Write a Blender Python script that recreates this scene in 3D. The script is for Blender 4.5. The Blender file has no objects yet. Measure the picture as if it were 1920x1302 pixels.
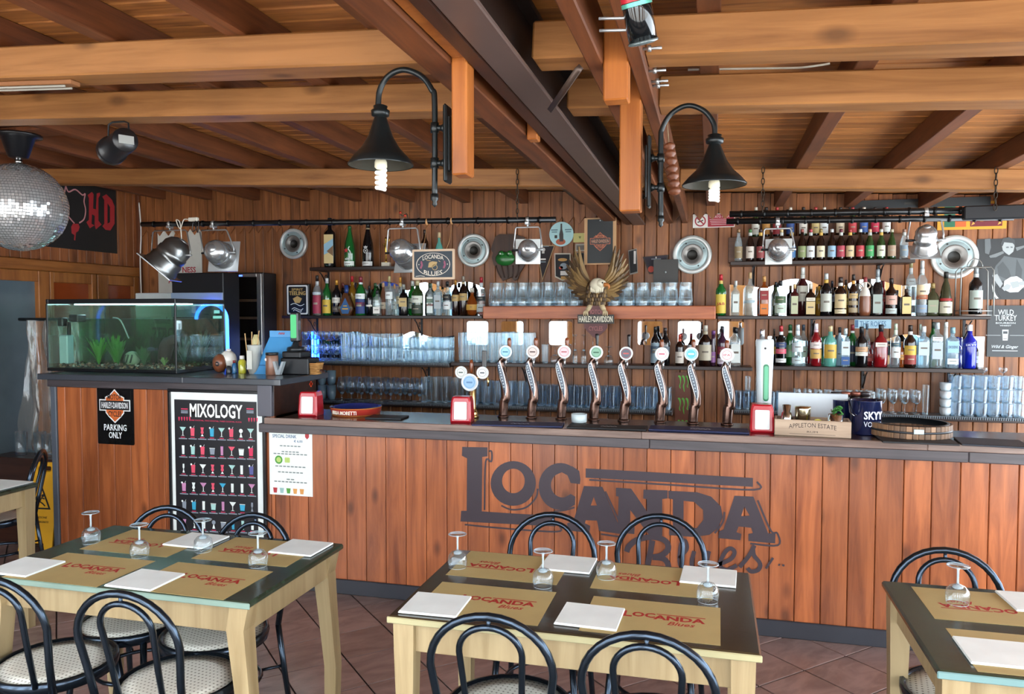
import bpy, bmesh, math, random
from mathutils import Vector, Matrix, Euler
random.seed(7)
SC = bpy.context.scene
COL = SC.collection
# ---------------------------------------------------------------- camera
F, CX, CY, CAMH = 1450.0, 960.0, 651.0, 1.65
YAW, PITCH = math.radians(14.5), math.radians(2.488)
cam = bpy.data.cameras.new('camera')
cam.sensor_width = 36.0
cam.lens = F / 1920.0 * 36.0
cam.clip_start = 0.05
camo = bpy.data.objects.new('camera', cam)
COL.objects.link(camo)
camo.location = (0, 0, CAMH)
camo.rotation_euler = (math.pi / 2 - PITCH, 0, YAW)
SC.camera = camo
# ---------------------------------------------------------------- sky, sun, exposure
W = bpy.data.worlds.new('sky')
SC.world = W
W.use_nodes = True
bg = W.node_tree.nodes['Background']
bg.inputs[0].default_value = (0.84, 0.93, 1.0, 1)
bg.inputs[1].default_value = 4.0
sun = bpy.data.lights.new('sun', 'SUN')
sun.energy = 9.0
sun.angle = math.radians(2)
sun.color = (1.0, 0.97, 0.93)
suno = bpy.data.objects.new('sun', sun)
COL.objects.link(suno)
suno.rotation_euler = (math.radians(32), 0, math.radians(-15))
suno.location = (2, -6, 8)
SC.view_settings.view_transform = 'Standard'
SC.view_settings.look = 'None'
SC.view_settings.exposure = 1.2
SC.view_settings.gamma = 1.0
SC.view_settings.use_curve_mapping = False
SC.cycles.transparent_max_bounces = 24
SC.cycles.max_bounces = 10
SC.cycles.use_denoising = True

# ---------------------------------------------------------------- points from the survey of the place
_f = Vector((-math.sin(YAW) * math.cos(PITCH), math.cos(YAW) * math.cos(PITCH), -math.sin(PITCH)))
_r = Vector((math.cos(YAW), math.sin(YAW), 0))
_u = _r.cross(_f)
_O = Vector((0, 0, CAMH))
def at(x, y, **k):
    d = _f + _r * ((x - CX) / F) + _u * ((CY - y) / F)
    (a, v), = k.items()
    i = 'XYZ'.index(a)
    return _O + d * ((v - _O[i]) / d[i])
def mpp(p):
    """metres that one pixel spans at point p"""
    return (Vector(p) - _O).dot(_f) / F

# ---------------------------------------------------------------- materials
def lin(h):
    h = h.lstrip('#')
    c = [int(h[i:i + 2], 16) / 255 for i in (0, 2, 4)]
    return tuple(x / 12.92 if x <= .04045 else ((x + .055) / 1.055) ** 2.4 for x in c) + (1,)
_M = {}
def nodes(m):
    m.use_nodes = True
    n = m.node_tree
    return n, n.nodes, n.links
def C(h, rough=.5, metal=0.0, coat=0.0, emit=0.0, spec=.5):
    k = ('c', h, rough, metal, coat, emit, spec)
    if k in _M: return _M[k]
    m = bpy.data.materials.new('paint ' + h)
    n, N, L = nodes(m)
    b = N['Principled BSDF']
    b.inputs['Base Color'].default_value = lin(h)
    b.inputs['Roughness'].default_value = rough
    b.inputs['Metallic'].default_value = metal
    b.inputs['Coat Weight'].default_value = coat
    b.inputs['Specular IOR Level'].default_value = spec
    if emit:
        b.inputs['Emission Color'].default_value = lin(h)
        b.inputs['Emission Strength'].default_value = emit
    # a little procedural unevenness so that no surface is perfectly flat in colour
    if not emit:
        t = N.new('ShaderNodeTexCoord'); z = N.new('ShaderNodeTexNoise'); z.inputs['Scale'].default_value = 9
        z.inputs['Detail'].default_value = 4
        h1 = N.new('ShaderNodeHueSaturation'); h1.inputs['Color'].default_value = lin(h)
        mr = N.new('ShaderNodeMapRange'); mr.inputs['To Min'].default_value = .88; mr.inputs['To Max'].default_value = 1.12
        L.new(t.outputs['Object'], z.inputs['Vector']); L.new(z.outputs['Fac'], mr.inputs['Value'])
        L.new(mr.outputs[0], h1.inputs['Value']); L.new(h1.outputs[0], b.inputs['Base Color'])
    _M[k] = m
    return m
def glass(h='#ffffff', clear=.9, gloss=.55, rough=.03):
    """thin glass: see-through tint, with reflections growing towards the edge"""
    k = ('g', h, clear, gloss, rough)
    if k in _M: return _M[k]
    m = bpy.data.materials.new('glass ' + h)
    n, N, L = nodes(m)
    N.remove(N['Principled BSDF'])
    out = N['Material Output']
    tr = N.new('ShaderNodeBsdfTransparent'); tr.inputs[0].default_value = lin(h)
    gl = N.new('ShaderNodeBsdfGlossy'); gl.inputs['Roughness'].default_value = rough; gl.inputs[0].default_value = (.92, .97, 1, 1)
    di = N.new('ShaderNodeBsdfPrincipled'); di.inputs['Base Color'].default_value = lin(h); di.inputs['Roughness'].default_value = .1
    a = N.new('ShaderNodeMixShader'); a.inputs[0].default_value = clear
    L.new(di.outputs[0], a.inputs[1]); L.new(tr.outputs[0], a.inputs[2])
    lw = N.new('ShaderNodeLayerWeight'); lw.inputs['Blend'].default_value = .35
    mu = N.new('ShaderNodeMath'); mu.operation = 'MULTIPLY_ADD'; mu.inputs[1].default_value = gloss; mu.inputs[2].default_value = .05
    pw = N.new('ShaderNodeMath'); pw.operation = 'POWER'; pw.inputs[1].default_value = 1.6
    L.new(lw.outputs['Facing'], pw.inputs[0]); L.new(pw.outputs[0], mu.inputs[0])
    x = N.new('ShaderNodeMixShader')
    L.new(mu.outputs[0], x.inputs[0]); L.new(a.outputs[0], x.inputs[1]); L.new(gl.outputs[0], x.inputs[2])
    L.new(x.outputs[0], out.inputs[0])
    _M[k] = m
    return m
def wood(name, base, dark, axis='Z', rough=.45, var=.22, grain=14.0, knots=.5, coat=0.0, long=.07):
    k = ('w', name)
    if k in _M: return _M[k]
    m = bpy.data.materials.new(name)
    n, N, L = nodes(m)
    b = N['Principled BSDF']; b.inputs['Roughness'].default_value = rough; b.inputs['Coat Weight'].default_value = coat
    b.inputs['Coat Roughness'].default_value = .25
    t = N.new('ShaderNodeTexCoord'); oi = N.new('ShaderNodeObjectInfo')
    off = N.new('ShaderNodeVectorMath'); off.operation = 'SCALE'; off.inputs[0].default_value = (31, 17, 23)
    L.new(oi.outputs['Random'], off.inputs['Scale'])
    ad = N.new('ShaderNodeVectorMath'); ad.operation = 'ADD'
    L.new(t.outputs['Object'], ad.inputs[0]); L.new(off.outputs[0], ad.inputs[1])
    mp = N.new('ShaderNodeMapping')
    s = [1.0, 1.0, 1.0]; s['XYZ'.index(axis)] = long
    mp.inputs['Scale'].default_value = s
    L.new(ad.outputs[0], mp.inputs[0])
    z = N.new('ShaderNodeTexNoise'); z.inputs['Scale'].default_value = grain * 2; z.inputs['Detail'].default_value = 6
    z.inputs['Roughness'].default_value = .62; z.inputs['Distortion'].default_value = .6
    L.new(mp.outputs[0], z.inputs['Vector'])
    z2 = N.new('ShaderNodeTexNoise'); z2.inputs['Scale'].default_value = 3.1; z2.inputs['Detail'].default_value = 2
    L.new(ad.outputs[0], z2.inputs['Vector'])
    cr = N.new('ShaderNodeValToRGB')
    cr.color_ramp.elements[0].position = .30; cr.color_ramp.elements[0].color = lin(dark)
    cr.color_ramp.elements[1].position = .62; cr.color_ramp.elements[1].color = lin(base)
    L.new(z.outputs['Fac'], cr.inputs[0])
    last = cr.outputs[0]
    if knots:
        mp2 = N.new('ShaderNodeMapping'); s2 = [1.0, 1.0, 1.0]; s2['XYZ'.index(axis)] = .5
        mp2.inputs['Scale'].default_value = s2
        L.new(ad.outputs[0], mp2.inputs[0])
        v = N.new('ShaderNodeTexVoronoi'); v.inputs['Scale'].default_value = 6.5
        L.new(mp2.outputs[0], v.inputs['Vector'])
        kr = N.new('ShaderNodeValToRGB'); kr.color_ramp.elements[0].position = .06; kr.color_ramp.elements[0].color = (1, 1, 1, 1)
        kr.color_ramp.elements[1].position = .2; kr.color_ramp.elements[1].color = (0, 0, 0, 1)
        L.new(v.outputs['Distance'], kr.inputs[0])
        km = N.new('ShaderNodeMath'); km.operation = 'MULTIPLY'; km.inputs[1].default_value = knots
        L.new(kr.outputs[0], km.inputs[0])
        mx = N.new('ShaderNodeMix'); mx.data_type = 'RGBA'
        mx.inputs['B'].default_value = tuple(x * .45 for x in lin(dark)[:3]) + (1,)
        L.new(km.outputs[0], mx.inputs['Factor']); L.new(last, mx.inputs['A'])
        last = mx.outputs['Result']
    hs = N.new('ShaderNodeHueSaturation')
    mr = N.new('ShaderNodeMapRange'); mr.inputs['To Min'].default_value = 1 - var; mr.inputs['To Max'].default_value = 1 + var
    L.new(oi.outputs['Random'], mr.inputs['Value'])
    m2 = N.new('ShaderNodeMapRange'); m2.inputs['To Min'].default_value = .75; m2.inputs['To Max'].default_value = 1.25
    L.new(z2.outputs['Fac'], m2.inputs['Value'])
    mm = N.new('ShaderNodeMath'); mm.operation = 'MULTIPLY'
    L.new(mr.outputs[0], mm.inputs[0]); L.new(m2.outputs[0], mm.inputs[1])
    L.new(mm.outputs[0], hs.inputs['Value']); L.new(last, hs.inputs['Color'])
    L.new(hs.outputs[0], b.inputs['Base Color'])
    bp = N.new('ShaderNodeBump'); bp.inputs['Strength'].default_value = .12; bp.inputs['Distance'].default_value = .004
    L.new(z.outputs['Fac'], bp.inputs['Height']); L.new(bp.outputs[0], b.inputs['Normal'])
    _M[k] = m
    return m

WALLW = wood('wall board pine', '#9c6238', '#64381c', 'Z', .42, .2, 12, .7)
CNTW = wood('counter board pine', '#ad6236', '#763a1c', 'Z', .33, .2, 9, .75, .3)
PLKW = wood('roof plank pine', '#bb7a3e', '#7c4620', 'X', .5, .22, 16, .5)
PURW = wood('purlin pine', '#a06d3d', '#7a4d24', 'X', .45, .12, 10, .75)
RAFW = wood('rafter stain', '#6e3d20', '#4c2612', 'Y', .5, .15, 14, .3)
TIMW = wood('timber stain', '#74401f', '#4e2811', 'Y', .5, .12, 12, .4)
TIM_SHADE = wood('shaded timber stain', '#4a2613', '#2f170b', 'Y', .5, .1, 12, .3)  # timber stain again, with the shadow put into the colour
STUBW = wood('post pine', '#ab652a', '#884818', 'Z', .4, .1, 9, .5)
DARKW = wood('dark oak', '#3b2219', '#24130e', 'X', .35, .15, 12, .2)
SHELFW = wood('shelf stain', '#2e1a14', '#1c0f0b', 'X', .35, .1, 12, .2)
TRIMW = wood('grey stained trim', '#50494c', '#383337', 'X', .38, .12, 12, .1)
TOPW = wood('worn counter edge', '#8d766b', '#5d463c', 'X', .45, .12, 14, .2)
BEAMW = wood('shelf beam pine', '#b8673a', '#8f4525', 'X', .4, .05, 10, .4)
TBLW = wood('table top stain', '#3d3322', '#281f14', 'X', .2, .05, 10, .2, .3)
TBLG = wood('table top green stain', '#323d30', '#1f281d', 'X', .2, .05, 10, .2, .3)
LEGW = wood('table leg birch', '#a8946f', '#8b7653', 'Z', .4, .08, 8, .1)
FRAMEW = wood('door frame pine', '#a3662f', '#7d481e', 'Z', .4, .1, 10, .3)
STEEL = C('#5c4a44', .42, .2)
BLACK = C('#15161a', .35, 0, .2)
BLACKM = C('#1c1e22', .4, .3)
CHROME = C('#c9ccce', .16, 1)
DULLCH = C('#b4b7b9', .32, .75)
WHITE = C('#f2f2ee', .55)
PAPER = C('#f1f9f8', .7)
RED = C('#b51524', .3, 0, .3)
CLEAR = glass('#f4f9fb', .965, .95, .02)
CHAIRM = C('#3d4855', .22, .9)

# ---------------------------------------------------------------- mesh building
class MB:
    def __init__(s):
        s.v = []; s.f = []; s.m = []; s.mi = 0; s.sm = []; s.smooth = False
    def mat(s, i): s.mi = i; return s
    def add(s, vs, fs, T=None):
        b = len(s.v)
        for p in vs:
            p = Vector(p)
            if T is not None: p = T @ p
            s.v.append(p)
        for f in fs:
            s.f.append([b + i for i in f]); s.m.append(s.mi); s.sm.append(s.smooth)
        return s
    def box(s, x0, x1, y0, y1, z0, z1, bev=0.0, T=None):
        if x0 > x1: x0, x1 = x1, x0
        if y0 > y1: y0, y1 = y1, y0
        if z0 > z1: z0, z1 = z1, z0
        s.smooth = False
        if not bev:
            vs = [(x, y, z) for z in (z0, z1) for y in (y0, y1) for x in (x0, x1)]
            return s.add(vs, [(0, 2, 3, 1), (4, 5, 7, 6), (0, 1, 5, 4), (2, 6, 7, 3), (0, 4, 6, 2), (1, 3, 7, 5)], T)
        e = min(bev, (x1 - x0) * .45, (y1 - y0) * .45, (z1 - z0) * .45)
        bm = bmesh.new()
        q = [bm.verts.new((x, y, z)) for z in (z0, z1) for y in (y0, y1) for x in (x0, x1)]
        for f in [(0, 2, 3, 1), (4, 5, 7, 6), (0, 1, 5, 4), (2, 6, 7, 3), (0, 4, 6, 2), (1, 3, 7, 5)]: bm.faces.new([q[i] for i in f])
        bmesh.ops.bevel(bm, geom=list(bm.edges), offset=e, segments=1, affect='EDGES', profile=.5)
        bm.verts.index_update()
        vs = [v.co.copy() for v in bm.verts]; fs = [[v.index for v in f.verts] for f in bm.faces]
        bm.free()
        return s.add(vs, fs, T)
    def lathe(s, prof, seg=16, T=None, sq=0.0, sy=1.0, cap0=True, cap1=True, a0=None, a1=None):
        """profile [(r, z)] about local Z; sq squares the section; a0..a1 makes an open arc"""
        s.smooth = True
        arc = a0 is not None
        n = seg + 1 if arc else seg
        vs = []; fs = []
        for r, z in prof:
            for i in range(n):
                a = a0 + (a1 - a0) * i / seg if arc else 2 * math.pi * (i + .5) / seg
                c, d = math.cos(a), math.sin(a)
                k = 1.0
                if sq: k = (1 / max(abs(c), abs(d))) ** sq
                vs.append((r * c * k, r * d * k * sy, z))
        for j in range(len(prof) - 1):
            for i in range(seg):
                a, b = j * n + i, j * n + (i + 1) % n if not arc else j * n + i + 1
                fs.append((a, b, b + n, a + n))
        if not arc:
            if cap0 and prof[0][0] > 1e-6: fs.append(tuple(reversed(range(n))))
            if cap1 and prof[-1][0] > 1e-6: fs.append(tuple((len(prof) - 1) * n + i for i in range(n)))
        return s.add(vs, fs, T)
    def tube(s, pts, r, seg=8, closed=False, T=None, cap=True):
        s.smooth = True
        pts = [Vector(p) for p in pts]
        n = len(pts)
        rs = r if isinstance(r, (list, tuple)) else [r] * n
        tang = []
        for i in range(n):
            a = pts[(i - 1) % n] if closed or i > 0 else pts[i]
            b = pts[(i + 1) % n] if closed or i < n - 1 else pts[i]
            tang.append((b - a).normalized())
        up = Vector((0, 0, 1))
        if abs(tang[0].dot(up)) > .9: up = Vector((0, 1, 0))
        x = tang[0].cross(up).normalized()
        vs = []; fs = []
        for i in range(n):
            t = tang[i]
            x = (x - t * x.dot(t)).normalized()
            y = t.cross(x)
            for k in range(seg):
                a = 2 * math.pi * k / seg
                vs.append(pts[i] + (x * math.cos(a) + y * math.sin(a)) * rs[i])
        for i in range(n if closed else n - 1):
            j = (i + 1) % n
            for k in range(seg):
                l = (k + 1) % seg
                fs.append((i * seg + k, i * seg + l, j * seg + l, j * seg + k))
        if cap and not closed:
            fs.append(tuple(reversed(range(seg)))); fs.append(tuple((n - 1) * seg + k for k in range(seg)))
        return s.add(vs, fs, T)
    def prism(s, pts, t, T=None):
        """outline in local XY pulled up to local Z = t"""
        s.smooth = False
        n = len(pts)
        ar = sum(pts[i][0] * pts[(i + 1) % n][1] - pts[(i + 1) % n][0] * pts[i][1] for i in range(n))
        if ar < 0: pts = list(reversed(pts))
        vs = [(p[0], p[1], 0) for p in pts] + [(p[0], p[1], t) for p in pts]
        fs = [tuple(reversed(range(n))), tuple(n + i for i in range(n))]
        fs += [(i, (i + 1) % n, n + (i + 1) % n, n + i) for i in range(n)]
        return s.add(vs, fs, T)
    def ball(s, c, r, seg=12, rings=8, T=None):
        if not isinstance(r, (tuple, list)): r = (r, r, r)
        s.smooth = True
        vs = [(c[0], c[1], c[2] - r[2])]; fs = []
        for j in range(1, rings):
            p = -math.pi / 2 + math.pi * j / rings
            for i in range(seg):
                a = 2 * math.pi * i / seg
                vs.append((c[0] + r[0] * math.cos(p) * math.cos(a), c[1] + r[1] * math.cos(p) * math.sin(a), c[2] + r[2] * math.sin(p)))
        vs.append((c[0], c[1], c[2] + r[2])); e = len(vs) - 1
        for i in range(seg):
            fs.append((0, 1 + (i + 1) % seg, 1 + i)); fs.append((e, e - seg + i, e - seg + (i + 1) % seg))
        for j in range(rings - 2):
            for i in range(seg):
                a = 1 + j * seg + i; b = 1 + j * seg + (i + 1) % seg
                fs.append((a, b, b + seg, a + seg))
        return s.add(vs, fs, T)
    def mesh(s, name, mats):
        me = bpy.data.meshes.new(name)
        me.from_pydata([tuple(v) for v in s.v], [], s.f)
        for m in (mats if isinstance(mats, (list, tuple)) else [mats]): me.materials.append(m)
        me.polygons.foreach_set('material_index', s.m)
        me.polygons.foreach_set('use_smooth', s.sm)
        me.update()
        return me
    def build(s, name, mats, parent=None, loc=None, rot=None):
        return link(name, s.mesh(name, mats), parent, loc, rot)
def link(name, me, parent=None, loc=None, rot=None):
    o = bpy.data.objects.new(name, me)
    COL.objects.link(o)
    if parent is not None: o.parent = parent
    if loc is not None: o.location = loc
    if rot is not None: o.rotation_euler = rot
    return o
def tag(o, label=None, cat=None, group=None, kind=None):
    if label: o['label'] = label
    if cat: o['category'] = cat
    if group: o['group'] = group
    if kind: o['kind'] = kind
    return o
def thing(name, label, cat, loc=(0, 0, 0), rz=0.0, group=None, rot=None):
    o = bpy.data.objects.new(name, None)
    o.empty_display_size = .05
    COL.objects.link(o)
    o.location = loc
    o.rotation_euler = rot if rot is not None else (0, 0, rz)
    return tag(o, label, cat, group)
def struct(name, loc=(0, 0, 0)):
    o = bpy.data.objects.new(name, None); COL.objects.link(o); o.location = loc; o['kind'] = 'structure'
    return o
def dup(root, loc, rz=None, label=None, group=None):
    r = root.copy(); COL.objects.link(r); r.location = loc
    if rz is not None: r.rotation_euler = (0, 0, rz)
    if label: r['label'] = label
    if group: r['group'] = group
    for ch in list(root.children):
        c = ch.copy(); COL.objects.link(c); c.parent = r
        for g in list(ch.children):
            d = g.copy(); COL.objects.link(d); d.parent = c
    return r
def front(p, t=0.0):
    """local XY drawn on a plane that faces the room (-Y): X right, Y up, Z out of the wall"""
    return Matrix.Translation(Vector(p)) @ Matrix(((1, 0, 0, 0), (0, 0, -1, 0), (0, 1, 0, 0), (0, 0, 0, 1)))
def right_face(p):
    """drawn on a plane that faces +X: local X runs to +Y, Y up"""
    return Matrix.Translation(Vector(p)) @ Matrix(((0, 0, 1, 0), (1, 0, 0, 0), (0, 1, 0, 0), (0, 0, 0, 1)))
def circ(r, n=24, cx=0, cy=0, ry=None, a0=0.0, a1=2 * math.pi):
    ry = r if ry is None else ry
    full = abs(a1 - a0 - 2 * math.pi) < 1e-6
    k = n if full else n + 1
    return [(cx + r * math.cos(a0 + (a1 - a0) * i / n), cy + ry * math.sin(a0 + (a1 - a0) * i / n)) for i in range(k)]
def rrect(w, h, r, n=3, cx=0, cy=0):
    p = []
    for sx, sy, a in ((1, 1, 0), (-1, 1, 90), (-1, -1, 180), (1, -1, 270)):
        for i in range(n + 1):
            b = math.radians(a + 90 * i / n)
            p.append((cx + sx * (w / 2 - r) + r * math.cos(b), cy + sy * (h / 2 - r) + r * math.sin(b)))
    return p
def ribbon(pts, w):
    ws = w if isinstance(w, (list, tuple)) else [w] * len(pts)
    a, b = [], []
    for i, p in enumerate(pts):
        q0 = pts[max(i - 1, 0)]; q1 = pts[min(i + 1, len(pts) - 1)]
        dx, dy = q1[0] - q0[0], q1[1] - q0[1]; l = math.hypot(dx, dy) or 1
        nx, ny = -dy / l * ws[i] / 2, dx / l * ws[i] / 2
        a.append((p[0] + nx, p[1] + ny)); b.append((p[0] - nx, p[1] - ny))
    return a, b
def smooth_line(pts, n=5):
    out = []
    for i in range(len(pts) - 1):
        p0 = pts[max(i - 1, 0)]; p1 = pts[i]; p2 = pts[i + 1]; p3 = pts[min(i + 2, len(pts) - 1)]
        for k in range(n):
            t = k / n
            out.append(tuple(.5 * ((2 * p1[j]) + (-p0[j] + p2[j]) * t + (2 * p0[j] - 5 * p1[j] + 4 * p2[j] - p3[j]) * t * t + (-p0[j] + 3 * p1[j] - 3 * p2[j] + p3[j]) * t ** 3) for j in range(len(p1))))
    out.append(tuple(pts[-1]))
    return out
def strip(mb, pts, w, t, T):
    """flat brush stroke along pts, t thick"""
    a, b = ribbon(pts, w)
    n = len(a); mb.smooth = False
    vs = [(p[0], p[1], t) for p in a] + [(p[0], p[1], t) for p in b]
    return mb.add(vs, [(i, n + i, n + i + 1, i + 1) for i in range(n - 1)], T)
def fill(mb, outlines, t, T):
    """flat figure with holes: the first outline is the rim, the others are cut out of it (or islands)"""
    cu = bpy.data.curves.new('t', 'CURVE'); cu.dimensions = '2D'; cu.fill_mode = 'BOTH'; cu.extrude = t / 2
    for pts in outlines:
        s = cu.splines.new('POLY'); s.points.add(len(pts) - 1); s.use_cyclic_u = True
        for i, p in enumerate(pts): s.points[i].co = (p[0], p[1], 0, 1)
    return _take(mb, cu, t, T)
def _take(mb, cu, t, T):
    o = bpy.data.objects.new('t', cu)
    me = o.to_mesh()
    vs = [(v.co.x, v.co.y, v.co.z + t / 2) for v in me.vertices]; fs = [tuple(p.vertices) for p in me.polygons]
    o.to_mesh_clear(); bpy.data.objects.remove(o); bpy.data.curves.remove(cu)
    mb.smooth = False
    return mb.add(vs, fs, T)
def text(mb, s, h, T, t=.0008, bold=0.0, w=None, align='CENTER', shear=0.0, space=1.0, arch=0.0):
    """lettering with capitals h high, centred on the local origin; w squeezes or stretches it to that width"""
    cu = bpy.data.curves.new('t', 'FONT'); cu.body = s; cu.size = h / .69; cu.extrude = t / 2; cu.offset = bold * h
    cu.resolution_u = 2; cu.shear = shear; cu.space_character = space
    o = bpy.data.objects.new('t', cu)
    me = o.to_mesh()
    vs = [list(v.co) for v in me.vertices]; fs = [tuple(p.vertices) for p in me.polygons]
    o.to_mesh_clear(); bpy.data.objects.remove(o); bpy.data.curves.remove(cu)
    if not vs: return mb
    x0, x1 = min(v[0] for v in vs), max(v[0] for v in vs)
    k = (w / (x1 - x0)) if w else 1.0
    c = (x0 + x1) / 2 if align == 'CENTER' else x0
    out = []
    for v in vs:
        x = (v[0] - c) * k; y = v[1] - h / 2
        if arch:
            y += arch * (1 - (2 * x / ((x1 - x0) * k)) ** 2)
        out.append((x, y, v[2] + t / 2))
    mb.smooth = False
    return mb.add(out, fs, T)
def up(p, rz=0.0):
    return Matrix.Translation(Vector(p)) @ Matrix.Rotation(rz, 4, 'Z')
def aim(a, b):
    """local Z from a towards b"""
    d = Vector(b) - Vector(a)
    return Matrix.Translation(Vector(a)) @ d.to_track_quat('Z', 'Y').to_matrix().to_4x4()
# ================================================================ the setting
YW, XL, YC = 6.10, -5.14, 4.10          # back wall, left wall, counter front
SL = .0467                              # the roof falls towards the right
def roof(x): return 2.4635 - SL * x     # underside of the rafters
RA = math.atan(SL)
X0, X1, Y0 = -5.3, 2.9, -.3
# --- floor
fl = struct('floor')
MB().box(X0, X1, Y0, 6.3, -.05, -.006).build('grout_bed', C('#2c221f', .8), fl)
tile_m = None
def tilemat():
    m = C('#8d6a62', .32, 0, .15); return m
TS = .298
tm = MB().box(-TS / 2 + .0035, TS / 2 - .0035, -TS / 2 + .0035, TS / 2 - .0035, -.006, 0, .0015).mesh('tile', wood('floor tile clay', '#97817c', '#7a6661', 'X', .26, .1, 5, 0, .2, .4))
v0 = Vector((.431, 3.735, 0)); e1 = Vector((.7071, .7071, 0)); e2 = Vector((-.7071, .7071, 0))
nt = 0
for a in range(-16, 12):
    for b in range(-8, 26):
        p = v0 + TS * ((a + .5) * e1 + (b + .5) * e2)
        d = (p - _O).dot(_f); lx = (p - _O).dot(_r)
        if d < 2.9 or abs(lx / d) > .74: continue
        if p.y > 4.25 and not (p.x < -3.95 and p.y < 5.6): continue
        if p.x < -5.25: continue
        link('tile', tm, fl, p, (0, 0, math.pi / 4)); nt += 1
# ground outside, in the sun
o = MB().box(-40, 40, -40, Y0, -.12, -.05).build('ground', C('#b4b3b0', .9)); o['kind'] = 'structure'
# --- back wall boards
wb = struct('wall_back', (0, YW, 0))
MB().box(X0, X1, .03, .12, 0, 2.75).build('backing', C('#2a1409', .8), wb)
BW = .0925
n = int((X1 - XL) / BW) + 1
for i in range(n):
    x = XL + BW * i
    h = roof(x + BW) + .10
    MB().box(.0018, BW - .0018, 0, .03, 0, h, .004).build('board', WALLW, wb, (x, 0, 0))
for i in range(n):
    x = XL + BW * i
    h = roof(x + BW) + .10
    if h < 2.44: continue
    zb = 2.36 + .0 * x
    pts = [(.002, zb + .055), (BW * .5, zb), (BW - .002, zb + .055), (BW - .002, h), (.002, h)]
    mb = MB(); mb.prism(pts, .014, front((0, 0, 0))); mb.build('valance_board', WALLW, wb, (x, -.001, 0))
# --- left wall boards and its glazed doors
wl = struct('wall_left', (XL, 0, 0))
MB().box(-.12, -.03, Y0, YW + .12, 0, 2.8).build('backing', C('#2a1409', .8), wl)
k = 0
y = 2.6
while y < YW - .01:
    hh = min(BW, YW - y)
    z0 = 2.075
    MB().box(-.03, 0, .0018, hh - .0018, z0, roof(XL) + .10, .004).build('board', wood('left wall board', '#94582f', '#613219', 'Z', .45, .2, 12, .55), wl, (0, y, 0))
    y += BW
def yl(px): return at(px, 540, X=XL).y
FR = FRAMEW
def door(i, ya, yb, pane, pa, pb, z0=.05, z1=1.985):
    d = struct('door_%d' % i, (XL, 0, 0))
    MB().box(-.05, .02, ya, pa, 0, z1, .004).build('stile', FR, d)
    MB().box(-.05, .02, pb, yb, 0, z1, .004).build('stile', FR, d)
    MB().box(-.05, .018, pa, pb, z1 - .085, z1, .004).build('rail', FR, d)
    MB().box(-.05, .018, pa, pb, 0, .16, .004).build('rail', FR, d)
    MB().box(-.03, -.02, pa, pb, .16, z1 - .085).build('pane', pane, d)
    return d
grey_pane = C('#5d6b72', .12, 0, .3)
reflect_pane = C('#8f3f1c', .15, 0, .4)  # orange wall reflection painted as the pane colour
door(1, 3.7, yl(90) - .003, grey_pane, 3.85, yl(69))
door(2, yl(90) + .003, yl(178), reflect_pane, yl(98), yl(169))
door(3, yl(180), YW - .04, reflect_pane, yl(200), yl(248))
t1 = struct('trim_1', (XL, 0, 0))
MB().box(-.06, .03, 3.0, YW - .003, 1.987, 2.072, .006).build('lintel', wood('lintel pine', '#a3662f', '#7d481e', 'Y', .4, .1, 10, .3), t1)
MB().box(-.01, .035, YW - .045, YW - .005, 0, roof(XL) + .05, .004).build('corner_post', wood('corner post', '#6c3a1d', '#472311', 'Z', .45, .1), t1)
# --- roof planks and rafters
ce = struct('ceiling')
PWD = .112
nrow = int((YW + .1 - Y0) / PWD)
for r in range(nrow + 1):
    y = Y0 + PWD * r
    for xa, xb in ((X0, -.62), (-.62, X1)):
        xm = (xa + xb) / 2
        L_ = (xb - xa) / 2 / math.cos(RA)
        MB().box(-L_ + .001, L_ - .001, .0022, PWD - .0022, 0, .02, .006).build('plank', PLKW, ce, (xm, y, roof(xm) + .109), (0, RA, 0))
MB().box(-5.2, 5.2, 0, YW + .2 - Y0, 0, .02).build("roof_skin", C('#4a2a16', .8), ce, (-.5, Y0, roof(-.5) + .134), (0, RA, 0))
rm = MB().box(-.0325, .0325, Y0, YW - .004, 0, .107, .003).mesh('rafter', RAFW)
for q in range(-11, 6):
    x = .467 + .485 * q
    if -.85 < x < -.12 or x < X0: continue
    link('rafter', rm, ce, (x, 0, roof(x)))
# --- purlins: the wide beams under the rafters
def purlin(xa, xb, ya, yb, label, group=None):
    xm = (xa + xb) / 2; L_ = (xb - xa) / 2 / math.cos(RA)
    o = MB().box(-L_, L_, ya, yb, -.107, 0, .006).build('purlin', PURW, None, (xm, 0, roof(xm) - .0005), (0, RA, 0))
    tag(o, label, 'beam', group)
    return o
for ya, yb, w in ((2.19, 2.315, 'nearest'), (2.745, 2.87, 'middle'), (4.52, 4.625, 'farthest')):
    purlin(-5.12, -.802, ya, yb, 'light pine roof beam on the left of the steel girder, %s of three' % w)
    purlin(-.185, X1, ya, yb, 'light pine roof beam on the right of the steel girder, %s of three' % w)
    purlin(-.505, -.349, ya, yb, 'short pine beam piece beside the dark steel girder, %s of three' % w)
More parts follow.
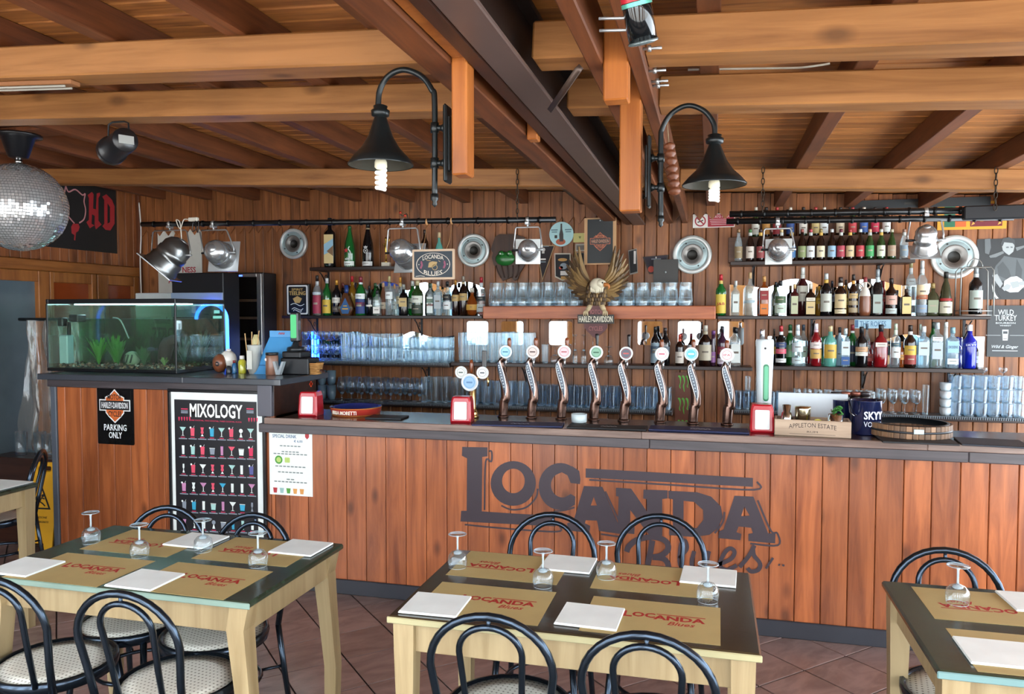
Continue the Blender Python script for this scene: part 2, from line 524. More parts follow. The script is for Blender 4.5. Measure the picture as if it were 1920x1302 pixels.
# --- steel girder and the bolted double timbers
g = thing('steel_girder', 'dark brown steel girder running from the front to the back wall', 'girder', (-.5575, 0, 0))
MB().box(-.0475, .0475, Y0, YW - .005, 2.335, 2.35, .003).build('flange', STEEL, g)
MB().box(-.006, .006, Y0, YW - .005, 2.35, 2.535).build('web', C('#2a211f', .5, .3), g)
MB().box(-.0475, .0475, Y0, YW - .005, 2.535, 2.55, .003).build('flange', C('#2a211f', .5, .3), g)
a_, b_ = at(1033, 205, X=-.5), at(1086, 128, X=-.36)
MB().tube([a_ - Vector((-.5575, 0, 0)), b_ - Vector((-.5575, 0, 0))], .012, 4).build('brace', C('#5a4a42', .45, .5), g)
bolt = MB()
bolt.lathe([(.004, 0), (.004, .05)], 8); bolt.lathe([(.009, .012), (.009, .022)], 6)
bolt = bolt.mesh('bolt', DULLCH)
def timber(xa, xb, label, bolts=(), z0=2.34, z1=2.475, y1=YW - .005, mat=None):
    t = thing('roof_timber', label, 'beam', ((xa + xb) / 2, 0, 0))
    MB().box(-(xb - xa) / 2, (xb - xa) / 2, Y0, y1, z0, z1, .004).build('timber', mat or TIMW, t)
    for px, py in bolts:
        p = at(px, py, X=xb)
        p.z = max(z0 + .02, min(z1 - .02, p.z))
        link('bolt', bolt, t, (xb - (xa + xb) / 2, p.y, p.z), (0, math.pi / 2, 0))
    return t
timber(-.798, -.706, 'wide brown timber at the outer left of the girder')
timber(-.660, -.612, 'narrow shaded timber between the left post and the girder', [(912, 152), (935, 177), (962, 211), (980, 234)], mat=TIM_SHADE)
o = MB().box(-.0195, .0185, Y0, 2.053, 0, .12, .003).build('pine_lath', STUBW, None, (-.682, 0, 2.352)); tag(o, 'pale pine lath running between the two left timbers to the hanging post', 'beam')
timber(-.345, -.300, 'brown timber right of the girder, left one of its pair')
timber(-.230, -.188, 'brown timber right of the girder, right one with bolts sticking out', [(1205, 152), (1216, 172), (1221, 212), (1223, 233)])
def stub(xa, xb, ya, yb, z0, label):
    o = MB().box(-(xb - xa) / 2, (xb - xa) / 2, -(yb - ya) / 2, (yb - ya) / 2, 0, 2.47 - z0, .004).build('hanging_post', STUBW, None, ((xa + xb) / 2, (ya + yb) / 2, z0))
    return tag(o, label, 'post')
stub(-.7055, -.6605, 2.056, 2.126, 2.035, 'orange pine post end hanging behind the left black wall lamp')
stub(-.7015, -.6605, 2.94, 3.0, 2.322, 'small pine spacer block under the left timbers')
stub(-.2995, -.2305, 2.56, 2.63, 1.985, 'orange pine post end hanging beside the right black wall lamp')
stub(-.2995, -.2305, 2.165, 2.225, 2.24, 'short pine block between the right timbers, above the lamp post')

# ================================================================ the bar counter
def cx(px, y=Y0): return at(px, 950, Y=YC).x
HX0, HX1 = -4.14, -2.53
bar = thing('bar_counter', 'long wooden bar counter with orange boards and a painted black lettering', 'bar counter', (0, YC, 0))
BP = .124
xb0 = at(876.7, 950, Y=YC).x
hi = thing('raised_counter', 'raised left end of the bar with dark top carrying the aquarium', 'bar counter', (HX0, YC, 0))
i0 = int((HX0 - xb0) / BP) - 1
i = i0
while xb0 + i * BP < 2.5:
    xa = xb0 + i * BP; xb = xa + BP
    i += 1
    for lo, hi_x, par, ox, z1 in ((HX0 + .03, HX1, hi, HX0, 1.175), (HX1, 2.5, bar, 0, .948)):
        l, r = max(xa, lo), min(xb, hi_x)
        if r - l < .01: continue
        MB().box(.0014, r - l - .0014, 0, .02, .07, z1, .003).build('board', CNTW, par, (l - ox, 0, 0))
MB().box(HX1, 2.5, .021, .05, .02, 1.0).build('back_panel', DARKW, bar)
MB().box(HX1, 2.5, .36, .40, .02, 1.0).build('back_panel', DARKW, bar)
MB().box(HX1 + .05, 2.5, -.045, .42, .995, 1.032, .005).build('counter_top', wood('bar top dark', '#3a2c26', '#241a17', 'X', .22, .1, 12, .1, .3), bar)
for a_, b_ in ((HX1 - .03, -.35), (-.349, 1.0), (1.001, 2.5)):
    MB().box(a_, b_, -.062, -.0455, .997, 1.034, .003).build('edge_strip', TOPW, bar)
for a_, b_ in ((HX1 - .075, -.31), (-.309, 1.18), (1.181, 2.5)):
    MB().box(a_, b_, -.05, -.0005, .944, .9965, .004).build('fascia', TRIMW, bar)
for a_, b_ in ((HX0 + .03, -.5), (-.499, 2.5)):
    MB().box(a_, b_, -.014, -.0005, 0, .088, .004).build('kick_board', C('#2e3038', .4), bar)
# raised end (local x from HX0)
w = HX1 - HX0
MB().box(.02, w - .01, .021, .045, .02, 1.2).build('back_panel', DARKW, hi)
MB().box(-.012, .03, -.012, .05, 0, 1.2, .004).build('corner_trim', C('#4f5660', .4), hi)
MB().box(-.07, 1.02, -.055, .75, 1.224, 1.262, .004).build('counter_top', C('#3b4048', .3, 0, .3), hi)
MB().box(1.0201, w + .075, -.055, .54, 1.224, 1.262, .004).build('counter_top', C('#3b4048', .3, 0, .3), hi)
MB().box(-.03, w, -.018, -.0005, 1.176, 1.2235, .004).build('fascia', TRIMW, hi)
MB().box(w - .095, w, -.03, -.0006, 1.0355, 1.2235, .004).build('end_post', C('#565660', .4), hi)
MB().box(w - .02, w, 0, .53, 1.0335, 1.2235, .003).build('end_panel', DARKW, hi)
MB().box(0, .02, .05, .73, .02, 1.22, .003).build('end_panel', DARKW, hi)
MB().box(.0, 1.02, .71, .73, .02, 1.22).build('back_panel', DARKW, hi)
MB().box(1.02, w, .51, .53, .02, 1.22).build('back_panel', DARKW, hi)
o = MB(); o.lathe([(.012, 0), (.012, .003)], 8); o.box(-.018, .018, -.006, .006, 0, .003)
o.box(-.006, .006, -.018, .018, 0, .003)
o.build('orange_sticker', C('#ff4a18', .5), hi, (w, .44, 1.19), (0, math.pi / 2, 0))['label'] = 'orange flower sticker'

# --- the lettering painted on the front: LOCANDA Blues
PT = C('#3a2f37', .5)
def Q(x, y):
    p = at(840 + x / 3, 800 + y / 3, Y=YC - .0008); return (p.x, p.z)
PN = [0]
def paint(outs, name='painted_letter'):
    PN[0] += 1
    mb = MB(); fill(mb, [[Q(*p) for p in o_] for o_ in outs], .0007 + .00025 * PN[0], front((0, -.0001, 0)))
    return mb.build(name, PT, bar)
def brush(lines, w, name='painted_letter'):
    mb = MB()
    for pts in lines:
        pts = [Q(*p) for p in smooth_line(pts, 5)]
        k = w if not isinstance(w, list) else w
        PN[0] += 1; strip(mb, pts, k, .0008 + .0002 * PN[0] % .006, front((0, -.0001, 0)))
    return mb.build(name, PT, bar)
def ell(x, y, rx, ry, n=32, a0=0, a1=360):
    return [(x + rx * math.cos(math.radians(a0 + (a1 - a0) * i / n)), y + ry * math.sin(math.radians(a0 + (a1 - a0) * i / n))) for i in range(n + (0 if a1 - a0 == 360 else 1))]
paint([[(80, 115), (222, 118), (222, 168), (192, 172), (190, 478), (400, 492), (560, 500), (615, 540), (605, 563), (70, 535), (74, 475), (105, 475), (108, 180), (78, 165)]])
paint([ell(367, 321, 127, 126), ell(368, 307, 64, 69)])
paint([[(745, 300), (742, 325), (690, 318), (672, 275), (640, 258)] + ell(645, 330, 66, 70, 14, 235, 80) + [(690, 380), (716, 395), (714, 440), (680, 462)] + ell(632, 338, 122, 132, 26, 62, 300) + [(700, 225), (738, 250)]])
paint([[(765, 335), (868, 340), (962, 560), (968, 605), (850, 588), (838, 530), (775, 528), (770, 545), (800, 560), (795, 600), (675, 585), (670, 545), (705, 535)], [(820, 397), (838, 445), (803, 445)]])
paint([[(945, 345), (1030, 350), (1120, 480), (1118, 410), (1098, 405), (1100, 355), (1235, 360), (1235, 405), (1205, 408), (1205, 615), (1130, 608), (1025, 470), (1025, 560), (1050, 565), (1048, 605), (930, 598), (930, 555), (955, 550), (960, 395), (945, 392)]])
paint([[(1240, 362), (1400, 370), (1480, 395), (1535, 450), (1545, 510), (1520, 570), (1470, 610), (1380, 622), (1245, 612), (1245, 570), (1265, 560), (1265, 410), (1240, 405)], [(1325, 418), (1385, 425), (1435, 470), (1437, 525), (1400, 572), (1325, 572)]])
paint([[(1612, 390), (1718, 395), (1800, 600), (1842, 605), (1840, 658), (1690, 645), (1690, 605), (1715, 600), (1705, 570), (1635, 563), (1622, 595), (1650, 605), (1645, 640), (1520, 628), (1525, 590), (1550, 580)], [(1667, 452), (1697, 502), (1648, 505)]])
paint([[(775, 236), (1715, 290), (1715, 340), (775, 288)]], 'painted_bar')
brush([[(230, 140), (246, 142), (244, 198), (212, 200), (206, 470)], [(95, 552), (300, 572), (610, 592), (628, 560)],
       [(300, 445), (360, 468), (440, 455), (495, 400), (505, 350)], [(600, 478), (660, 470), (712, 455)], [(885, 365), (975, 560)], [(860, 605), (965, 620)],
       [(795, 300), (1250, 328), (1722, 356), (1738, 310)], [(1742, 415), (1815, 585), (1852, 600), (1855, 668), (1700, 658)],
       [(1500, 600), (1545, 540), (1555, 480)]], .0095, 'painted_shadow_line')
brush([[(1150, 640), (1140, 700), (1125, 770), (1120, 830)], [(1005, 705), (1020, 672), (1070, 635), (1160, 622), (1225, 645), (1238, 690), (1200, 725), (1150, 735)], [(1150, 735), (1215, 745), (1240, 790), (1215, 850), (1150, 865)]], .030)
brush([[(1300, 740), (1345, 690), (1335, 640), (1310, 660), (1300, 760), (1320, 800), (1350, 790)]], .017)
brush([[(1385, 700), (1370, 775), (1395, 800), (1440, 770), (1468, 700)], [(1468, 700), (1455, 780), (1480, 800), (1500, 790)]], .021)
brush([[(1525, 775), (1590, 745), (1612, 705), (1585, 685), (1550, 720), (1530, 780), (1570, 805), (1625, 780)]], .021)
brush([[(1640, 790), (1690, 730), (1724, 668)], [(1716, 690), (1722, 725), (1755, 770), (1745, 805), (1705, 815), (1685, 795)]], .021)
brush([[(1788, 798), (1800, 780), (1828, 738)]], .012)
brush([[(1858, 775), (1866, 779)], [(1880, 778), (1892, 782)]], .011, 'painted_dot')

# the open front of the pavilion behind the dining tables: pine posts and a header, daylight between them
fr = struct('wall_front', (0, Y0 - .5, 0))
for x in (-4.7, -3.45, -2.2, -.95, .45, 1.7, 2.75):
    MB().box(-.19, .19, -.06, .06, -.05, 2.34, .006).build('post', wood('front post', '#c98a4a', '#a2672f', 'Z', .5, .1), fr, (x, 0, 0))
MB().box(-5.2, 2.95, -.07, .07, 2.341, 2.5, .006).build('header', wood('front header', '#c98a4a', '#a2672f', 'X', .5, .1), fr)
# ================================================================ dining tables
TZ = .76
def cane():
    m = bpy.data.materials.new('woven cane'); n, N, L = nodes(m)
    b = N['Principled BSDF']; b.inputs['Roughness'].default_value = .5
    t = N.new('ShaderNodeTexCoord'); mp = N.new('ShaderNodeMapping'); mp.inputs['Scale'].default_value = (62, 62, 62)
    mp.inputs['Rotation'].default_value = (0, 0, .2)
    L.new(t.outputs['Object'], mp.inputs[0])
    v = N.new('ShaderNodeTexVoronoi'); v.inputs['Scale'].default_value = 1; v.inputs['Randomness'].default_value = 0
    L.new(mp.outputs[0], v.inputs['Vector'])
    r = N.new('ShaderNodeValToRGB'); r.color_ramp.elements[0].position = .17; r.color_ramp.elements[0].color = lin('#8a8678')
    r.color_ramp.elements[1].position = .27; r.color_ramp.elements[1].color = lin('#e6e5da')
    L.new(v.outputs['Distance'], r.inputs[0]); L.new(r.outputs[0], b.inputs['Base Color'])
    return m
CANE = cane()
EDGEM = C('#8d9a86', .4)
def table(x0, x1, y0, y1, label, edge=EDGEM, curved=False, top=TBLG):
    cxx, cyy = (x0 + x1) / 2, (y0 + y1) / 2
    w, d = (x1 - x0) / 2, (y1 - y0) / 2
    t = thing('dining_table', label, 'table', (cxx, cyy, 0))
    MB().box(-w, w, -d, d, TZ - .022, TZ, .006).build('tabletop', top, t)
    e = MB()
    e.box(-w - .002, w + .002, -d - .002, -d + .004, TZ - .0225, TZ - .003, .004)
    e.build('worn_edge', edge, t)
    ins = .045
    for sy in (-1, 1):
        MB().box(-w + ins + .02, w - ins - .02, sy * (d - ins) - .011, sy * (d - ins) + .011, TZ - .115, TZ - .0225, .002).build('apron', LEGW, t)
    for sx in (-1, 1):
        MB().box(sx * (w - ins) - .011, sx * (w - ins) + .011, -d + ins + .02, d - ins - .02, TZ - .115, TZ - .0225, .002).build('apron', LEGW, t)
    for sx in (-1, 1):
        for sy in (-1, 1):
            lx, ly = sx * (w - .045), sy * (d - .045)
            m = MB()
            prof = [(.0, .021), (.12, .022), (.3, .024), (.5, .027), (.66, .031), (TZ - .0225, .032)]
            vs = []; fs = []
            for z, h in prof:
                o = 0
                if curved: o = .018 * math.sin(z / .73 * math.pi * 1.5) * (1 if z < .73 else 0)
                for a, b in ((-1, -1), (1, -1), (1, 1), (-1, 1)): vs.append((lx + a * h + sx * o, ly + b * h - 0 * o, z))
            for j in range(len(prof) - 1):
                for k in range(4): fs.append((j * 4 + k, j * 4 + (k + 1) % 4, j * 4 + 4 + (k + 1) % 4, j * 4 + 4 + k))
            fs += [(3, 2, 1, 0), tuple(range(len(vs) - 4, len(vs)))]
            m.add(vs, fs); m.build('leg', LEGW, t)
    return t
table(-2.43, -1.37, 2.065, 2.70, 'dark green topped dining table at the left, set with four places', C('#7f978c', .35), True)
table(-.918, .135, 2.08, 2.742, 'dark brown topped dining table in the middle, set before the lettering', C('#a9a27c', .35), False, TBLW)
table(.556, 1.61, 2.10, 2.772, 'dark green topped dining table cut by the right edge', C('#6f9090', .35))
table(-4.46, -3.42, 2.62, 3.285, 'dining table at far left showing only one corner and leg', C('#93ad9f', .35))
# ================================================================ bentwood style metal chairs
def make_chair():
    t = thing('bistro_chair', 'chair', 'chair')
    R = .195
    s = MB(); s.lathe([(.0, .468), (.12, .470), (R - .016, .466)], 28, cap0=False); s.build('woven_seat', CANE, t)
    s = MB(); s.lathe([(R - .02, .466), (R - .012, .474), (R - .002, .472), (R, .458), (R - .004, .436), (R - .02, .432), (R - .02, .466)], 28, cap0=False, cap1=False); s.build('seat_rim', CHAIRM, t)
    def hoop(w, zt, y0, y1, zb, n=16):
        pts = []
        zc = zt - w * .92
        for z in (zb, zb + (zc - zb) * .5): pts.append((-w * (.86 + .1 * (z - zb) / (zc - zb)), z))
        for i in range(n + 1):
            a = math.pi - math.pi * i / n
            pts.append((w * math.cos(a), zc + (zt - zc) * math.sin(a)))
        for z in (zb + (zc - zb) * .5, zb): pts.append((w * (.86 + .1 * (z - zb) / (zc - zb)), z))
        return [(x, y0 + (y1 - y0) * (z - zb) / (zt - zb), z) for x, z in pts]
    s = MB(); s.tube(hoop(.172, .84, .185, .262, .44), .0115, 10); s.build('back_hoop', CHAIRM, t)
    s = MB(); s.tube(hoop(.088, .808, .175, .256, .462), .0095, 8); s.tube([(0, .257, .805), (0, .259, .832)], .006, 6); s.build('inner_hoop', CHAIRM, t)
    for sx in (-1, 1):
        s = MB(); s.tube([(sx * .148, .185, .44), (sx * .16, .205, .25), (sx * .175, .24, .0)], [.0115, .0115, .0105], 8); s.build('leg', CHAIRM, t)
        s = MB(); s.tube([(sx * .135, -.125, .436), (sx * .15, -.15, .25), (sx * .165, -.175, .0)], [.0125, .0115, .0105], 8); s.build('leg', CHAIRM, t)
    ring = [(.142 * math.cos(2 * math.pi * i / 24), .03 + .15 * math.sin(2 * math.pi * i / 24), .27) for i in range(24)]
    s = MB(); s.tube(ring, .008, 6, closed=True)
    for sx in (-1, 1):
        for y, q in ((-.148, -.095), (.203, .145)): s.tube([(sx * .153, y, .27), (sx * .1, q, .27)], .006, 6)
    s.build('leg_ring', CHAIRM, t)
    return t
chair0 = make_chair(); ch_used = []
def chair(px, py, yc, rz, label, top=.84):
    p = at(px, py, Z=top)
    back = Vector((0, .262, 0)); back.rotate(Euler((0, 0, rz)))
    x = p.x - back.x
    y = p.y - back.y if yc is None else yc
    if not ch_used:
        c = chair0; c.location = (x, y, 0); c.rotation_euler = (0, 0, rz); c['label'] = label
    else:
        c = dup(chair0, (x, y, 0), rz, label)
    ch_used.append(c)
    c['group'] = 'black metal bistro chairs'
    return c
PI = math.pi
chair(1037, 965, None, .03, 'black hoop back chair behind the middle table, left one of two')
chair(1240, 968, None, -.03, 'black hoop back chair behind the middle table, right one of two')
chair(915, 1157, None, PI + .04, 'black hoop back chair in front of the middle table, left one with pale seat')
chair(1212, 1192, None, PI - .03, 'black hoop back chair in front of the middle table, right one of two')
chair(318, 952, None, .10, 'black hoop back chair behind the left table, before the cocktail poster edge')
chair(480, 966, None, -.04, 'black hoop back chair behind the left table, right one near its corner')
chair(224, 1114, None, PI + .03, 'black hoop back chair before the left table, right one with white seat')
chair(-22, 1086, None, PI + .08, 'black hoop back chair before the left table, cut by the left edge')
chair(1772, 1032, None, .02, 'black hoop back chair behind the right table')
chair(78, 846, None, -1.0, 'black hoop back chair beside the yellow floor sign at far left')
# ================================================================ table settings
KRAFT = C('#b6a06b', .75)
PRINT = C('#a8261f', .7)
LOGO_N = 0
def logo(mb, T, k):
    """the house lettering printed in red, k wide"""
    text(mb, 'L', .16 * k, T @ Matrix.Translation((-.44 * k, .03 * k, 0)), .0002, .05)
    text(mb, 'OC', .125 * k, T @ Matrix.Translation((-.25 * k, .035 * k, 0)), .0002, .05)
    text(mb, 'ANDA', .125 * k, T @ Matrix.Translation((.17 * k, .0, 0)), .0002, .05, w=.6 * k)
    mb.box(-.1 * k, .47 * k, .085 * k, .105 * k, 0, .0002, 0, T)
    text(mb, 'Blues', .10 * k, T @ Matrix.Translation((.2 * k, -.15 * k, 0)), .0002, .015, shear=.35)
    return mb
pm_mesh = MB().box(-.1925, .1925, -.137, .137, 0, .0007).mesh('placemat', KRAFT)
mb = MB(); logo(mb, Matrix.Translation((.035, .015, .0008)), .245); lg_mesh = mb.mesh('printed_logo', PRINT)
np_mesh = MB().box(-.09, .09, -.083, .083, 0, .004, .0012)
np_mesh = np_mesh.box(-.0885, .0895, -.0815, .0825, .0041, .0065, .001).mesh('napkin', PAPER)
def setting(x, y, far, nx, ny, where, rz=0.0):
    p = thing('placemat', 'brown paper placemat with red print, ' + where, 'placemat', (x, y, TZ + .0003), (PI if far else 0) + rz, 'printed paper placemats')
    link('paper', pm_mesh, p); link('printed_logo', lg_mesh, p)['label'] = 'red lettering LOCANDA Blues'
    n = link('napkin', np_mesh, None, (nx, ny, TZ + .0016), (0, 0, rz * 1.5 + random.uniform(-.04, .04)))
    tag(n, 'folded white paper napkin, ' + where, 'napkin', 'folded paper napkins')
wine = {}
GRIM = glass('#e2eef4', .58, .9, .05)  # whiter glass for rims, bowl bottoms and stems; highlights put into the colour
def wine_glass(x, y, where):
    if not wine:
        m = MB()
        m.lathe([(.030, 0), (.0335, .012), (.0345, .028), (.031, .044), (.020, .056), (.005, .0615), (.004, .063)], 22, cap0=False, cap1=False); m.mi = 1; m.lathe([(.0296, 0), (.0306, .0006), (.0306, .0016), (.0298, .002)], 22, cap0=False, cap1=False); m.ball((0, 0, .052), (.016, .016, .008), 14, 8); wine['bowl'] = m.mesh('bowl', [CLEAR, GRIM])
        m = MB(); m.lathe([(.004, .062), (.0034, .075), (.0036, .104), (.006, .111)], 10); wine['stem'] = m.mesh('stem', GRIM)
        m = MB(); m.lathe([(.006, .111), (.02, .1135), (.0315, .1165), (.0318, .118), (.0, .1175)], 22, cap0=False); m.mi = 1; m.lathe([(.0308, .1163), (.0325, .1168), (.0325, .1178), (.0308, .1184)], 22, cap0=False, cap1=False); wine['foot'] = m.mesh('foot', [CLEAR, GRIM])
    g = thing('wine_glass', 'upturned clear wine glass, ' + where, 'glass', (x, y, TZ + .0014), 0, 'upturned wine glasses on the tables')
    for k in ('bowl', 'stem', 'foot'): link(k, wine[k], g)
for tx, tn in ((-1.445, 'left'), (0, 'middle'), (1.505, 'right')):
    on = 'on the %s table' % tn
    A = [(-.675, 2.593, True, -.483, 2.663, 'far left place ' + on), (-.18, 2.590, True, -.002, 2.653, 'far right place ' + on),
         (-.664, 2.252, False, -.805, 2.186, 'near left place ' + on), (-.16, 2.248, False, -.336, 2.213, 'near right place ' + on)]
    for j, (x, y, far, nx, ny, wh) in enumerate(A):
        if tn == 'right':
            if j == 1 or j == 3: continue
            if j == 2: nx, ny = -.77, 2.235
            if j == 0: nx, ny = -.53, 2.66
        if tn == 'left':
            nx, ny = [(-.493, 2.578 + .0), (-.05, 2.597), (-.87, 2.157), (-.37, 2.15)][j]
            x, y = [(-.665, 2.52), (-.185, 2.53), (-.675, 2.198), (-.205, 2.205)][j]
        setting(tx + x, y, far, tx + nx, ny, wh, random.uniform(-.012, .012) if tn != 'left' else random.uniform(-.02, .01))
for px, py, wh in ((858, 1062, 'at the far left corner of the middle table'), (1018, 1098, 'at the centre left of the middle table'), (1137, 1082, 'at the far centre of the middle table'), (1327, 1126, 'at the right side of the middle table'),
                   (171, 1016, 'at the far left corner of the left table'), (262, 1042, 'at the centre left of the left table'), (381, 1032, 'at the far centre of the left table'), (484, 1060, 'at the right side of the left table'),
                   (1795, 1130, 'on the right table')):
    p = at(px, py, Z=TZ + .005); wine_glass(p.x, p.y, wh)
p = at(20, 903, Z=TZ)
MB().box(-.2, .2, -.12, .12, 0, .002).build('white_placemat', PAPER, None, (p.x - .07, p.y - .1, TZ + .0004), None)
tag(bpy.data.objects['white_placemat'], 'white paper sheet lying on the far left table', 'placemat')
# ---------------------------------------------------------------- yellow floor sign at the far left
ps = at(92, 1028, Z=0)
YEL = C('#d9a015', .4)
s = thing('wet_floor_sign', 'yellow folding wet floor sign with a black slipping figure', 'floor sign', (ps.x, ps.y, 0), .1)
for sy, nm in ((-1, 'panel'), (1, 'panel')):
    m = MB()
    T = Matrix.Translation((0, sy * .13, 0)) @ Matrix.Rotation(sy * .2, 4, 'X') @ front((0, .006, 0))
    outer = [(-.13, .0), (-.075, .0), (-.06, .07), (.06, .07), (.075, .0), (.13, .0), (.105, .62), (-.105, .62)]
    fill(m, [outer, rrect(.10, .04, .012, 3, 0, .575)], .012, T)
    pn = m.build(nm, YEL, s)
    if sy < 0:
        m = MB(); T2 = Matrix.Translation((0, sy * .13, 0)) @ Matrix.Rotation(sy * .2, 4, 'X') @ front((0, -.0075, 0))
        fill(m, [[(-.085, .30), (.085, .30), (0, .455)], [(-.066, .311), (.066, .311), (0, .432)]], .001, T2)
        fill(m, [circ(.011, 10, .012, .392)], .001, T2)
        for ln in ([(.006, .38), (-.006, .35), (-.02, .335)], [(.004, .378), (.03, .37)], [(-.006, .352), (.02, .338), (.04, .322)], [(-.018, .338), (-.035, .36)], [(-.02, .335), (-.045, .322)]):
            strip(m, ln, .009, .001, T2)
        text(m, 'ATTENZIONE', .014, T2 @ Matrix.Translation((0, .245, 0)), .001, 0, w=.13)
        text(m, 'PAVIMENTO BAGNATO', .014, T2 @ Matrix.Translation((0, .215, 0)), .001, 0, w=.16)
        m.build('black_print', BLACK, pn)
# clear plastic side curtain gathered at the far left
pc = at(45, 870, Z=.8)
cu = thing('clear_curtain', 'crumpled clear plastic sheet hanging before the grey door pane', 'curtain', (-4.72, 4.72, 0))
m = MB(); vs = []; fs = []; nx_, nz_ = 46, 14
for j in range(nz_ + 1):
    z = .62 + (1.60 - .62) * j / nz_
    for i in range(nx_ + 1):
        u = i / nx_
        wdt = .62 - .12 * max(0, (z - 1.3) / .3) + .03 * math.sin(z * 9)
        x = (u - .5) * wdt + .012 * math.sin(z * 14 + u * 9)
        y = .045 * math.sin(u * 26 + 1.2 * math.sin(z * 5)) + .02 * math.sin(u * 61 + z * 7)
        vs.append((x, y, z))
for j in range(nz_):
    for i in range(nx_):
        a = j * (nx_ + 1) + i; fs.append((a, a + 1, a + nx_ + 2, a + nx_ + 1))
m.smooth = True; m.add(vs, fs); m.build('plastic_sheet', glass('#dedbd6', .88, .5, .06), cu)
m = MB(); m.tube([(-.34, 0, 1.605), (.30, 0, 1.605)], .012, 8); m.build('rail', BLACKM, cu)
MB().box(-5.05, -4.22, 4.42, 4.62, .0, .62, .004).build('low_bench', DARKW)
tag(bpy.data.objects['low_bench'], 'dark wooden ledge under the clear plastic sheet at far left', 'bench')
for i, (dx, dy) in enumerate(((-.24, 4.52), (-.10, 4.55), (.02, 4.5), (.13, 4.53))):
    m = MB(); m.lathe([(.035, 0), (.04, .02), (.042, .17), (.039, .17), (.036, .02), (0, .015)], 14, cap1=False)
    tag(m.build('tall_glass', CLEAR, None, (-4.62 + dx, dy, .6205)), 'clear tall glass on the dark ledge at far left, ' + ('first', 'second', 'third', 'fourth')[i] + ' from the left', 'glass', 'tall glasses on the left ledge')
# ================================================================ things on the bar
BT = 1.0324
def on_bar(px, py): return at(px, py, Z=BT)
def text_bend(mb, s, h, R, T, w, t=.0006, bold=.02, tilt=0.0):
    """lettering wrapped round a cylinder of radius R about local Z; its middle faces -Y"""
    tmp = MB(); text(tmp, s, h, Matrix.Identity(4), t, bold, w)
    vs = []
    for v in tmp.v:
        a = v.x / R
        vs.append(((R + v.z) * math.sin(a), -(R + v.z) * math.cos(a), v.y))
    mb.smooth = False
    return mb.add(vs, tmp.f, T)
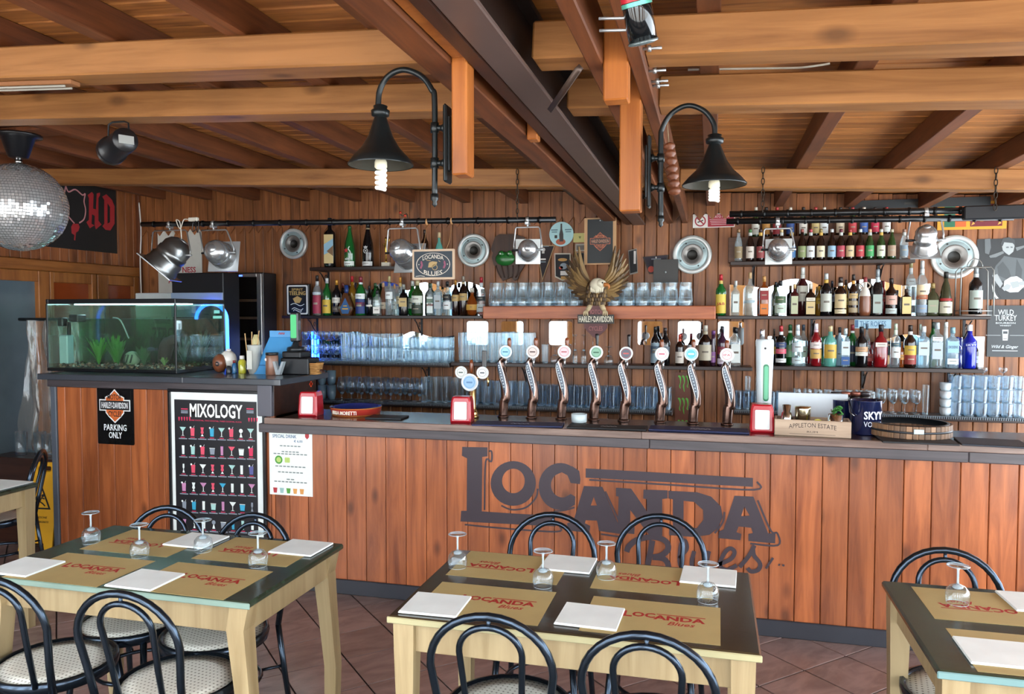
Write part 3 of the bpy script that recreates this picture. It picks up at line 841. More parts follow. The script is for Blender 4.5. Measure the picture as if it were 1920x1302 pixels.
# ---- eight curved bronze taps
BRONZE = C('#6b5248', .2, .85, .3)
SILV = C('#cfd4d8', .2, .9)
NAVY = C('#26384f', .25, 0, .4)
HANDW = C('#7a3f22', .25, 0, .5)
def tap(px, py, bx, by, face, inner, word, label, handle):
    b = at(bx, by, Y=4.43); b.z = BT
    top = at(px, py, Y=4.40)
    h = top.z - BT - .035
    t = thing('beer_tap', label, 'beer tap', (b.x, b.y, BT), 0, 'curved bronze beer taps')
    dx = top.x - b.x
    cl = [(0, 0, 0), (.006, 0, .10 * h / .4), (.016, 0, .32 * h), (.014, -.0, .5 * h), (-.001, 0, .7 * h), (-.014, 0, .86 * h), (-.008, -.004, .95 * h), (dx * .6, -.012, 1.0 * h)]
    cl = smooth_line(cl, 4)
    rr = []
    for i in range(len(cl)):
        u = i / (len(cl) - 1)
        rr.append(.0265 * (1 - u) ** 2 + .0275 * 2 * u * (1 - u) + .0125 * u * u + .003 * math.sin(math.pi * u))
    m = MB(); m.tube(cl, rr, 16); m.build('column', BRONZE, t)
    m = MB(); m.lathe([(.034, 0), (.034, .006), (.027, .012)], 16); m.build('base_ring', BRONZE, t)
    # leaf shaped silver plate with a dark field on the front
    for k, mat, nm in ((1.0, SILV, 'plate'), (.84, NAVY, 'plate_field')):
        a = []; bq = []
        for i in range(15):
            u = i / 14; q = .30 + .56 * u if k == 1 else .335 + .49 * u
            j = q * (len(cl) - 1); j0 = int(j); f_ = j - j0
            c = [cl[j0][n_] * (1 - f_) + cl[j0 + 1][n_] * f_ for n_ in range(3)]
            w_ = .0165 * k * math.sin(math.pi * u) ** .75
            r_ = rr[j0] + (.0022 if k < 1 else .0008)
            lean = .010 * (u - .5)
            a.append((c[0] - w_ - lean, c[1] - math.sqrt(max(r_ * r_ - (w_ * .8) ** 2, 1e-6)), c[2])); bq.append((c[0] + w_ - lean, c[1] - math.sqrt(max(r_ * r_ - (w_ * .8) ** 2, 1e-6)), c[2]))
        m = MB(); n_ = len(a); m.smooth = True
        mid = [((p[0] + q_[0]) / 2, min(p[1], q_[1]) - .004, p[2]) for p, q_ in zip(a, bq)]
        m.add(a + mid + bq, [(i, i + 1, n_ + i + 1, n_ + i) for i in range(n_ - 1)] + [(n_ + i, n_ + i + 1, 2 * n_ + i + 1, 2 * n_ + i) for i in range(n_ - 1)])
        m.build(nm, mat, t)
        if k < 1:
            m = MB()
            z0 = mid[1][2]; z1 = mid[-2][2]
            for i in range(1, 10):
                c = mid[i + 2]; m.box(c[0] - .0045, c[0] + .0025, c[1] - .0022, c[1], c[2] - .0028, c[2] + .0028, 0)
            m.build('plate_lettering', C('#93a7b6', .3, .3), t)
    # badge
    bx_, bz = top.x - b.x, top.z - BT
    T = front((bx_, -.03, bz))
    bd = MB(); bd.lathe([(.036, -.008), (.0385, -.002), (.0385, .004), (.034, .007), (.0335, .0055), (0, .0055)], 28, T)
    bd = bd.build('badge', face, t)
    m = MB(); fill(m, [circ(.029, 24)], .0012, T @ Matrix.Translation((0, 0, .0056))); f_ = m.build('badge_field', inner[0], bd)
    m = MB(); fill(m, [circ(.0255, 24), circ(.0238, 24)], .001, T @ Matrix.Translation((0, 0, .0069)))
    if word: text(m, word, .010, T @ Matrix.Translation((0, 0, .0069)), .001, .02, w=.036)
    else: m.box(-.016, .016, -.004, .004, .0069, .0079, 0, T)
    m.build('badge_print', inner[1], bd)
    m = MB(); m.tube([(bx_, -.022, bz - .034), (bx_, -.018, bz - .055), (dx * .6, -.012, h)], .008, 8); m.tube([(dx * .6 + .006, .0, h), (dx * .6 + .012, -.03, h - .004), (dx * .6 + .013, -.034, h - .05)], .0055, 8); m.build('faucet', SILV, t)
    hx, hz = bx_ + handle[1], bz
    m = MB()
    if handle[0] == 'wood': m.lathe([(.006, .02), (.009, .03), (.0125, .05), (.0125, .068), (.009, .079), (.0, .083)], 14, Matrix.Translation((hx, -.012, hz))); hm = HANDW
    else: m.lathe([(.005, .02), (.0075, .05), (.010, .09), (.011, .104), (.0, .108)], 8, Matrix.Translation((hx, -.012, hz))); hm = BLACK
    m.build('handle', hm, t)
    return t
WB = C('#e9eef0', .25, 0, .4)
tap(948, 660, 943, 785, WB, (C('#9fd3e4', .4), C('#3f86a6', .4)), '', 'bronze beer tap with a plain pale blue badge, first from the left', ('wood', .018))
tap(999, 660, 996, 787, WB, (C('#d6c8c2', .4), C('#5b4640', .4)), '', 'bronze beer tap with a white badge ringed in brown, second from left', ('wood', .014))
tap(1058, 660, 1052, 788, WB, (C('#eac7cc', .4), C('#b5646e', .4)), '', 'bronze beer tap with a pink and white badge', ('wood', .012))
tap(1118, 661, 1113, 789, WB, (C('#7fae93', .4), C('#2f6247', .4)), '', 'bronze beer tap with a green badge and tall black handle', ('black', .002))
tap(1174, 663, 1169, 792, WB, (C('#4d5563', .4), C('#b94a4a', .4)), '', 'bronze beer tap with a dark slate badge and thin black handle', ('black', .014))
tap(1241, 664, 1237, 791, WB, (C('#eee8e8', .4), C('#c2506a', .4)), '', 'bronze beer tap with a white badge printed with pink fruits', ('wood', -.002))
tap(1296, 664, 1299, 795, WB, (C('#57bad6', .4), C('#e6f2f4', .4)), '', 'bronze beer tap with a bright turquoise badge', ('wood', .012))
tap(1363, 666, 1363, 797, WB, (C('#d7e0e6', .4), C('#b82f35', .4)), 'IPA', 'bronze beer tap with a white badge reading IPA in red, last on the right', ('wood', .0))
# ---- gold tap tower with three round badges
b = at(886, 776, Y=4.36); b.z = BT
t = thing('tap_tower', 'gold beer tower with one large and two small round badges', 'beer tap', b)
GOLD = C('#d6b277', .18, .9)
m = MB(); m.lathe([(.038, 0), (.038, .012), (.030, .02), (.034, .03), (.027, .04), (.0215, .055), (.0205, .19), (.024, .2), (.022, .24)], 18); m.build('column', GOLD, t)
m = MB(); m.tube([(-.055, .01, .245), (0, .01, .232), (.065, .01, .245)], .012, 10); m.build('cross_pipe', GOLD, t)
for bx_, bz, r_, c1, c2, w_ in ((-.006, .213, .052, '#8fb9dd', '#5b87b5', ''), (-.062, .27, .037, '#dfe5df', '#50615a', ''), (.07, .27, .037, '#e3e6e6', '#3b4450', '')):
    T = front((bx_, -.035 if r_ > .05 else -.025, bz))
    m = MB(); m.lathe([(r_ * .95, -.008), (r_, -.002), (r_, .004), (r_ * .88, .007), (r_ * .87, .0055), (0, .0055)], 28, T); bd = m.build('badge', WB, t)
    m = MB(); fill(m, [circ(r_ * .74, 24)], .001, T @ Matrix.Translation((0, 0, .0056))); m.build('badge_field', C(c1, .4), bd)
    m = MB(); fill(m, [circ(r_ * .62, 24), circ(r_ * .58, 24)], .001, T @ Matrix.Translation((0, 0, .0067)))
    if w_: text(m, w_, r_ * .28, T @ Matrix.Translation((0, 0, .0067)), .001, .02)
    else: m.box(-r_ * .35, r_ * .35, -r_ * .1, r_ * .1, .0067, .0077, 0, T)
    m.build('badge_print', C(c2, .4), bd)
m = MB(); m.lathe([(.006, .26), (.0115, .29), (.0125, .32), (.009, .34), (0, .346)], 14, Matrix.Translation((-.006, .0, 0))); m.build('handle', HANDW, t)
m = MB(); m.box(.06, .088, -.012, .008, .30, .40, .004); m.build('handle', BLACK, t)
m = MB(); m.tube([(.08, .0, .25), (.10, -.01, .235), (.10, -.014, .19)], .007, 8); m.build('faucet', GOLD, t)
# ---- white tall tower
b = at(1432, 790, Y=4.40); b.z = BT
t = thing('tap_tower', 'tall white beer tower with a green window behind the red dispenser', 'beer tap', b)
m = MB(); m.lathe([(.047, 0), (.045, .04), (.038, .06), (.037, .09), (.0465, .40), (.047, .468), (.043, .478), (0, .478)], 22); m.build('column', C('#dfeef4', .2, 0, .4), t)
m = MB(); m.lathe([(.013, .478), (.013, .528), (.010, .533), (0, .533)], 14, Matrix.Translation((-.014, 0, 0))); m.build('tap_stem', SILV, t)
T = Matrix.Translation((.006, -.0465, .215))
m = MB(); m.prism(rrect(.030, .20, .0145, 5), .006, front((.006, -.0405, .245))); w_ = m.build('window', C('#1f7a54', .12, 0, .6), t)
m = MB(); m.prism(rrect(.020, .18, .0095, 5), .002, front((.006, -.0466, .245))); m.build('window_field', C('#4fb58a', .2, 0, .5), w_)  # lighter green field inside the window
m = MB(); m.lathe([(.006, 0), (.006, .003), (0, .003)], 12, front((0, -.0455, .43))); m.build('screw', BLACK, t)
# ---- napkin dispensers
def dispenser(px, py, rz, label):
    b = on_bar(px, py)
    t = thing('napkin_dispenser', label, 'napkin dispenser', (b.x, b.y + .06, BT), rz, 'red napkin dispensers')
    m = MB()
    pr = [(-.058, .0), (.058, .0), (.060, .02), (.056, .12), (.048, .145), (-.048, .145), (-.056, .12), (-.060, .02)]
    bm = MB()
    vs = [(x * 1.0, -.055 + .012 * z / .145, z) for x, z in pr] + [(x * 1.0, .055 - .012 * z / .145, z) for x, z in pr]
    vs += [(x * .84, -.061 + .012 * z / .145, .01 + z * .88) for x, z in pr] + [(x * .84, .061 - .012 * z / .145, .01 + z * .88) for x, z in pr]
    n = 8
    fs = [tuple(range(16, 24)), tuple(reversed(range(24, 32)))] + [(i, 8 + i, 8 + (i + 1) % n, (i + 1) % n) for i in range(n)]
    fs += [(16 + (i + 1) % n, 16 + i, i, (i + 1) % n) for i in range(n)] + [(24 + i, 24 + (i + 1) % n, 8 + (i + 1) % n, 8 + i) for i in range(n)]
    m.add(vs, fs); m.build('housing', RED, t)
    m = MB(); m.prism(rrect(.072, .100, .006), .002, front((0, -.0605, .068)) @ Matrix.Rotation(-.08, 4, 'X')); m.build('napkin_face', C('#f1f4f5', .6), t)
dispenser(574, 781, .12, 'red napkin dispenser by the step of the raised counter')
dispenser(861, 793, .12, 'red napkin dispenser in front of the gold beer tower')
dispenser(1429, 812, 0, 'red napkin dispenser in front of the tall white tower')
# ---- round blue tray with a red rim
b = on_bar(646, 783)
t = thing('serving_tray', 'round beer tray with blue inside and red lettered rim', 'tray', (b.x, b.y + .155, BT))
m = MB(); m.lathe([(.145, 0), (.155, .046), (.158, .05)], 40, cap1=False); m.build('rim', C('#b5392f', .35, 0, .4), t)
m = MB(); m.lathe([(.0, .012), (.142, .013), (.150, .046), (.153, .0515), (.158, .0505)], 40, cap0=False, cap1=False); m.build('inside', C('#1d2a6b', .25, 0, .5), t)
m = MB()
for z in (.0035, .044): m.lathe([(.1462 + .0095 * z / .044, z), (.1472 + .0095 * z / .044, z + .004)], 40, cap0=False, cap1=False)
m.build('gold_line', C('#d9a24a', .3, .5), t)
m = MB(); text_bend(m, 'BIRRA MORETTI', .021, .1515, Matrix.Translation((0, 0, .024)) @ Matrix.Rotation(-.12, 4, 'Z'), .175, .002, .03); m.build('rim_lettering', C('#f3ead9', .4), t)
# ---- bar mats
def matt(x0y0, x1y1, depth, mat, label, word='', wc='#dfe6ef'):
    a = at(*x0y0, Z=BT); c = at(*x1y1, Z=BT)
    L_ = (c - a).length; ang = math.atan2(c.y - a.y, c.x - a.x)
    o = thing('bar_mat', label, 'bar mat', (a.x, a.y, BT + .0002), ang)
    m = MB(); m.box(0, L_, 0, depth, 0, .009, .002); m.build('rubber', mat, o)
    if word:
        m = MB(); strip(m, smooth_line([(L_ * (.42 + .025 * i), depth * (.4 + .12 * (i % 2))) for i in range(9)], 4), .008, .0004, Matrix.Translation((0, 0, .0092))); m.build('white_script', C(wc, .5), o)
    return o
BMAT = C('#15224f', .5); KMAT = C('#17191d', .6)
matt((884, 799), (1054, 803), .15, BMAT, 'dark blue bar mat at the foot of the left taps', 'x')
matt((1216, 808), (1405, 815), .15, BMAT, 'dark blue bar mat at the foot of the right taps', 'x')
matt((1062, 804), (1212, 809), .14, KMAT, 'black bar mat lettered in white between the blue mats', 'x')
matt((684, 786), (752, 788), .14, C('#20262b', .5), 'small dark slate mat right of the round tray')
matt((1655, 831), (1800, 837), .22, KMAT, 'black bar mat under the wooden barrel tray')
matt((1803, 836), (1935, 843), .22, C('#1c2430', .5), 'dark slate bar mat at the right end of the bar')
# ---- small white cup
b = on_bar(1083, 795)
m = MB(); m.lathe([(.036, 0), (.043, .004), (.045, .05), (.041, .05), (.039, .008), (0, .008)], 22, cap1=False)
tag(m.build('cup', C('#d5e6ea', .3, 0, .3), None, (b.x, b.y + .05, BT)), 'small white cup between the taps on the black mat', 'cup')
# ---- wooden caddy lettered APPLETON ESTATE and what stands in it
b0 = on_bar(1452, 816); b1 = on_bar(1596, 823)
L_ = (b1 - b0).length; ang = math.atan2(b1.y - b0.y, b1.x - b0.x)
CRW = wood('caddy wood', '#b9a189', '#98806a', 'X', .5, .05, 10, .1)
t = thing('bar_caddy', 'open wooden bar caddy lettered APPLETON ESTATE', 'box', (b0.x, b0.y, BT), ang)
m = MB(); m.box(0, L_, 0, .010, 0, .082, .002); m.build('front_panel', CRW, t)
m = MB(); m.box(0, L_, .135, .145, 0, .082, .002); m.build('back_panel', CRW, t)
for x in (0, L_ - .01):
    m = MB(); m.box(x, x + .01, .0101, .1349, 0, .082, .002); m.build('end_panel', CRW, t)
m = MB(); m.box(.0101, L_ - .0101, .0101, .1349, .0, .008); m.build('bottom', CRW, t)
m = MB(); T = front((L_ * .5, -.0002, .048)); text(m, 'APPLETON ESTATE', .022, T, .001, .0, w=L_ * .62, arch=.010)
text(m, 'RUM', .009, front((L_ * .5, -.0002, .024)), .001, 0, w=.05); m.box(L_ * .2, L_ * .8, -.0011, -.0002, .0115, .013)
m.build('lettering', C('#3a2c26', .6), t)
def in_caddy(u, v, z=.0085): 
    q = Matrix.Rotation(ang, 3, 'Z') @ Vector((u, v, 0)); return (b0.x + q.x, b0.y + q.y, BT + z)
m = MB(); m.lathe([(.036, 0), (.030, .07), (.024, .10), (.0185, .104), (.022, .14), (.021, .14), (.017, .106)], 20); tag(m.build('shaker', CHROME, None, in_caddy(.058, .07)), 'chrome cocktail shaker with narrow cap in the wooden caddy', 'shaker')
m = MB(); m.lathe([(.040, .135), (.0395, .12), (.033, 0)][::-1], 20, cap0=True); tag(m.build('shaker_tin', C('#c8bfa2', .2, 1), None, in_caddy(.135, .075)), 'plain upturned steel tin with warm sheen in the wooden caddy', 'shaker')
m = MB(); m.lathe([(.036, 0), (.037, .10), (.035, .10), (.034, .004)], 20, cap1=False); cup = m.build('steel_cup', CHROME, None, in_caddy(.29, .075)); tag(cup, 'steel cup holding mint leaves in the wooden caddy', 'cup')
m = MB(); random.seed(3)
for i in range(16):
    a = random.uniform(0, 6.28); r_ = random.uniform(.0, .03); z = random.uniform(.095, .135)
    m.ball((0, 0, 0), (.016, .010, .003), 6, 4, Matrix.Translation((r_ * math.cos(a), r_ * math.sin(a), z)) @ Euler((random.uniform(-1, 1), random.uniform(-1, 1), a)).to_matrix().to_4x4())
mint = m.build('mint_leaves', C('#2f6b25', .5), None, in_caddy(.29, .075)); tag(mint, 'bunch of green mint leaves in the steel cup', 'mint', kind='stuff')
m = MB(); m.prism(circ(.026, 14, 0, 0, None, 0, math.pi), .012, front((0, 0, 0))); m.build('x', C('#c9c13a', .4)); o = bpy.data.objects['x']; o.name = 'lemon_wedge'; o.location = in_caddy(.205, .04, .06); tag(o, 'yellow lemon wedge in the wooden caddy', 'lemon')
MB().box(.165, .245, .02, .125, .0085, .059, .003).build('steel_insert', CHROME, t)
bb = at(1522, 790, Y=4.42)
m = MB(); m.box(-.175, .175, -.004, .004, 0, .19, .002); o = m.build('white_board', C('#cdd8e0', .5), None, (bb.x, 4.40, BT)); tag(o, 'blank white board standing behind the caddy', 'board'); 
# ---- dark blue ice buckets
def bucket(px, py, r_, h, label, words, y=None):
    b = on_bar(px, py)
    t = thing('ice_bucket', label, 'bucket', (b.x, (b.y + r_) if y is None else y, BT))
    m = MB(); m.lathe([(r_ * .94, 0), (r_ * .96, .006), (r_, h), (r_ * 1.02, h + .004), (r_ * .97, h), (r_ * .92, .01), (0, .01)], 30, cap1=False); m.build('bucket', C('#141d44', .18, .2, .6), t)
    if words:
        m = MB()
        text_bend(m, 'SKYY', h * .22, r_ * 1.0, Matrix.Translation((0, 0, h * .60)) @ Matrix.Rotation(.35, 4, 'Z'), r_ * 1.25, .004, .03)
        text_bend(m, 'VODKA', h * .15, r_ * 1.0, Matrix.Translation((0, 0, h * .34)) @ Matrix.Rotation(.35, 4, 'Z'), r_ * 1.25, .004, 0)
        m.build('lettering', C('#dfe6f2', .4), t)
    m = MB(); m.tube([(-r_ * 1.03, 0, h - .01), (-r_ * 1.03, -.03, h - .06), (-r_ * .8, -r_ * .72, h - .075)], .0025, 5); m.build('handle', CHROME, t)
    return t
bucket(1628, 818, .078, .172, 'dark blue ice bucket with white vodka lettering', True)
bucket(1588, 812, .06, .155, 'dark blue bucket half hidden behind the lettered one', False, 4.42)
t0 = None
for i, px in enumerate((1568, 1586, 1605, 1622)):
    b = at(px, 735, Y=4.475)
    h = b.z - BT
    m = MB(); m.lathe([(.024, 0), (.026, .01), (.026, h - .03), (.024, h - .02)], 16); 
    t = thing('spice_jar', 'dark jar with %s lid behind the blue bucket' % ('copper' if i in (1, 2) else 'black'), 'jar', (b.x, 4.475, BT), 0, 'dark jars behind the ice bucket'); m.build('jar', C('#1b1718', .3), t)
    m = MB(); m.lathe([(.028, h - .02), (.028, h - .002), (.026, h), (0, h)], 16); m.build('lid', C('#8c5748', .3, .6) if i in (1, 2) else C('#2b2528', .3), t)
    t['label'] = ('dark jar with black lid behind the bucket, leftmost of four', 'dark jar with copper lid behind the bucket, second of four', 'dark jar with copper lid behind the bucket, third of four', 'dark jar with black lid behind the bucket, rightmost of four')[i]
# ---- barrel tray of upright staves
b = on_bar(1722, 829)
t = thing('barrel_tray', 'round tray made like a sliced barrel with wooden staves', 'tray', (b.x, b.y + .19, BT + .0095))
R_ = .188
for i in range(44):
    a0 = 2 * math.pi * i / 44; a = a0 + math.pi / 44
    wd = R_ * math.sin(math.pi / 44)
    m = MB(); m.box(-wd * .96, wd * .96, -.005, .005, 0, .062, .0015)
    m.build('stave', wood('stave', '#8a6a4e', '#4d3523', 'Z', .5, .35, 10, 0), t, (R_ * math.sin(a), -R_ * math.cos(a), 0), (0, 0, a))
m = MB(); m.lathe([(R_ - .006, .004), (0, .004)], 40, cap0=False); m.build('tray_bottom', BLACKM, t)
m = MB(); m.lathe([(R_ - .0065, .03), (R_ - .0065, .0635), (R_ - .02, .064)], 44, cap0=False, cap1=False); m.build('lining', C('#1d2226', .35), t)
m = MB(); m.lathe([(R_ + .0055, .026), (R_ + .0072, .027), (R_ + .0072, .036), (R_ + .0055, .037)], 44, cap0=False, cap1=False); m.build('hoop', C('#3a3c40', .35, .7), t)
m = MB(); m.box(-.022, .022, -R_ - .0095, -R_ - .007, .028, .05, .003); m.build('plaque', C('#bfe0ea', .4), t)

# ================================================================ things on the raised counter
HT = 1.2624
def on_hi(px, py): return at(px, py, Z=HT)
# ---- aquarium
ax0, ax1, ay0, ay1 = -4.335, -3.33, 4.26, 4.77
az1 = 1.745
aq = thing('aquarium', 'long glass aquarium with green plants and gravel on the raised counter', 'aquarium', (ax0, ay0, HT))
w, d, h = ax1 - ax0, ay1 - ay0, az1 - HT
FRM = C('#14181c', .3, 0, .3)
m = MB(); m.box(-.006, w + .006, -.006, d + .006, 0, .022, .003); m.build('base_frame', FRM, aq)
m = MB()
for x in (0, w - .016): m.box(x - .004 if x == 0 else x, x + .016 if x == 0 else x + .02, -.005, d + .005, h - .03, h, .002)
for y in (0, d - .016): m.box(.0161, w - .0001, y - .004 if y == 0 else y, y + .012 if y == 0 else y + .018, h - .03, h, .002)
m.build('top_frame', FRM, aq)
m = MB()
for x, y in ((0, 0), (w, 0), (w, d), (0, d)): m.box(x - .006, x + .006, y - .0055, y + .0055, .0225, h - .0305, .002)
m.build('corner_seal', FRM, aq)
AQG = glass('#eaf7f1', .985, .3)
MB().box(.0065, w - .0065, 0, .005, .0225, h - .0305).build('glass_pane', AQG, aq)
MB().box(w - .003, w + .002, .006, d - .006, .0225, h - .0305).build('glass_pane', AQG, aq)
MB().box(-.002, .003, .006, d - .006, .0225, h - .0305).build('glass_pane', AQG, aq)
MB().box(.0065, w - .0065, d - .004, d, .0225, h - .0305).build('glass_pane', glass('#c9e6d4', .985, .1), aq)
MB().box(.008, w - .008, .0065, d - .0065, .35, .352).build('water_surface', glass('#b9e2e2', .85, .6), aq)
WAT = glass('#b4dcbc', .985, .0)
MB().box(.008, w - .008, .26, .262, .03, .349).build('cloudy_water', WAT, aq)
MB().box(.02, w - .02, .03, d - .02, h - .029, h - .02).build('lid', C('#3a4148', .4), aq)
random.seed(11)
m = MB()
pal = ['#8a6f58', '#b98f74', '#5f5a50', '#cfc6b4', '#77523f']
for i in range(420):
    x, y = random.uniform(.02, w - .02), random.uniform(.012, d - .02)
    m.mi = random.randrange(5)
    m.ball((x, y, .024 + random.uniform(0, .022)), (random.uniform(.007, .014), random.uniform(.007, .012), random.uniform(.005, .009)), 6, 4)
tag(m.build('gravel', [C(c, .5) for c in pal], aq), kind='stuff')
def plant(x, y, hh, n, col, spread, wd):
    m = MB()
    for i in range(n):
        a = random.uniform(0, 6.28); s = random.uniform(.3, 1) * spread; zt = hh * random.uniform(.55, 1)
        pts = [(x, y, .04), (x + s * .4 * math.cos(a), y + s * .4 * math.sin(a), .04 + zt * .5), (x + s * math.cos(a), y + s * math.sin(a), .04 + zt)]
        pts = smooth_line(pts, 3)
        L_ = len(pts); vs = []; 
        for k, p in enumerate(pts):
            ww = wd * math.sin(math.pi * (k + .6) / (L_ + .4))
            vs += [(p[0] - ww * math.sin(a), p[1] + ww * math.cos(a), p[2]), (p[0] + ww * math.sin(a), p[1] - ww * math.cos(a), p[2])]
        m.add(vs, [(2 * k, 2 * k + 1, 2 * k + 3, 2 * k + 2) for k in range(L_ - 1)])
    return m.build('water_plant', C(col, .5), aq)
plant(.30, .12, .19, 50, '#4f9a32', .08, .009); plant(.42, .16, .17, 50, '#3d8a2c', .07, .009); plant(.66, .12, .14, 40, '#3a6a3c', .06, .008); plant(.36, .20, .20, 60, '#3f8a2a', .07, .008); plant(.22, .32, .22, 40, '#48703a', .08, .007); plant(.42, .36, .24, 50, '#2f5f2d', .08, .008)
plant(.55, .38, .22, 40, '#33584a', .08, .008); plant(.93, .18, .20, 40, '#2c4a35', .06, .008); plant(.93, .36, .24, 50, '#2a4530', .07, .008); plant(.82, .12, .06, 24, '#86a45c', .035, .006); plant(.30, .40, .2, 40, '#557f46', .09, .007)
m = MB(); m.tube(smooth_line([(.70, .28, .05), (.74, .25, .16), (.80, .24, .21), (.86, .28, .19)], 5), [.05] * 8 + [.035] * 8, 8); m.tube(smooth_line([(.80, .30, .04), (.82, .28, .13), (.86, .25, .22), (.90, .22, .25)], 5), .022, 8); m.build('driftwood', C('#3a2a25', .7), aq)
m = MB(); m.ball((.56, .13, .085), (.055, .045, .05), 10, 7); rk = m.build('rock', C('#9fae8f', .6), aq)
m = MB()
for a in (-.5, 0, .5): m.tube([(.56 + .055 * math.sin(a + q * .3), .13 - .047 * math.cos(a), .085 + .045 * q) for q in (-.6, 0, .6)], .006, 5)
m.build('rock_stripe', C('#3d4c3c', .6), rk)
m = MB(); m.box(.05, w - .05, .18, .24, h - .036, h - .0295); m.build('added_hood_lamp', C('#d8f2ff', .4, 0, 0, 6.0), aq)  # lamp strip added under the lid to brighten the tank
m = MB(); m.box(.03, .10, .06, .12, .045, .24, .006); m.build('filter_box', C('#bcd3d6', .3), aq)
m = MB(); m.box(.03, .075, .05, .10, .30, .36, .006); m.box(.115, .19, .06, .14, .33, .38, .006); m.tube([(.09, .09, .24), (.09, .09, .33)], .012, 8); m.build('pump', BLACK, aq)
m = MB(); m.tube(smooth_line([(.44, .10, .36), (.50, .10, .34), (.545, .12, .22)], 5), .004, 6); m.build('air_hose', C('#b9c7c0', .3), aq)
m = MB(); m.ball((.72, .12, .15), (.032, .008, .014), 10, 6); m.prism([(.03, -.001), (.05, .012), (.05, -.012)], .002, Matrix.Translation((.72, .119, .15)) @ front((0, 0, 0))); m.build('fish', C('#3a4350', .3), aq)
m = MB(); m.box(.44, .60, .44, .47, .03, .22, .01); m.box(.60, .66, .43, .47, .03, .17, .02); m.build('dark_background_stone', C('#1f2c2c', .6), aq)
# ---- ceramic snail-like pot, small bottles, stirrer pot
b = on_hi(406, 700)
t = thing('ceramic_pot', 'brown and white round ceramic pot lying with its hole to the front', 'pot', (b.x, b.y + .06, HT))
m = MB(); m.ball((.025, .03, .085), (.058, .05, .06), 16, 10); m.lathe([(.016, .13), (.016, .155), (0, .155)], 12, Matrix.Translation((.03, .03, 0))); m.build('white_body', C('#e3e2dc', .3, 0, .4), t)
m = MB(); m.ball((-.004, -.02, .062), (.045, .045, .062), 16, 10); bb = m.build('brown_body', C('#7f4a30', .35, 0, .4), t)
m = MB(); m.lathe([(.016, 0), (.011, .002), (0, -.004)], 14, front((.008, -.0635, .06)), cap0=False); m.build('hole', BLACK, bb)
def small(px, py, r_, h, col, cap, label, cat='bottle', ch=.2, y=None):
    b = on_hi(px, py)
    t = thing('small_bottle', label, cat, (b.x, (b.y + r_) if y is None else y, HT))
    m = MB(); m.lathe([(r_ * .95, 0), (r_, .004), (r_, h * (1 - ch - .12)), (r_ * .55, h * (1 - ch))], 14); m.build('body', col, t)
    m = MB(); m.lathe([(r_ * .62, h * (1 - ch)), (r_ * .62, h - .002), (r_ * .5, h), (0, h)], 14); m.build('cap', cap, t)
    return t
small(426, 701, .019, .05, C('#2e3136', .3), BLACK, 'short dark pot beside the ceramic pot', 'pot', .1)
small(437, 701, .014, .085, C('#2f6a9a', .25), C('#7a1f26', .3), 'tiny blue bottle with red cap on the raised counter')
small(450, 701, .025, .115, glass('#e3e04a', .35, .5), WHITE, 'small yellow bottle with white cap on the raised counter')
b = on_hi(469, 702)
t = thing('stirrer_cup', 'grey plastic cup holding wooden stirrers beside the blue stand', 'cup', (b.x, b.y + .05, HT))
m = MB(); m.lathe([(.034, 0), (.043, .17), (.046, .185), (.043, .185), (.032, .004)], 20, cap1=False); m.build('cup', C('#b9bdb8', .5), t)
for i in range(3):
    m = MB(); m.box(-.003, .003, -.001, .001, .01, .26 + .01 * i); m.build('stirrer', C('#cfa874', .6), t, (-.034 + .014 * i, -.01 + .008 * i, 0), (.0, -.10 + .12 * i, 0))
m = MB(); m.box(-.026, .012, -.0465, -.044, .03, .15, .001); m.build('paper_label', C('#d9dbd3', .6), t)
b = on_hi(447, 699)
m = MB(); m.lathe([(.03, 0), (.03, .10), (.02, .15), (.028, .19), (.012, .245), (0, .245)], 14)
tag(m.build('squeeze_bottle', C('#e4d9a0', .35), None, (b.x + .02, 4.62, HT)), 'pale yellow squeeze bottle behind the small bottles', 'bottle')
# ---- blue menu stand, brown jar, black unit
b = on_hi(498, 702)
t = thing('menu_stand', 'sloping sky blue display stand on the raised counter', 'stand', (b.x, b.y, HT), .08)
TT = Matrix.Translation((0, 0, .0)) @ Matrix(((1, .14, 0, 0), (0, 0, -1, 0), (0, 1, 0, 0), (0, 0, 0, 1)))
BLU = C('#4f9fdb', .45)
vs = [(-.085, 0, 0), (.085, 0, 0), (.145, .12, .235), (-.03, .12, .235), (-.085, .02, 0), (.085, .02, 0), (.145, .135, .235), (-.03, .135, .235)]
m = MB(); m.add(vs, [(0, 1, 2, 3), (5, 4, 7, 6), (1, 5, 6, 2), (4, 0, 3, 7), (3, 2, 6, 7), (1, 0, 4, 5)]); st = m.build('sloping_panel', BLU, t)
m = MB(); m.add([(-.03, .1195, .2352), (.145, .1195, .2352), (.145, .1195, .275), (-.03, .1195, .275), (-.03, .132, .2352), (.145, .132, .2352), (.145, .132, .275), (-.03, .132, .275)], [(0, 1, 2, 3), (5, 4, 7, 6), (1, 5, 6, 2), (4, 0, 3, 7), (3, 2, 6, 7), (1, 0, 4, 5)])
hd = m.build('header', BLU, t)
m = MB(); strip(m, smooth_line([(-.022 + .006 * i, (-.005, .007)[i % 2]) for i in range(8)], 4), .004, .001, front((.055, .119, .256))); m.build('header_print', C('#a8323a', .5), hd)
m = MB(); m.add([(-.073, .0225, .052), (.097, .0225, .052), (.0985, .0255, .058), (-.0715, .0255, .058)], [(0, 1, 2, 3)]); m.build('fold_line', C('#2d6fa8', .5), t)
small_j = on_hi(511, 703)
t = thing('jar', 'brown printed jar with black lid before the blue stand', 'jar', (small_j.x, small_j.y - .004, HT))
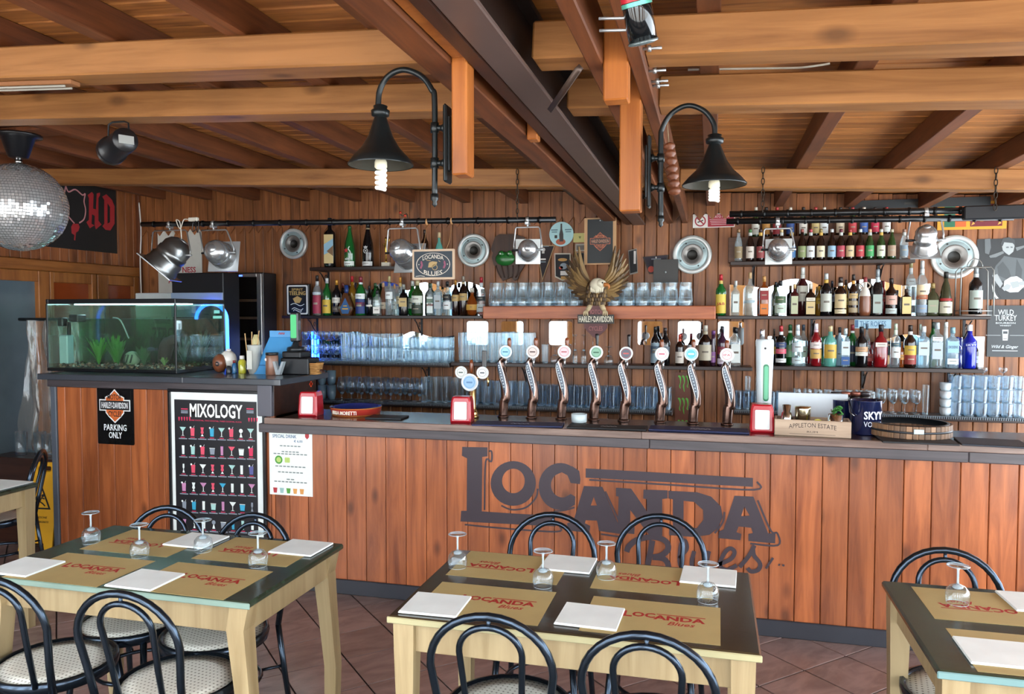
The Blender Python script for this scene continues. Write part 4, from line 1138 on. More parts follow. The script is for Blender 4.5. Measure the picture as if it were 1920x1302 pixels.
m = MB(); m.lathe([(.038, 0), (.040, .004), (.040, .118), (.037, .124)], 22); m.build('jar_body', C('#8a6350', .3, 0, .3), t)
m = MB(); m.lathe([(.0405, .1245), (.0405, .139), (.038, .141), (0, .141)], 22); m.build('lid', BLACK, t)
m = MB(); m.prism(circ(.009, 12), .001, front((-.022, -.0345, .098))); m.build('seal', C('#e0d8d2', .5), t)
b = at(563, 700, Y=4.45)
t = thing('shot_dispenser', 'black bottle chiller with an upturned green lit bottle', 'dispenser', (b.x, 4.45, HT))
m = MB(); m.box(-.10, .095, -.07, .08, 0, .105, .006); m.box(-.095, .035, -.06, .07, .1051, .145, .006); m.build('housing', BLACKM, t)
m = MB(); m.lathe([(.055, .1455), (.057, .16), (.052, .172), (.02, .178), (.018, .205)], 18, Matrix.Translation((-.03, 0, 0))); m.build('spout_ring', C('#22262a', .3), t)
m = MB(); m.box(-.058, -.002, -.024, .024, .206, .395, .008); m.build('bottle_case', BLACK, t)
m = MB(); m.prism(rrect(.040, .150, .006), .003, front((-.03, -.0245, .305))); m.build('green_window', C('#3fae6a', .2, 0, .4, .25), t)
m = MB(); m.prism([(-.048, .105), (-.025, 0.02), (.0, .02), (.03, .105), (.015, .105), (-.01, .045), (-.03, .105)], .03, front((-.062, -.115, -.018))); 
tag(m.build('glass_cone', glass('#dfe9ee', .55, .7), None, (b.x, 4.45, HT)), 'clear V shaped glass holder beside the wicker basket', 'holder')
b2 = on_hi(576, 703)
t = thing('wicker_basket', 'small tan wicker basket at the right end of the raised counter', 'basket', (b2.x - .005, b2.y + .045, HT))
WK = wood('wicker', '#b98a4e', '#8a5f30', 'X', .6, .05, 30, 0)
for k in range(7):
    z = .006 + .0105 * k; s = 1 + .22 * k / 6
    pts = [(x * s, y * s, z) for x, y in rrect(.13, .07, .02, 4)]
    m = MB(); m.tube(pts, .0056, 5, closed=True); m.build('wicker_row', WK, t)
m = MB(); m.box(-.06, .06, -.03, .03, 0, .006); m.build('basket_bottom', WK, t)
m = MB()
for i in range(4): m.box(-.06 + .03 * i, -.02 + .03 * i, -.01, .02, .06, .068, .002, Matrix.Rotation(.2 * i, 4, 'Y'))
m.build('sachet', C('#4a2f2a', .5), t)
# ================================================================ shelves on the back wall
SF = 5.88
def shelf(pa, pb, z, label, brackets=(), th=.028, mesh_mat=False, y0=SF, mat=None):
    xa, xb = at(pa, 600, Y=y0).x, at(pb, 600, Y=y0).x
    t = thing('wall_shelf', label, 'shelf', (xa, YW, z))
    MB().box(0, xb - xa, y0 - YW, -.0006, -th, 0, .003).build('board', mat or SHELFW, t)
    if mesh_mat:
        m = MB(); m.box(.004, xb - xa - .004, y0 - YW - .002, -.03, .0003, .007, 0)
        k = int((xb - xa) / .014)
        for i in range(k): m.box(.004 + i * .014, .004 + i * .014 + .007, y0 - YW - .006, y0 - YW - .002, -.012, .006)
        o = m.build('drip_mat', C('#6d7880', .35, .2), t)
    for px in brackets:
        x = at(px, 600, Y=YW - .05).x - xa
        m = MB(); m.box(x - .009, x + .009, -.006, -.0007, -.17, -th - .001); m.box(x - .009, x + .009, -.17, -.006, -th - .005, -th - .0005)
        m.tube(smooth_line([(x, -.006, -.16), (x, -.06, -.12), (x, -.12, -.06), (x, -.165, -th - .012)], 3), .005, 6)
        m.tube([(x, -.05 + .018 * math.cos(a * .7), -.075 + .018 * math.sin(a * .7)) for a in range(8)], .0035, 5)
        m.build('bracket', BLACKM, t)
    return t
ZA, ZA2, ZB, ZC1, ZC2, ZC3, ZD, ZD2 = 2.036, 2.028, 1.632, 1.243, 1.258, 1.270, .912, .935
shelf(581, 806, ZA, 'dark top shelf at the left holding the large bottles and trophy', (612,))
shelf(1368, 1714, ZA2, 'dark top shelf at the right holding the beer bottle collection', (1412, 1648))
shelf(528, 904, ZB, 'dark wall shelf with mixed bottles left of the glass row', (590, 787), .024)
shelf(1345, 1858, ZB, 'dark wall shelf with whisky bottles at the right', (1524, 1812), .024)
shelf(562, 842, ZC1, 'dark wall shelf with drinking glasses at the left', (800,), mesh_mat=True)
shelf(845, 1412, ZC2, 'dark wall shelf behind the tap handles', (985, 1170), mesh_mat=False)
shelf(1440, 1848, ZC3, 'dark wall shelf with clear spirit bottles at the right', (1622, 1785))
shelf(590, 1262, ZD, 'lowest wall shelf with rows of glasses at the left', (), mesh_mat=True)
shelf(1378, 1935, ZD2, 'lowest wall shelf with glasses at the right', (1690,), mesh_mat=True)
xa, xb = at(905, 573, Y=5.80).x, at(1342, 573, Y=5.80).x
zt = at(1120, 574, Y=5.80).z
ZBM = zt
o = MB().box(0, xb - xa, 5.80 - YW, -.0006, -.10, 0, .006).build('beam_shelf', BEAMW, None, (xa, YW, zt)); tag(o, 'thick orange wooden beam shelf carrying the row of glasses', 'shelf')
xa, xb = at(1366, 440, Y=5.99).x, at(1704, 440, Y=5.99).x
ZA3 = at(1560, 441, Y=5.99).z
o = MB().box(0, xb - xa, 5.99 - YW, -.0006, ZA2 + .0004 - ZA3, 0, .002).build('shelf_riser', wood('riser brown', '#6a4229', '#472a18', 'X', .45, .1, 12, .2), None, (xa, YW, ZA3)); tag(o, 'dark wooden step lifting the rear row of beer bottles', 'shelf')
# ================================================================ bottles
G = {'cl': glass('#eef6f8', .86, .55), 'cb': glass('#cfe6f2', .72, .55), 'gr': glass('#1f7a35', .38, .5), 'dg': glass('#2c4a22', .22, .45),
     'br': C('#22120c', .1, 0, .5), 'am': glass('#a4511a', .45, .5), 'bk': C('#0f0f12', .12, 0, .5), 'bl': C('#10209a', .12, 0, .6), 'rd': glass('#9c1a24', .4, .5),
     'wt': C('#e6e6e2', .25, 0, .4), 'ol': C('#3a3d2a', .15, 0, .5), 'pk': glass('#d77a94', .6, .5), 'pu': C('#3a2038', .15, 0, .5), 'ye': glass('#d9a32e', .5, .5), 'cr': C('#7d4c34', .35),
     'tq': glass('#8fe0d6', .6, .5), 'fr': C('#b6cfe2', .5), 'dr': C('#3d1014', .12, 0, .5)}
PROF = {  # kind: outline in parts of radius and height, neck end, squareness, depth
    'std': ([(.9, 0), (1, .02), (1, .58), (.92, .65), (.5, .73), (.36, .78), (.34, .9)], .36, 0, 1),
    'wine': ([(.9, 0), (1, .02), (1, .60), (.85, .68), (.46, .76), (.36, .82), (.34, .9)], .37, 0, 1),
    'beer': ([(.9, 0), (1, .02), (1, .52), (.86, .62), (.5, .76), (.4, .84), (.38, .94)], .43, 0, 1),
    'sq': ([(.9, 0), (1, .02), (1, .66), (.9, .71), (.42, .76), (.34, .79), (.33, .9)], .38, .55, .75),
    'champ': ([(.9, 0), (1, .02), (1, .42), (.9, .55), (.55, .75), (.34, .88), (.30, .95)], .34, 0, 1),
    'squat': ([(.9, 0), (1, .03), (1, .58), (.7, .68), (.34, .74), (.30, .88)], .36, .4, .7),
    'flask': ([(.5, 0), (.85, .08), (1, .28), (.95, .45), (.6, .62), (.3, .72), (.28, .88)], .34, 0, .6),
    'cone': ([(.9, 0), (1, .02), (.95, .35), (.6, .68), (.32, .8), (.3, .9)], .34, 0, 1),
    'slim': ([(.9, 0), (1, .01), (1, .5), (.9, .6), (.8, .75), (.7, .93)], .78, 0, 1),
}
NB = [0]
def bottle(px, ytop, wpx, kind, gk, cap, labels, desc, y, z, neck=None, group=None, name='bottle'):
    p = at(px, 600, Y=y)
    top = at(px, ytop, Y=y)
    h = top.z - z
    r = wpx * mpp((p.x, y, z)) / 2
    prof, nr, sq, sy = PROF[kind]
    if sq: r *= .86
    t = thing(name, desc, 'bottle', (p.x, y, z + .0004), math.atan2(p.x, y) * -.35 if sq else 0, group)
    m = MB(); m.lathe([(a * r, b * h) for a, b in prof], 16, None, sq, sy); m.build('body', G[gk], t)
    ne = prof[-1][1]
    m = MB(); m.lathe([(nr * r, (ne - .045) * h), (nr * r, .985 * h), (nr * r * .85, h), (0, h)], 12, None, 0, 1); m.build('cap', C(cap, .35, .2), t)
    for lb in labels:
        z0, z1, c = lb[:3]
        m = MB()
        if sq:
            w_ = r * 1.0
            m.box(-w_ * .82, w_ * .82, -r * sy - .0022, -r * sy + .0005, z0 * h, z1 * h)
        else:
            def rad(zz):
                for (a, b), (a2, b2) in zip(prof, prof[1:]):
                    if b <= zz <= b2: return a + (a2 - a) * (zz - b) / max(b2 - b, 1e-6)
                return prof[-1][0]
            zs = [z0 + (z1 - z0) * i / 3 for i in range(4)]
            m.lathe([(rad(q) * r + .0012, q * h) for q in zs], 12, None, 0, sy if sy == 1 else sy * 1.02, a0=-math.pi / 2 - 1.25, a1=-math.pi / 2 + 1.25)
        l = m.build('label', C(c, .5), t)
        if len(lb) > 3:
            m = MB(); hh = (z1 - z0) * h
            if sq: text(m, lb[3], min(hh * .5, r * .42), front((0, -r * sy - .0023, (z0 + z1) / 2 * h)), .0006, .02, w=r * 1.35)
            else: text_bend(m, lb[3], min(hh * .5, r * .5), r + .0012, Matrix.Translation((0, 0, (z0 + z1) / 2 * h)), r * 1.6, .0008, .02)
            m.build('label_print', C(lb[4], .5), l)
        else:
            m = MB(); hh = (z1 - z0) * h; zc_ = (z0 + z1) / 2 * h
            dk = '#6d6358' if sum(lin(c)[:3]) > .9 else '#a39a86'
            yf = (r * sy + .0024) if sq else r * sy + .0016
            if hh > .02:
                for q, ww in ((.05, .65),):
                    text_bend_bar(m, zc_ + hh * q, hh * .055, r * ww * .8, yf, sq)
                m.build('label_print', C(dk, .5), l)
    if neck:
        m = MB(); m.lathe([(nr * r + .001, (ne - .16) * h), (nr * r + .0012, (ne - .05) * h)], 12, cap0=False, cap1=False); m.build('neck_label', C(neck, .4), t)
    return t
def text_bend_bar(m, z, hz, half, rr, sq):
    if sq:
        m.box(-half, half, -rr - .0006, -rr, z - hz, z + hz); return
    n = 5; vs = []
    for i in range(n + 1):
        a = (-half + 2 * half * i / n) / rr
        for zz in (z - hz, z + hz): vs.append(((rr + .0004) * math.sin(a), -(rr + .0004) * math.cos(a), zz))
    m.smooth = False; m.add(vs, [(2 * i, 2 * i + 2, 2 * i + 3, 2 * i + 1) for i in range(n)])
W_, CRM, TAN = '#e9e6dc', '#d8c79a', '#b9965a'
F1, F2 = 5.945, 6.035     # front and rear row
on = ' on the left middle shelf'
for a in [
 (595.5, 516.6, 17, 'std', 'cl', '#231a1c', [(.05, .5, '#a8324e'), (.52, .58, '#c9d2d8')], 'bottle with crimson label and dark cap, next to the tin', F1, '#b7bcc0'),
 (613.7, 521.6, 17, 'wine', 'gr', '#c9ccce', [(.06, .42, '#d9b43c')], 'green bottle with a square yellow label and silver cap', F1, None),
 (631.8, 525, 17, 'std', 'bk', '#c58a2c', [(.35, .5, '#d8d5cc'), (.1, .25, '#4b4038')], 'black bottle with gold cap and pale print', F1, None),
 (643, 531, 13, 'std', 'br', '#6e2a24', [(.3, .5, '#caa77c')], 'dark bottle half hidden behind the triangular one', F2, None),
 (661, 518, 16, 'std', 'ye', '#b5202a', [(.2, .5, '#cfae4a')], 'golden bottle with red cap behind the triangular one', F2, None),
 (677, 519, 20, 'wine', 'gr', '#7b2430', [(.05, .42, '#233a77'), (.43, .56, '#e6ecee'), (.24, .34, '#c02638')], 'green bottle with a blue, white and red label', F1, '#c1ccd0'),
 (693, 536, 13, 'std', 'bk', '#15151a', [(.3, .36, W_)], 'slim black bottle with one thin white band', F1, None),
 (704, 531, 16, 'wine', 'gr', '#1d4a26', [(.3, .48, '#c9cfb4')], 'green bottle in the rear row behind a short clear one', F2, None),
 (707.5, 545, 18, 'sq', 'cl', '#22252a', [(.08, .35, W_)], 'short clear bottle with white label at its foot', F1, None),
 (719, 530, 15, 'cone', 'cr', '#caa27a', [(.2, .4, '#d6c0a4')], 'tan bottle of coloured clay', F2, None),
 (730.5, 518, 15, 'std', 'cl', '#b9ad7c', [(.42, .60, '#e8efee')], 'tall clear bottle with a white band and olive cap', F1, None),
 (740, 533, 11, 'std', 'cl', '#d8a06a', [(.2, .45, '#dfe8e0')], 'clear bottle with orange cork in the rear row', F2, None),
 (751, 520, 14, 'std', 'cl', '#c98b32', [(.3, .5, '#e2d3b0')], 'clear bottle with gold neck in the rear row', F2, '#cfae6a'),
 (757, 533, 21, 'squat', 'bk', '#8d8f88', [(.28, .56, '#c6ab70')], 'broad black bottle with a wide tan label', F1, None),
 (774, 527, 17, 'wine', 'gr', '#d8dbd5', [(.2, .5, '#c8d6c4')], 'green bottle left of the green one with white print', F2, None),
 (783, 526, 22, 'wine', 'dg', '#bfb28a', [(.36, .56, '#d9ddcf'), (.06, .3, '#2f3b2c')], 'wide dark green bottle with white printed label', F1, None),
 (807, 531.8, 16, 'sq', 'cl', '#2f4a3a', [(.08, .58, '#dfe8e4'), (.3, .36, '#b5343a'), (.4, .52, '#4f8f6c')], 'clear square bottle with a pale label of green and red', F1, None),
 (821.5, 528, 18, 'sq', 'cb', '#c3c8ca', [(.2, .6, '#aeb9bd')], 'clear square bottle with silver grey label', F1, None),
 (839, 528, 16, 'std', 'cl', '#17181b', [(.44, .62, '#17181b'), (.18, .4, '#e6ebec')], 'clear bottle with black upper label and black cap', F1, None),
 (854.5, 525, 15, 'wine', 'br', '#a8752c', [(.40, .58, '#b89a5e')], 'brown bottle with tan shoulder label, left of a like pair', F1, None),
 (869, 518, 16, 'wine', 'br', '#8b8478', [(.38, .56, '#b89a5e')], 'brown bottle with tan shoulder label, right of a like pair', F1, '#b4a17a'),
 (885, 540, 23, 'flask', 'am', '#c6c2b4', [(.2, .4, '#c99a3e')], 'round amber flask with a gold seal', F1, None),
 (902.5, 520, 17, 'std', 'cl', '#a3242e', [(.38, .5, '#24282c'), (.1, .3, '#bfc8c8')], 'clear bottle with red cap and black band beside the beam', F1, '#d2d8da')]:
    bottle(*a[:7], a[7] + on, a[8], ZB, a[9])
# triangular amaretto bottle
p = at(649.5, 600, Y=5.92); hh = at(649.5, 535, Y=5.92).z - ZB; r = 15 * mpp(p)
t = thing('bottle', 'triangular amber bottle with a blue diamond label on the left middle shelf', 'bottle', (p.x, 5.925, ZB + .0004))
m = MB(); m.prism([(-r * .55, 0), (r * .55, 0), (r, hh * .22), (r * .85, hh * .34), (r * .22, hh * .74), (-r * .22, hh * .74), (-r * .85, hh * .34), (-r, hh * .22)], .05, front((0, .025, 0))); m.build('body', C('#5a3418', .1, 0, .5), t)
m = MB(); m.lathe([(r * .2, hh * .741), (r * .26, hh * .8), (r * .26, hh), (0, hh)], 10); m.build('cap', C('#1e3a78', .3), t)
m = MB(); m.prism([(-r * .42, hh * .06), (r * .42, hh * .06), (r * .66, hh * .24), (0, hh * .58), (-r * .66, hh * .24)], .002, front((0, -.0252, 0))); l = m.build('label', C('#2c5d92', .4), t)
m = MB(); m.box(-r * .4, r * .4, -.0282, -.0273, hh * .2, hh * .24); m.box(-r * .25, r * .25, -.0282, -.0273, hh * .3, hh * .33); m.build('label_print', C('#d7a83c', .4), l)
on = ' on the right middle shelf'
for a in [
 (1351, 515, 19, 'std', 'gr', '#b2222c', [(.06, .52, '#d6bd4a', 'J&B', '#a3211f')], 'green whisky bottle with yellow label reading J&B', F1, '#c1a24a'),
 (1379, 527, 16, 'sq', 'cl', '#c9cdcc', [(.1, .62, '#d8e2de')], 'clear bottle with long pale label', F1, None),
 (1405.5, 511, 18, 'std', 'cl', '#b99a72', [(.30, .36, '#9fb4bc')], 'clear cut glass bottle with tall cork', F1, None),
 (1432, 518, 20, 'sq', 'am', '#b98a4e', [(.40, .62, '#8e1c24'), (.04, .3, '#d9792a'), (.63, .70, '#f0f0ec')], 'square whisky bottle with a red label band', F1, None),
 (1454, 529, 12, 'std', 'dg', '#20242a', [(.3, .5, '#a9b0a0')], 'dark green bottle behind the white shouldered one', F2, None),
 (1462.5, 527, 20, 'std', 'cl', '#1a1c20', [(.36, .56, '#3f5a3a'), (.08, .32, '#b9cbbb')], 'clear bottle with green and pale label and black cap', F1, None),
 (1489, 533, 17, 'sq', 'dr', '#b79a68', [(.06, .62, '#b9bf9c')], 'dark red bottle with tall pale green label', F1, None),
 (1504, 502, 20, 'std', 'dr', '#d9dcd8', [(.30, .62, '#d5d3c6')], 'tall dark red bottle with white label standing in back', F2, '#cfd2cc'),
 (1519, 532, 22, 'squat', 'br', '#c9c4b8', [(.05, .44, '#cdb682'), (.46, .56, '#d9d2c0')], 'broad dark bottle with cream label', F1, None),
 (1535, 537, 12, 'std', 'ye', '#d8a02a', [(.4, .6, '#d9b23a')], 'yellow bottle in the rear row beside the oval label', F2, None),
 (1548, 513, 20, 'std', 'bk', '#b9c0c2', [(.10, .52, '#b9bdb2')], 'black bottle with big silver oval label', F1, '#c9a03c'),
 (1559, 527, 12, 'std', 'bk', '#1f2636', [(.4, .6, '#8f98a4')], 'black bottle in the rear row right of the oval label', F2, None),
 (1575, 520, 21, 'std', 'br', '#2a1c18', [(.20, .56, '#cbb68a'), (.06, .17, '#d6cba8')], 'brown bottle with two cream labels', F1, '#c7cbc4'),
 (1585, 525, 12, 'std', 'ye', '#2b1f18', [(.3, .5, '#e8cf5c')], 'bright yellow bottle in the rear row', F2, None),
 (1599, 515, 16, 'std', 'br', '#1e1412', [(.08, .2, '#9a8a6c'), (.26, .36, '#9a8a6c'), (.42, .54, '#b49a68')], 'slim brown bottle with banded labels', F1, '#c28a2c'),
 (1644, 505, 22, 'squat', 'bk', '#8d969a', [(.06, .46, '#9fada6')], 'black bottle with a large silver label and glass stopper', F1, '#a9b4b8'),
 (1655, 527, 12, 'std', 'rd', '#7a1d20', [(.4, .6, '#c24a44')], 'red bottle in the rear row by the silver label', F2, None),
 (1670, 522, 20, 'std', 'br', '#221816', [(.30, .54, '#c69a8c'), (.06, .2, '#a8b4b2')], 'brown bottle with ornate pink and grey labels', F1, None),
 (1706, 487, 17, 'std', 'cl', '#a8a076', [(.55, .66, '#b9c2c4')], 'very tall clear bottle in the rear row with steel stopper', F2, '#c2c8ca'),
 (1698.5, 542, 21, 'sq', 'br', '#3a2a20', [(.08, .70, '#d8c585')], 'short brown square bottle with big cream label', F1, None),
 (1727, 489, 20, 'std', 'cl', '#b3b8ba', [(.30, .56, '#d8c7a2'), (.30, .38, '#c9542a'), (.06, .2, '#7f93a8')], 'tall clear bottle with colourful label and silver cap', F1, '#c6cdd0'),
 (1748, 531, 24, 'squat', 'ol', '#8f7a4a', [(.10, .48, '#8f9a80')], 'squat olive bottle with square grey label', F1, None),
 (1772, 510, 23, 'cone', 'ol', '#1b1b18', [(.06, .32, '#cfcdb8'), (.34, .40, '#a32a2a')], 'olive bottle with low white label and black neck', F1, None)]:
    bottle(*a[:7], a[7] + on, a[8], ZB, a[9])
# brown ceramic jug with two handles
p = at(1621, 600, Y=F1); hh = at(1621, 520, Y=F1).z - ZB; r = 10.5 * mpp(p)
t = thing('jug', 'brown and white ceramic jug with two ear handles on the right middle shelf', 'jug', (p.x, F1, ZB + .0004))
m = MB(); m.lathe([(.8 * r, 0), (r, .03), (r, .09), (.95 * r, .14)], 16, cap1=False); m.build('lower_body', C('#7d4c34', .3, 0, .3), t)
m = MB(); m.lathe([(.95 * r, .14), (.7 * r, .18), (.3 * r, .205), (.3 * r, hh - .02)], 16, cap0=False); m.build('white_shoulder', C('#dedbd2', .25, 0, .4), t)
m = MB(); m.lathe([(.32 * r, hh - .035), (.34 * r, hh)], 12); m.build('stopper', C('#8c3a3a', .4), t)
for s in (-1, 1):
    m = MB(); m.tube([(s * (.3 * r + .022 * math.sin(math.pi * i / 8)), 0, .19 + .05 * i / 8) for i in range(9)], .005, 6); m.build('handle', C('#b9a898', .3), t)
on = ' on the right lower shelf'
ZC = ZC3
for a in [
 (1452, 617, 9, 'std', 'bk', '#2a2320', [(.3, .5, '#c9a23c')], 'thin black bottle beside the white tower', F2, None),
 (1465, 611, 19, 'std', 'bk', '#b03036', [(.46, .58, '#2a3a66'), (.30, .42, '#d0566c'), (.08, .18, '#d9dcdc')], 'dark bottle with red cap and pink banded label', F1, '#d8dde0'),
 (1482, 609, 18, 'wine', 'gr', '#23603a', [(.2, .5, '#7fae86')], 'green bottle in the rear row behind a clear one', F2, '#cfe3d4'),
 (1496, 609, 20, 'std', 'cl', '#cfdbe0', [(.34, .56, '#cfdde2'), (.06, .2, '#c4d8dc')], 'clear white rum bottle with long label', F1, '#dbe5e9'),
 (1507, 609, 15, 'std', 'cl', '#3c4c5c', [(.2, .45, '#b9d3c2')], 'clear bottle with slate cap in the rear row', F2, None),
 (1530.5, 607, 20, 'wine', 'rd', '#dcd3dc', [(.18, .40, '#c8a257'), (.42, .56, '#e6d9d4')], 'red bottle with gold oval label and white cap', F1, '#d9b8c2'),
 (1557.5, 611, 22, 'std', 'tq', '#c4ae86', [(.20, .54, '#c8a63e')], 'turquoise shouldered bottle with big gold label', F1, None),
 (1575, 614, 16, 'cone', 'fr', '#23262c', [(.2, .4, '#c6d8e6')], 'frosted pale blue bottle in the rear row', F2, None),
 (1586, 616, 20, 'sq', 'cb', '#cfdde0', [(.30, .66, '#d5e2ea'), (.05, .26, '#2c5a9a')], 'clear square bottle with white and blue label', F1, None),
 (1599, 609, 18, 'wine', 'gr', '#8c2f36', [(.1, .5, '#24304c')], 'green bottle with navy label in the rear row', F2, '#e2e6e2'),
 (1616, 613, 22, 'std', 'bk', '#191a1e', [(.38, .50, '#b9906a'), (.28, .37, '#dfe3da')], 'black cream liqueur bottle with copper label', F1, None),
 (1626, 607, 12, 'std', 'cl', '#5a6f84', [(.3, .5, '#d2dbe0')], 'clear bottle with blue grey cap behind the black one', F2, None),
 (1631, 640, 12, 'std', 'rd', '#c23a34', [(.2, .5, '#d86a62')], 'small bright red bottle beside the black one', F2, None),
 (1652.5, 609, 28, 'squat', 'rd', '#1e2026', [(.48, .58, '#d9d4cc')], 'wide red decanter bottle with black stopper', F1, None),
 (1680, 607, 17, 'std', 'cl', '#b8c9b4', [(.22, .46, '#dbe7e8'), (.48, .56, '#3b5a66')], 'clear bottle with white label and pale green cap', F1, '#d3ddc9'),
 (1692, 641, 9, 'std', 'am', '#8a5a2a', [(.3, .5, '#c79048')], 'tiny amber bottle between two tall ones', F1, None),
 (1707.5, 610, 21, 'std', 'br', '#2a1e1a', [(.30, .52, '#c9a53a'), (.08, .30, '#8c2c24')], 'dark brown bottle with yellow and red label', F1, '#c9c6c2'),
 (1726, 608, 12, 'std', 'cl', '#a8b8ac', [(.3, .5, '#d2dbe0')], 'clear bottle with grey green cap in the rear row', F2, None),
 (1732.5, 612, 25, 'sq', 'cb', '#dde3e6', [(.30, .62, '#c2d6de')], 'clear blue square bottle with white cap', F1, None),
 (1750, 604, 16, 'wine', 'gr', '#26352c', [(.3, .5, '#5f8a6c')], 'dark green bottle in the rear row at the right', F2, None),
 (1758, 605, 24, 'sq', 'cl', '#b4c3c8', [(.20, .56, '#b9c9d6'), (.60, .68, '#dfe6ea')], 'big clear square bottle with grey label', F1, None),
 (1774, 604, 9, 'slim', 'wt', '#e6e9e8', [], 'thin white necked bottle in the rear row', F2, None),
 (1787, 614, 26, 'sq', 'cb', '#7fa6b4', [(.38, .66, '#9cc8e0', 'DICKENS', '#37506a'), (.1, .24, '#d7ebf0')], 'pale blue square gin bottle reading DICKENS', F1, None),
 (1796, 632, 16, 'std', 'bl', '#1c2a7a', [(.4, .6, '#24358c')], 'navy bottle behind the pale blue gin bottle', F2, None),
 (1819, 609, 24, 'std', 'bl', '#e9ebee', [(.50, .58, '#12229c', 'SKYY', '#dfe6f4')], 'cobalt blue vodka bottle reading SKYY', F1, None),
 (1832, 639, 9, 'std', 'bk', '#2a2d30', [(.2, .45, '#8fa0b4')], 'small dark bottle right of the cobalt blue one', F1, None)]:
    bottle(*a[:7], a[7] + on, a[8], ZC, a[9])
on = ' on the shelf behind the taps'
for a in [
 (1229, 613, 17, 'wine', 'bk', '#17181c', [(.06, .58, '#8298a4'), (.3, .5, '#3b5272')], 'dark bottle with a tall blue grey label', F1, None),
 (1247.5, 615, 18, 'wine', 'bk', '#2a2224', [(.3, .5, '#5a6470')], 'dark glossy bottle with a faint grey label', F1, None),
 (1275, 627, 16, 'std', 'br', '#b3392c', [(.08, .44, '#d7cfc4')], 'brown bottle with red cap and white label', F1, '#c8512e'),
 (1296, 626, 13, 'std', 'br', '#6b2130', [(.5, .64, '#c6cdd2')], 'dark bottle behind the turquoise badge', F2, None),
 (1316, 604, 9, 'wine', 'br', '#2d2420', [(.2, .4, '#4b382c')], 'thin tall brown bottle', F2, None),
 (1323, 610, 23, 'std', 'br', '#b9b4a8', [(.14, .52, '#b9b09a')], 'broad brown bourbon bottle with beige label', F1, '#a89c84'),
 (1338, 620, 9, 'slim', 'pu', '#6a3f78', [(.1, .4, '#8a5a94')], 'slim purple bottle', F1, None),
 (1355, 613, 18, 'std', 'pu', '#2a2630', [(.06, .2, '#d2c6d4'), (.3, .5, '#7a2438')], 'dark purple bottle with plum label', F1, None),
 (1380, 615, 23, 'sq', 'cl', '#16171a', [(.10, .58, '#dfe6e2')], 'clear square bottle with white label and black stopper', F1, None)]:
    bottle(*a[:7], a[7] + on, a[8], ZC2, a[9])
# beers of the top right shelf
bl = [('#8d7a5a', 'clear', 'cl'), ('#c9bfb4', '', 'br'), ('#8a3a3a', '', 'br'), ('#b9463a', '', 'br'), ('#cfc3a0', '', 'br'), ('#3a6a9a', '', 'br'), ('#7f8a5a', '', 'br'), ('#cfd3d6', '', 'br'), ('#d9cfae', '', 'br'), ('#8fb0c9', '', 'br'), ('#a83a4a', '', 'br'), ('#c9b48a', '', 'br'), ('#b3383f', '', 'br'), ('#3f9a58', '', 'dg'), ('#cfd8bf', '', 'dg'), ('#a38a74', '', 'dg'), ('#7c8c98', '', 'cl')]
nm = ['buff', 'light grey', 'dull red', 'brick red', 'pale straw', 'steel blue', 'moss green', 'silver white', 'oval cream', 'sky blue', 'crimson and blue', 'wheat', 'red ringed', 'bright green', 'pale mint', 'cocoa', 'slate']
caps = ['#8a6a4a', '#3f6a3a', '#3a2a28', '#5a3a34', '#c9b080', '#2f4a7a', '#8a4a40', '#a8404a', '#8a7a4a', '#cfd4d6', '#6a2a3a', '#a83a3a', '#c6d0cc', '#c9a080', '#c8cfc4', '#b0a890', '#8a6a5a']
for i, px in enumerate((1383, 1404.5, 1424, 1444, 1463, 1482, 1501.5, 1517.5, 1536.5, 1557, 1574, 1591, 1610, 1628, 1649, 1669, 1692)):
    bottle(px, 430, 14.5, 'beer', bl[i][2], caps[i], [(.10, .46, bl[i][0])], 'beer bottle with %s label in the front row of the top right shelf' % nm[i], 5.93, ZA2, [None, '#b9bdb8', '#c9a24a'][i % 3], 'beer bottle collection', 'beer_bottle')
bl2 = ['#cfd0c6', '#b5813c', '#9a2f3a', '#2f4f8f', '#e2e0d6', '#c9b47a', '#e6eef2', '#cdbfa4', '#c6434a', '#3f66b0', '#c22f4c', '#d3d8d2']
nm2 = ['pearl', 'ochre', 'wine red', 'royal blue', 'black and white', 'sand', 'ice white', 'beige', 'coral', 'cobalt', 'raspberry', 'bone white']
for i, px in enumerate((1414.5, 1434, 1454, 1479, 1503, 1526, 1542, 1572, 1595, 1616, 1637, 1658)):
    bottle(px, 389, 14.5, 'beer', 'br' if i % 4 else 'dg', ['#c9c2b4', '#2a2220', '#a83a3a'][i % 3], [(.08, .44, bl2[i])], 'beer bottle with %s label in the rear row of the top right shelf' % nm2[i], 6.03, ZA3, None, 'beer bottle collection', 'beer_bottle')
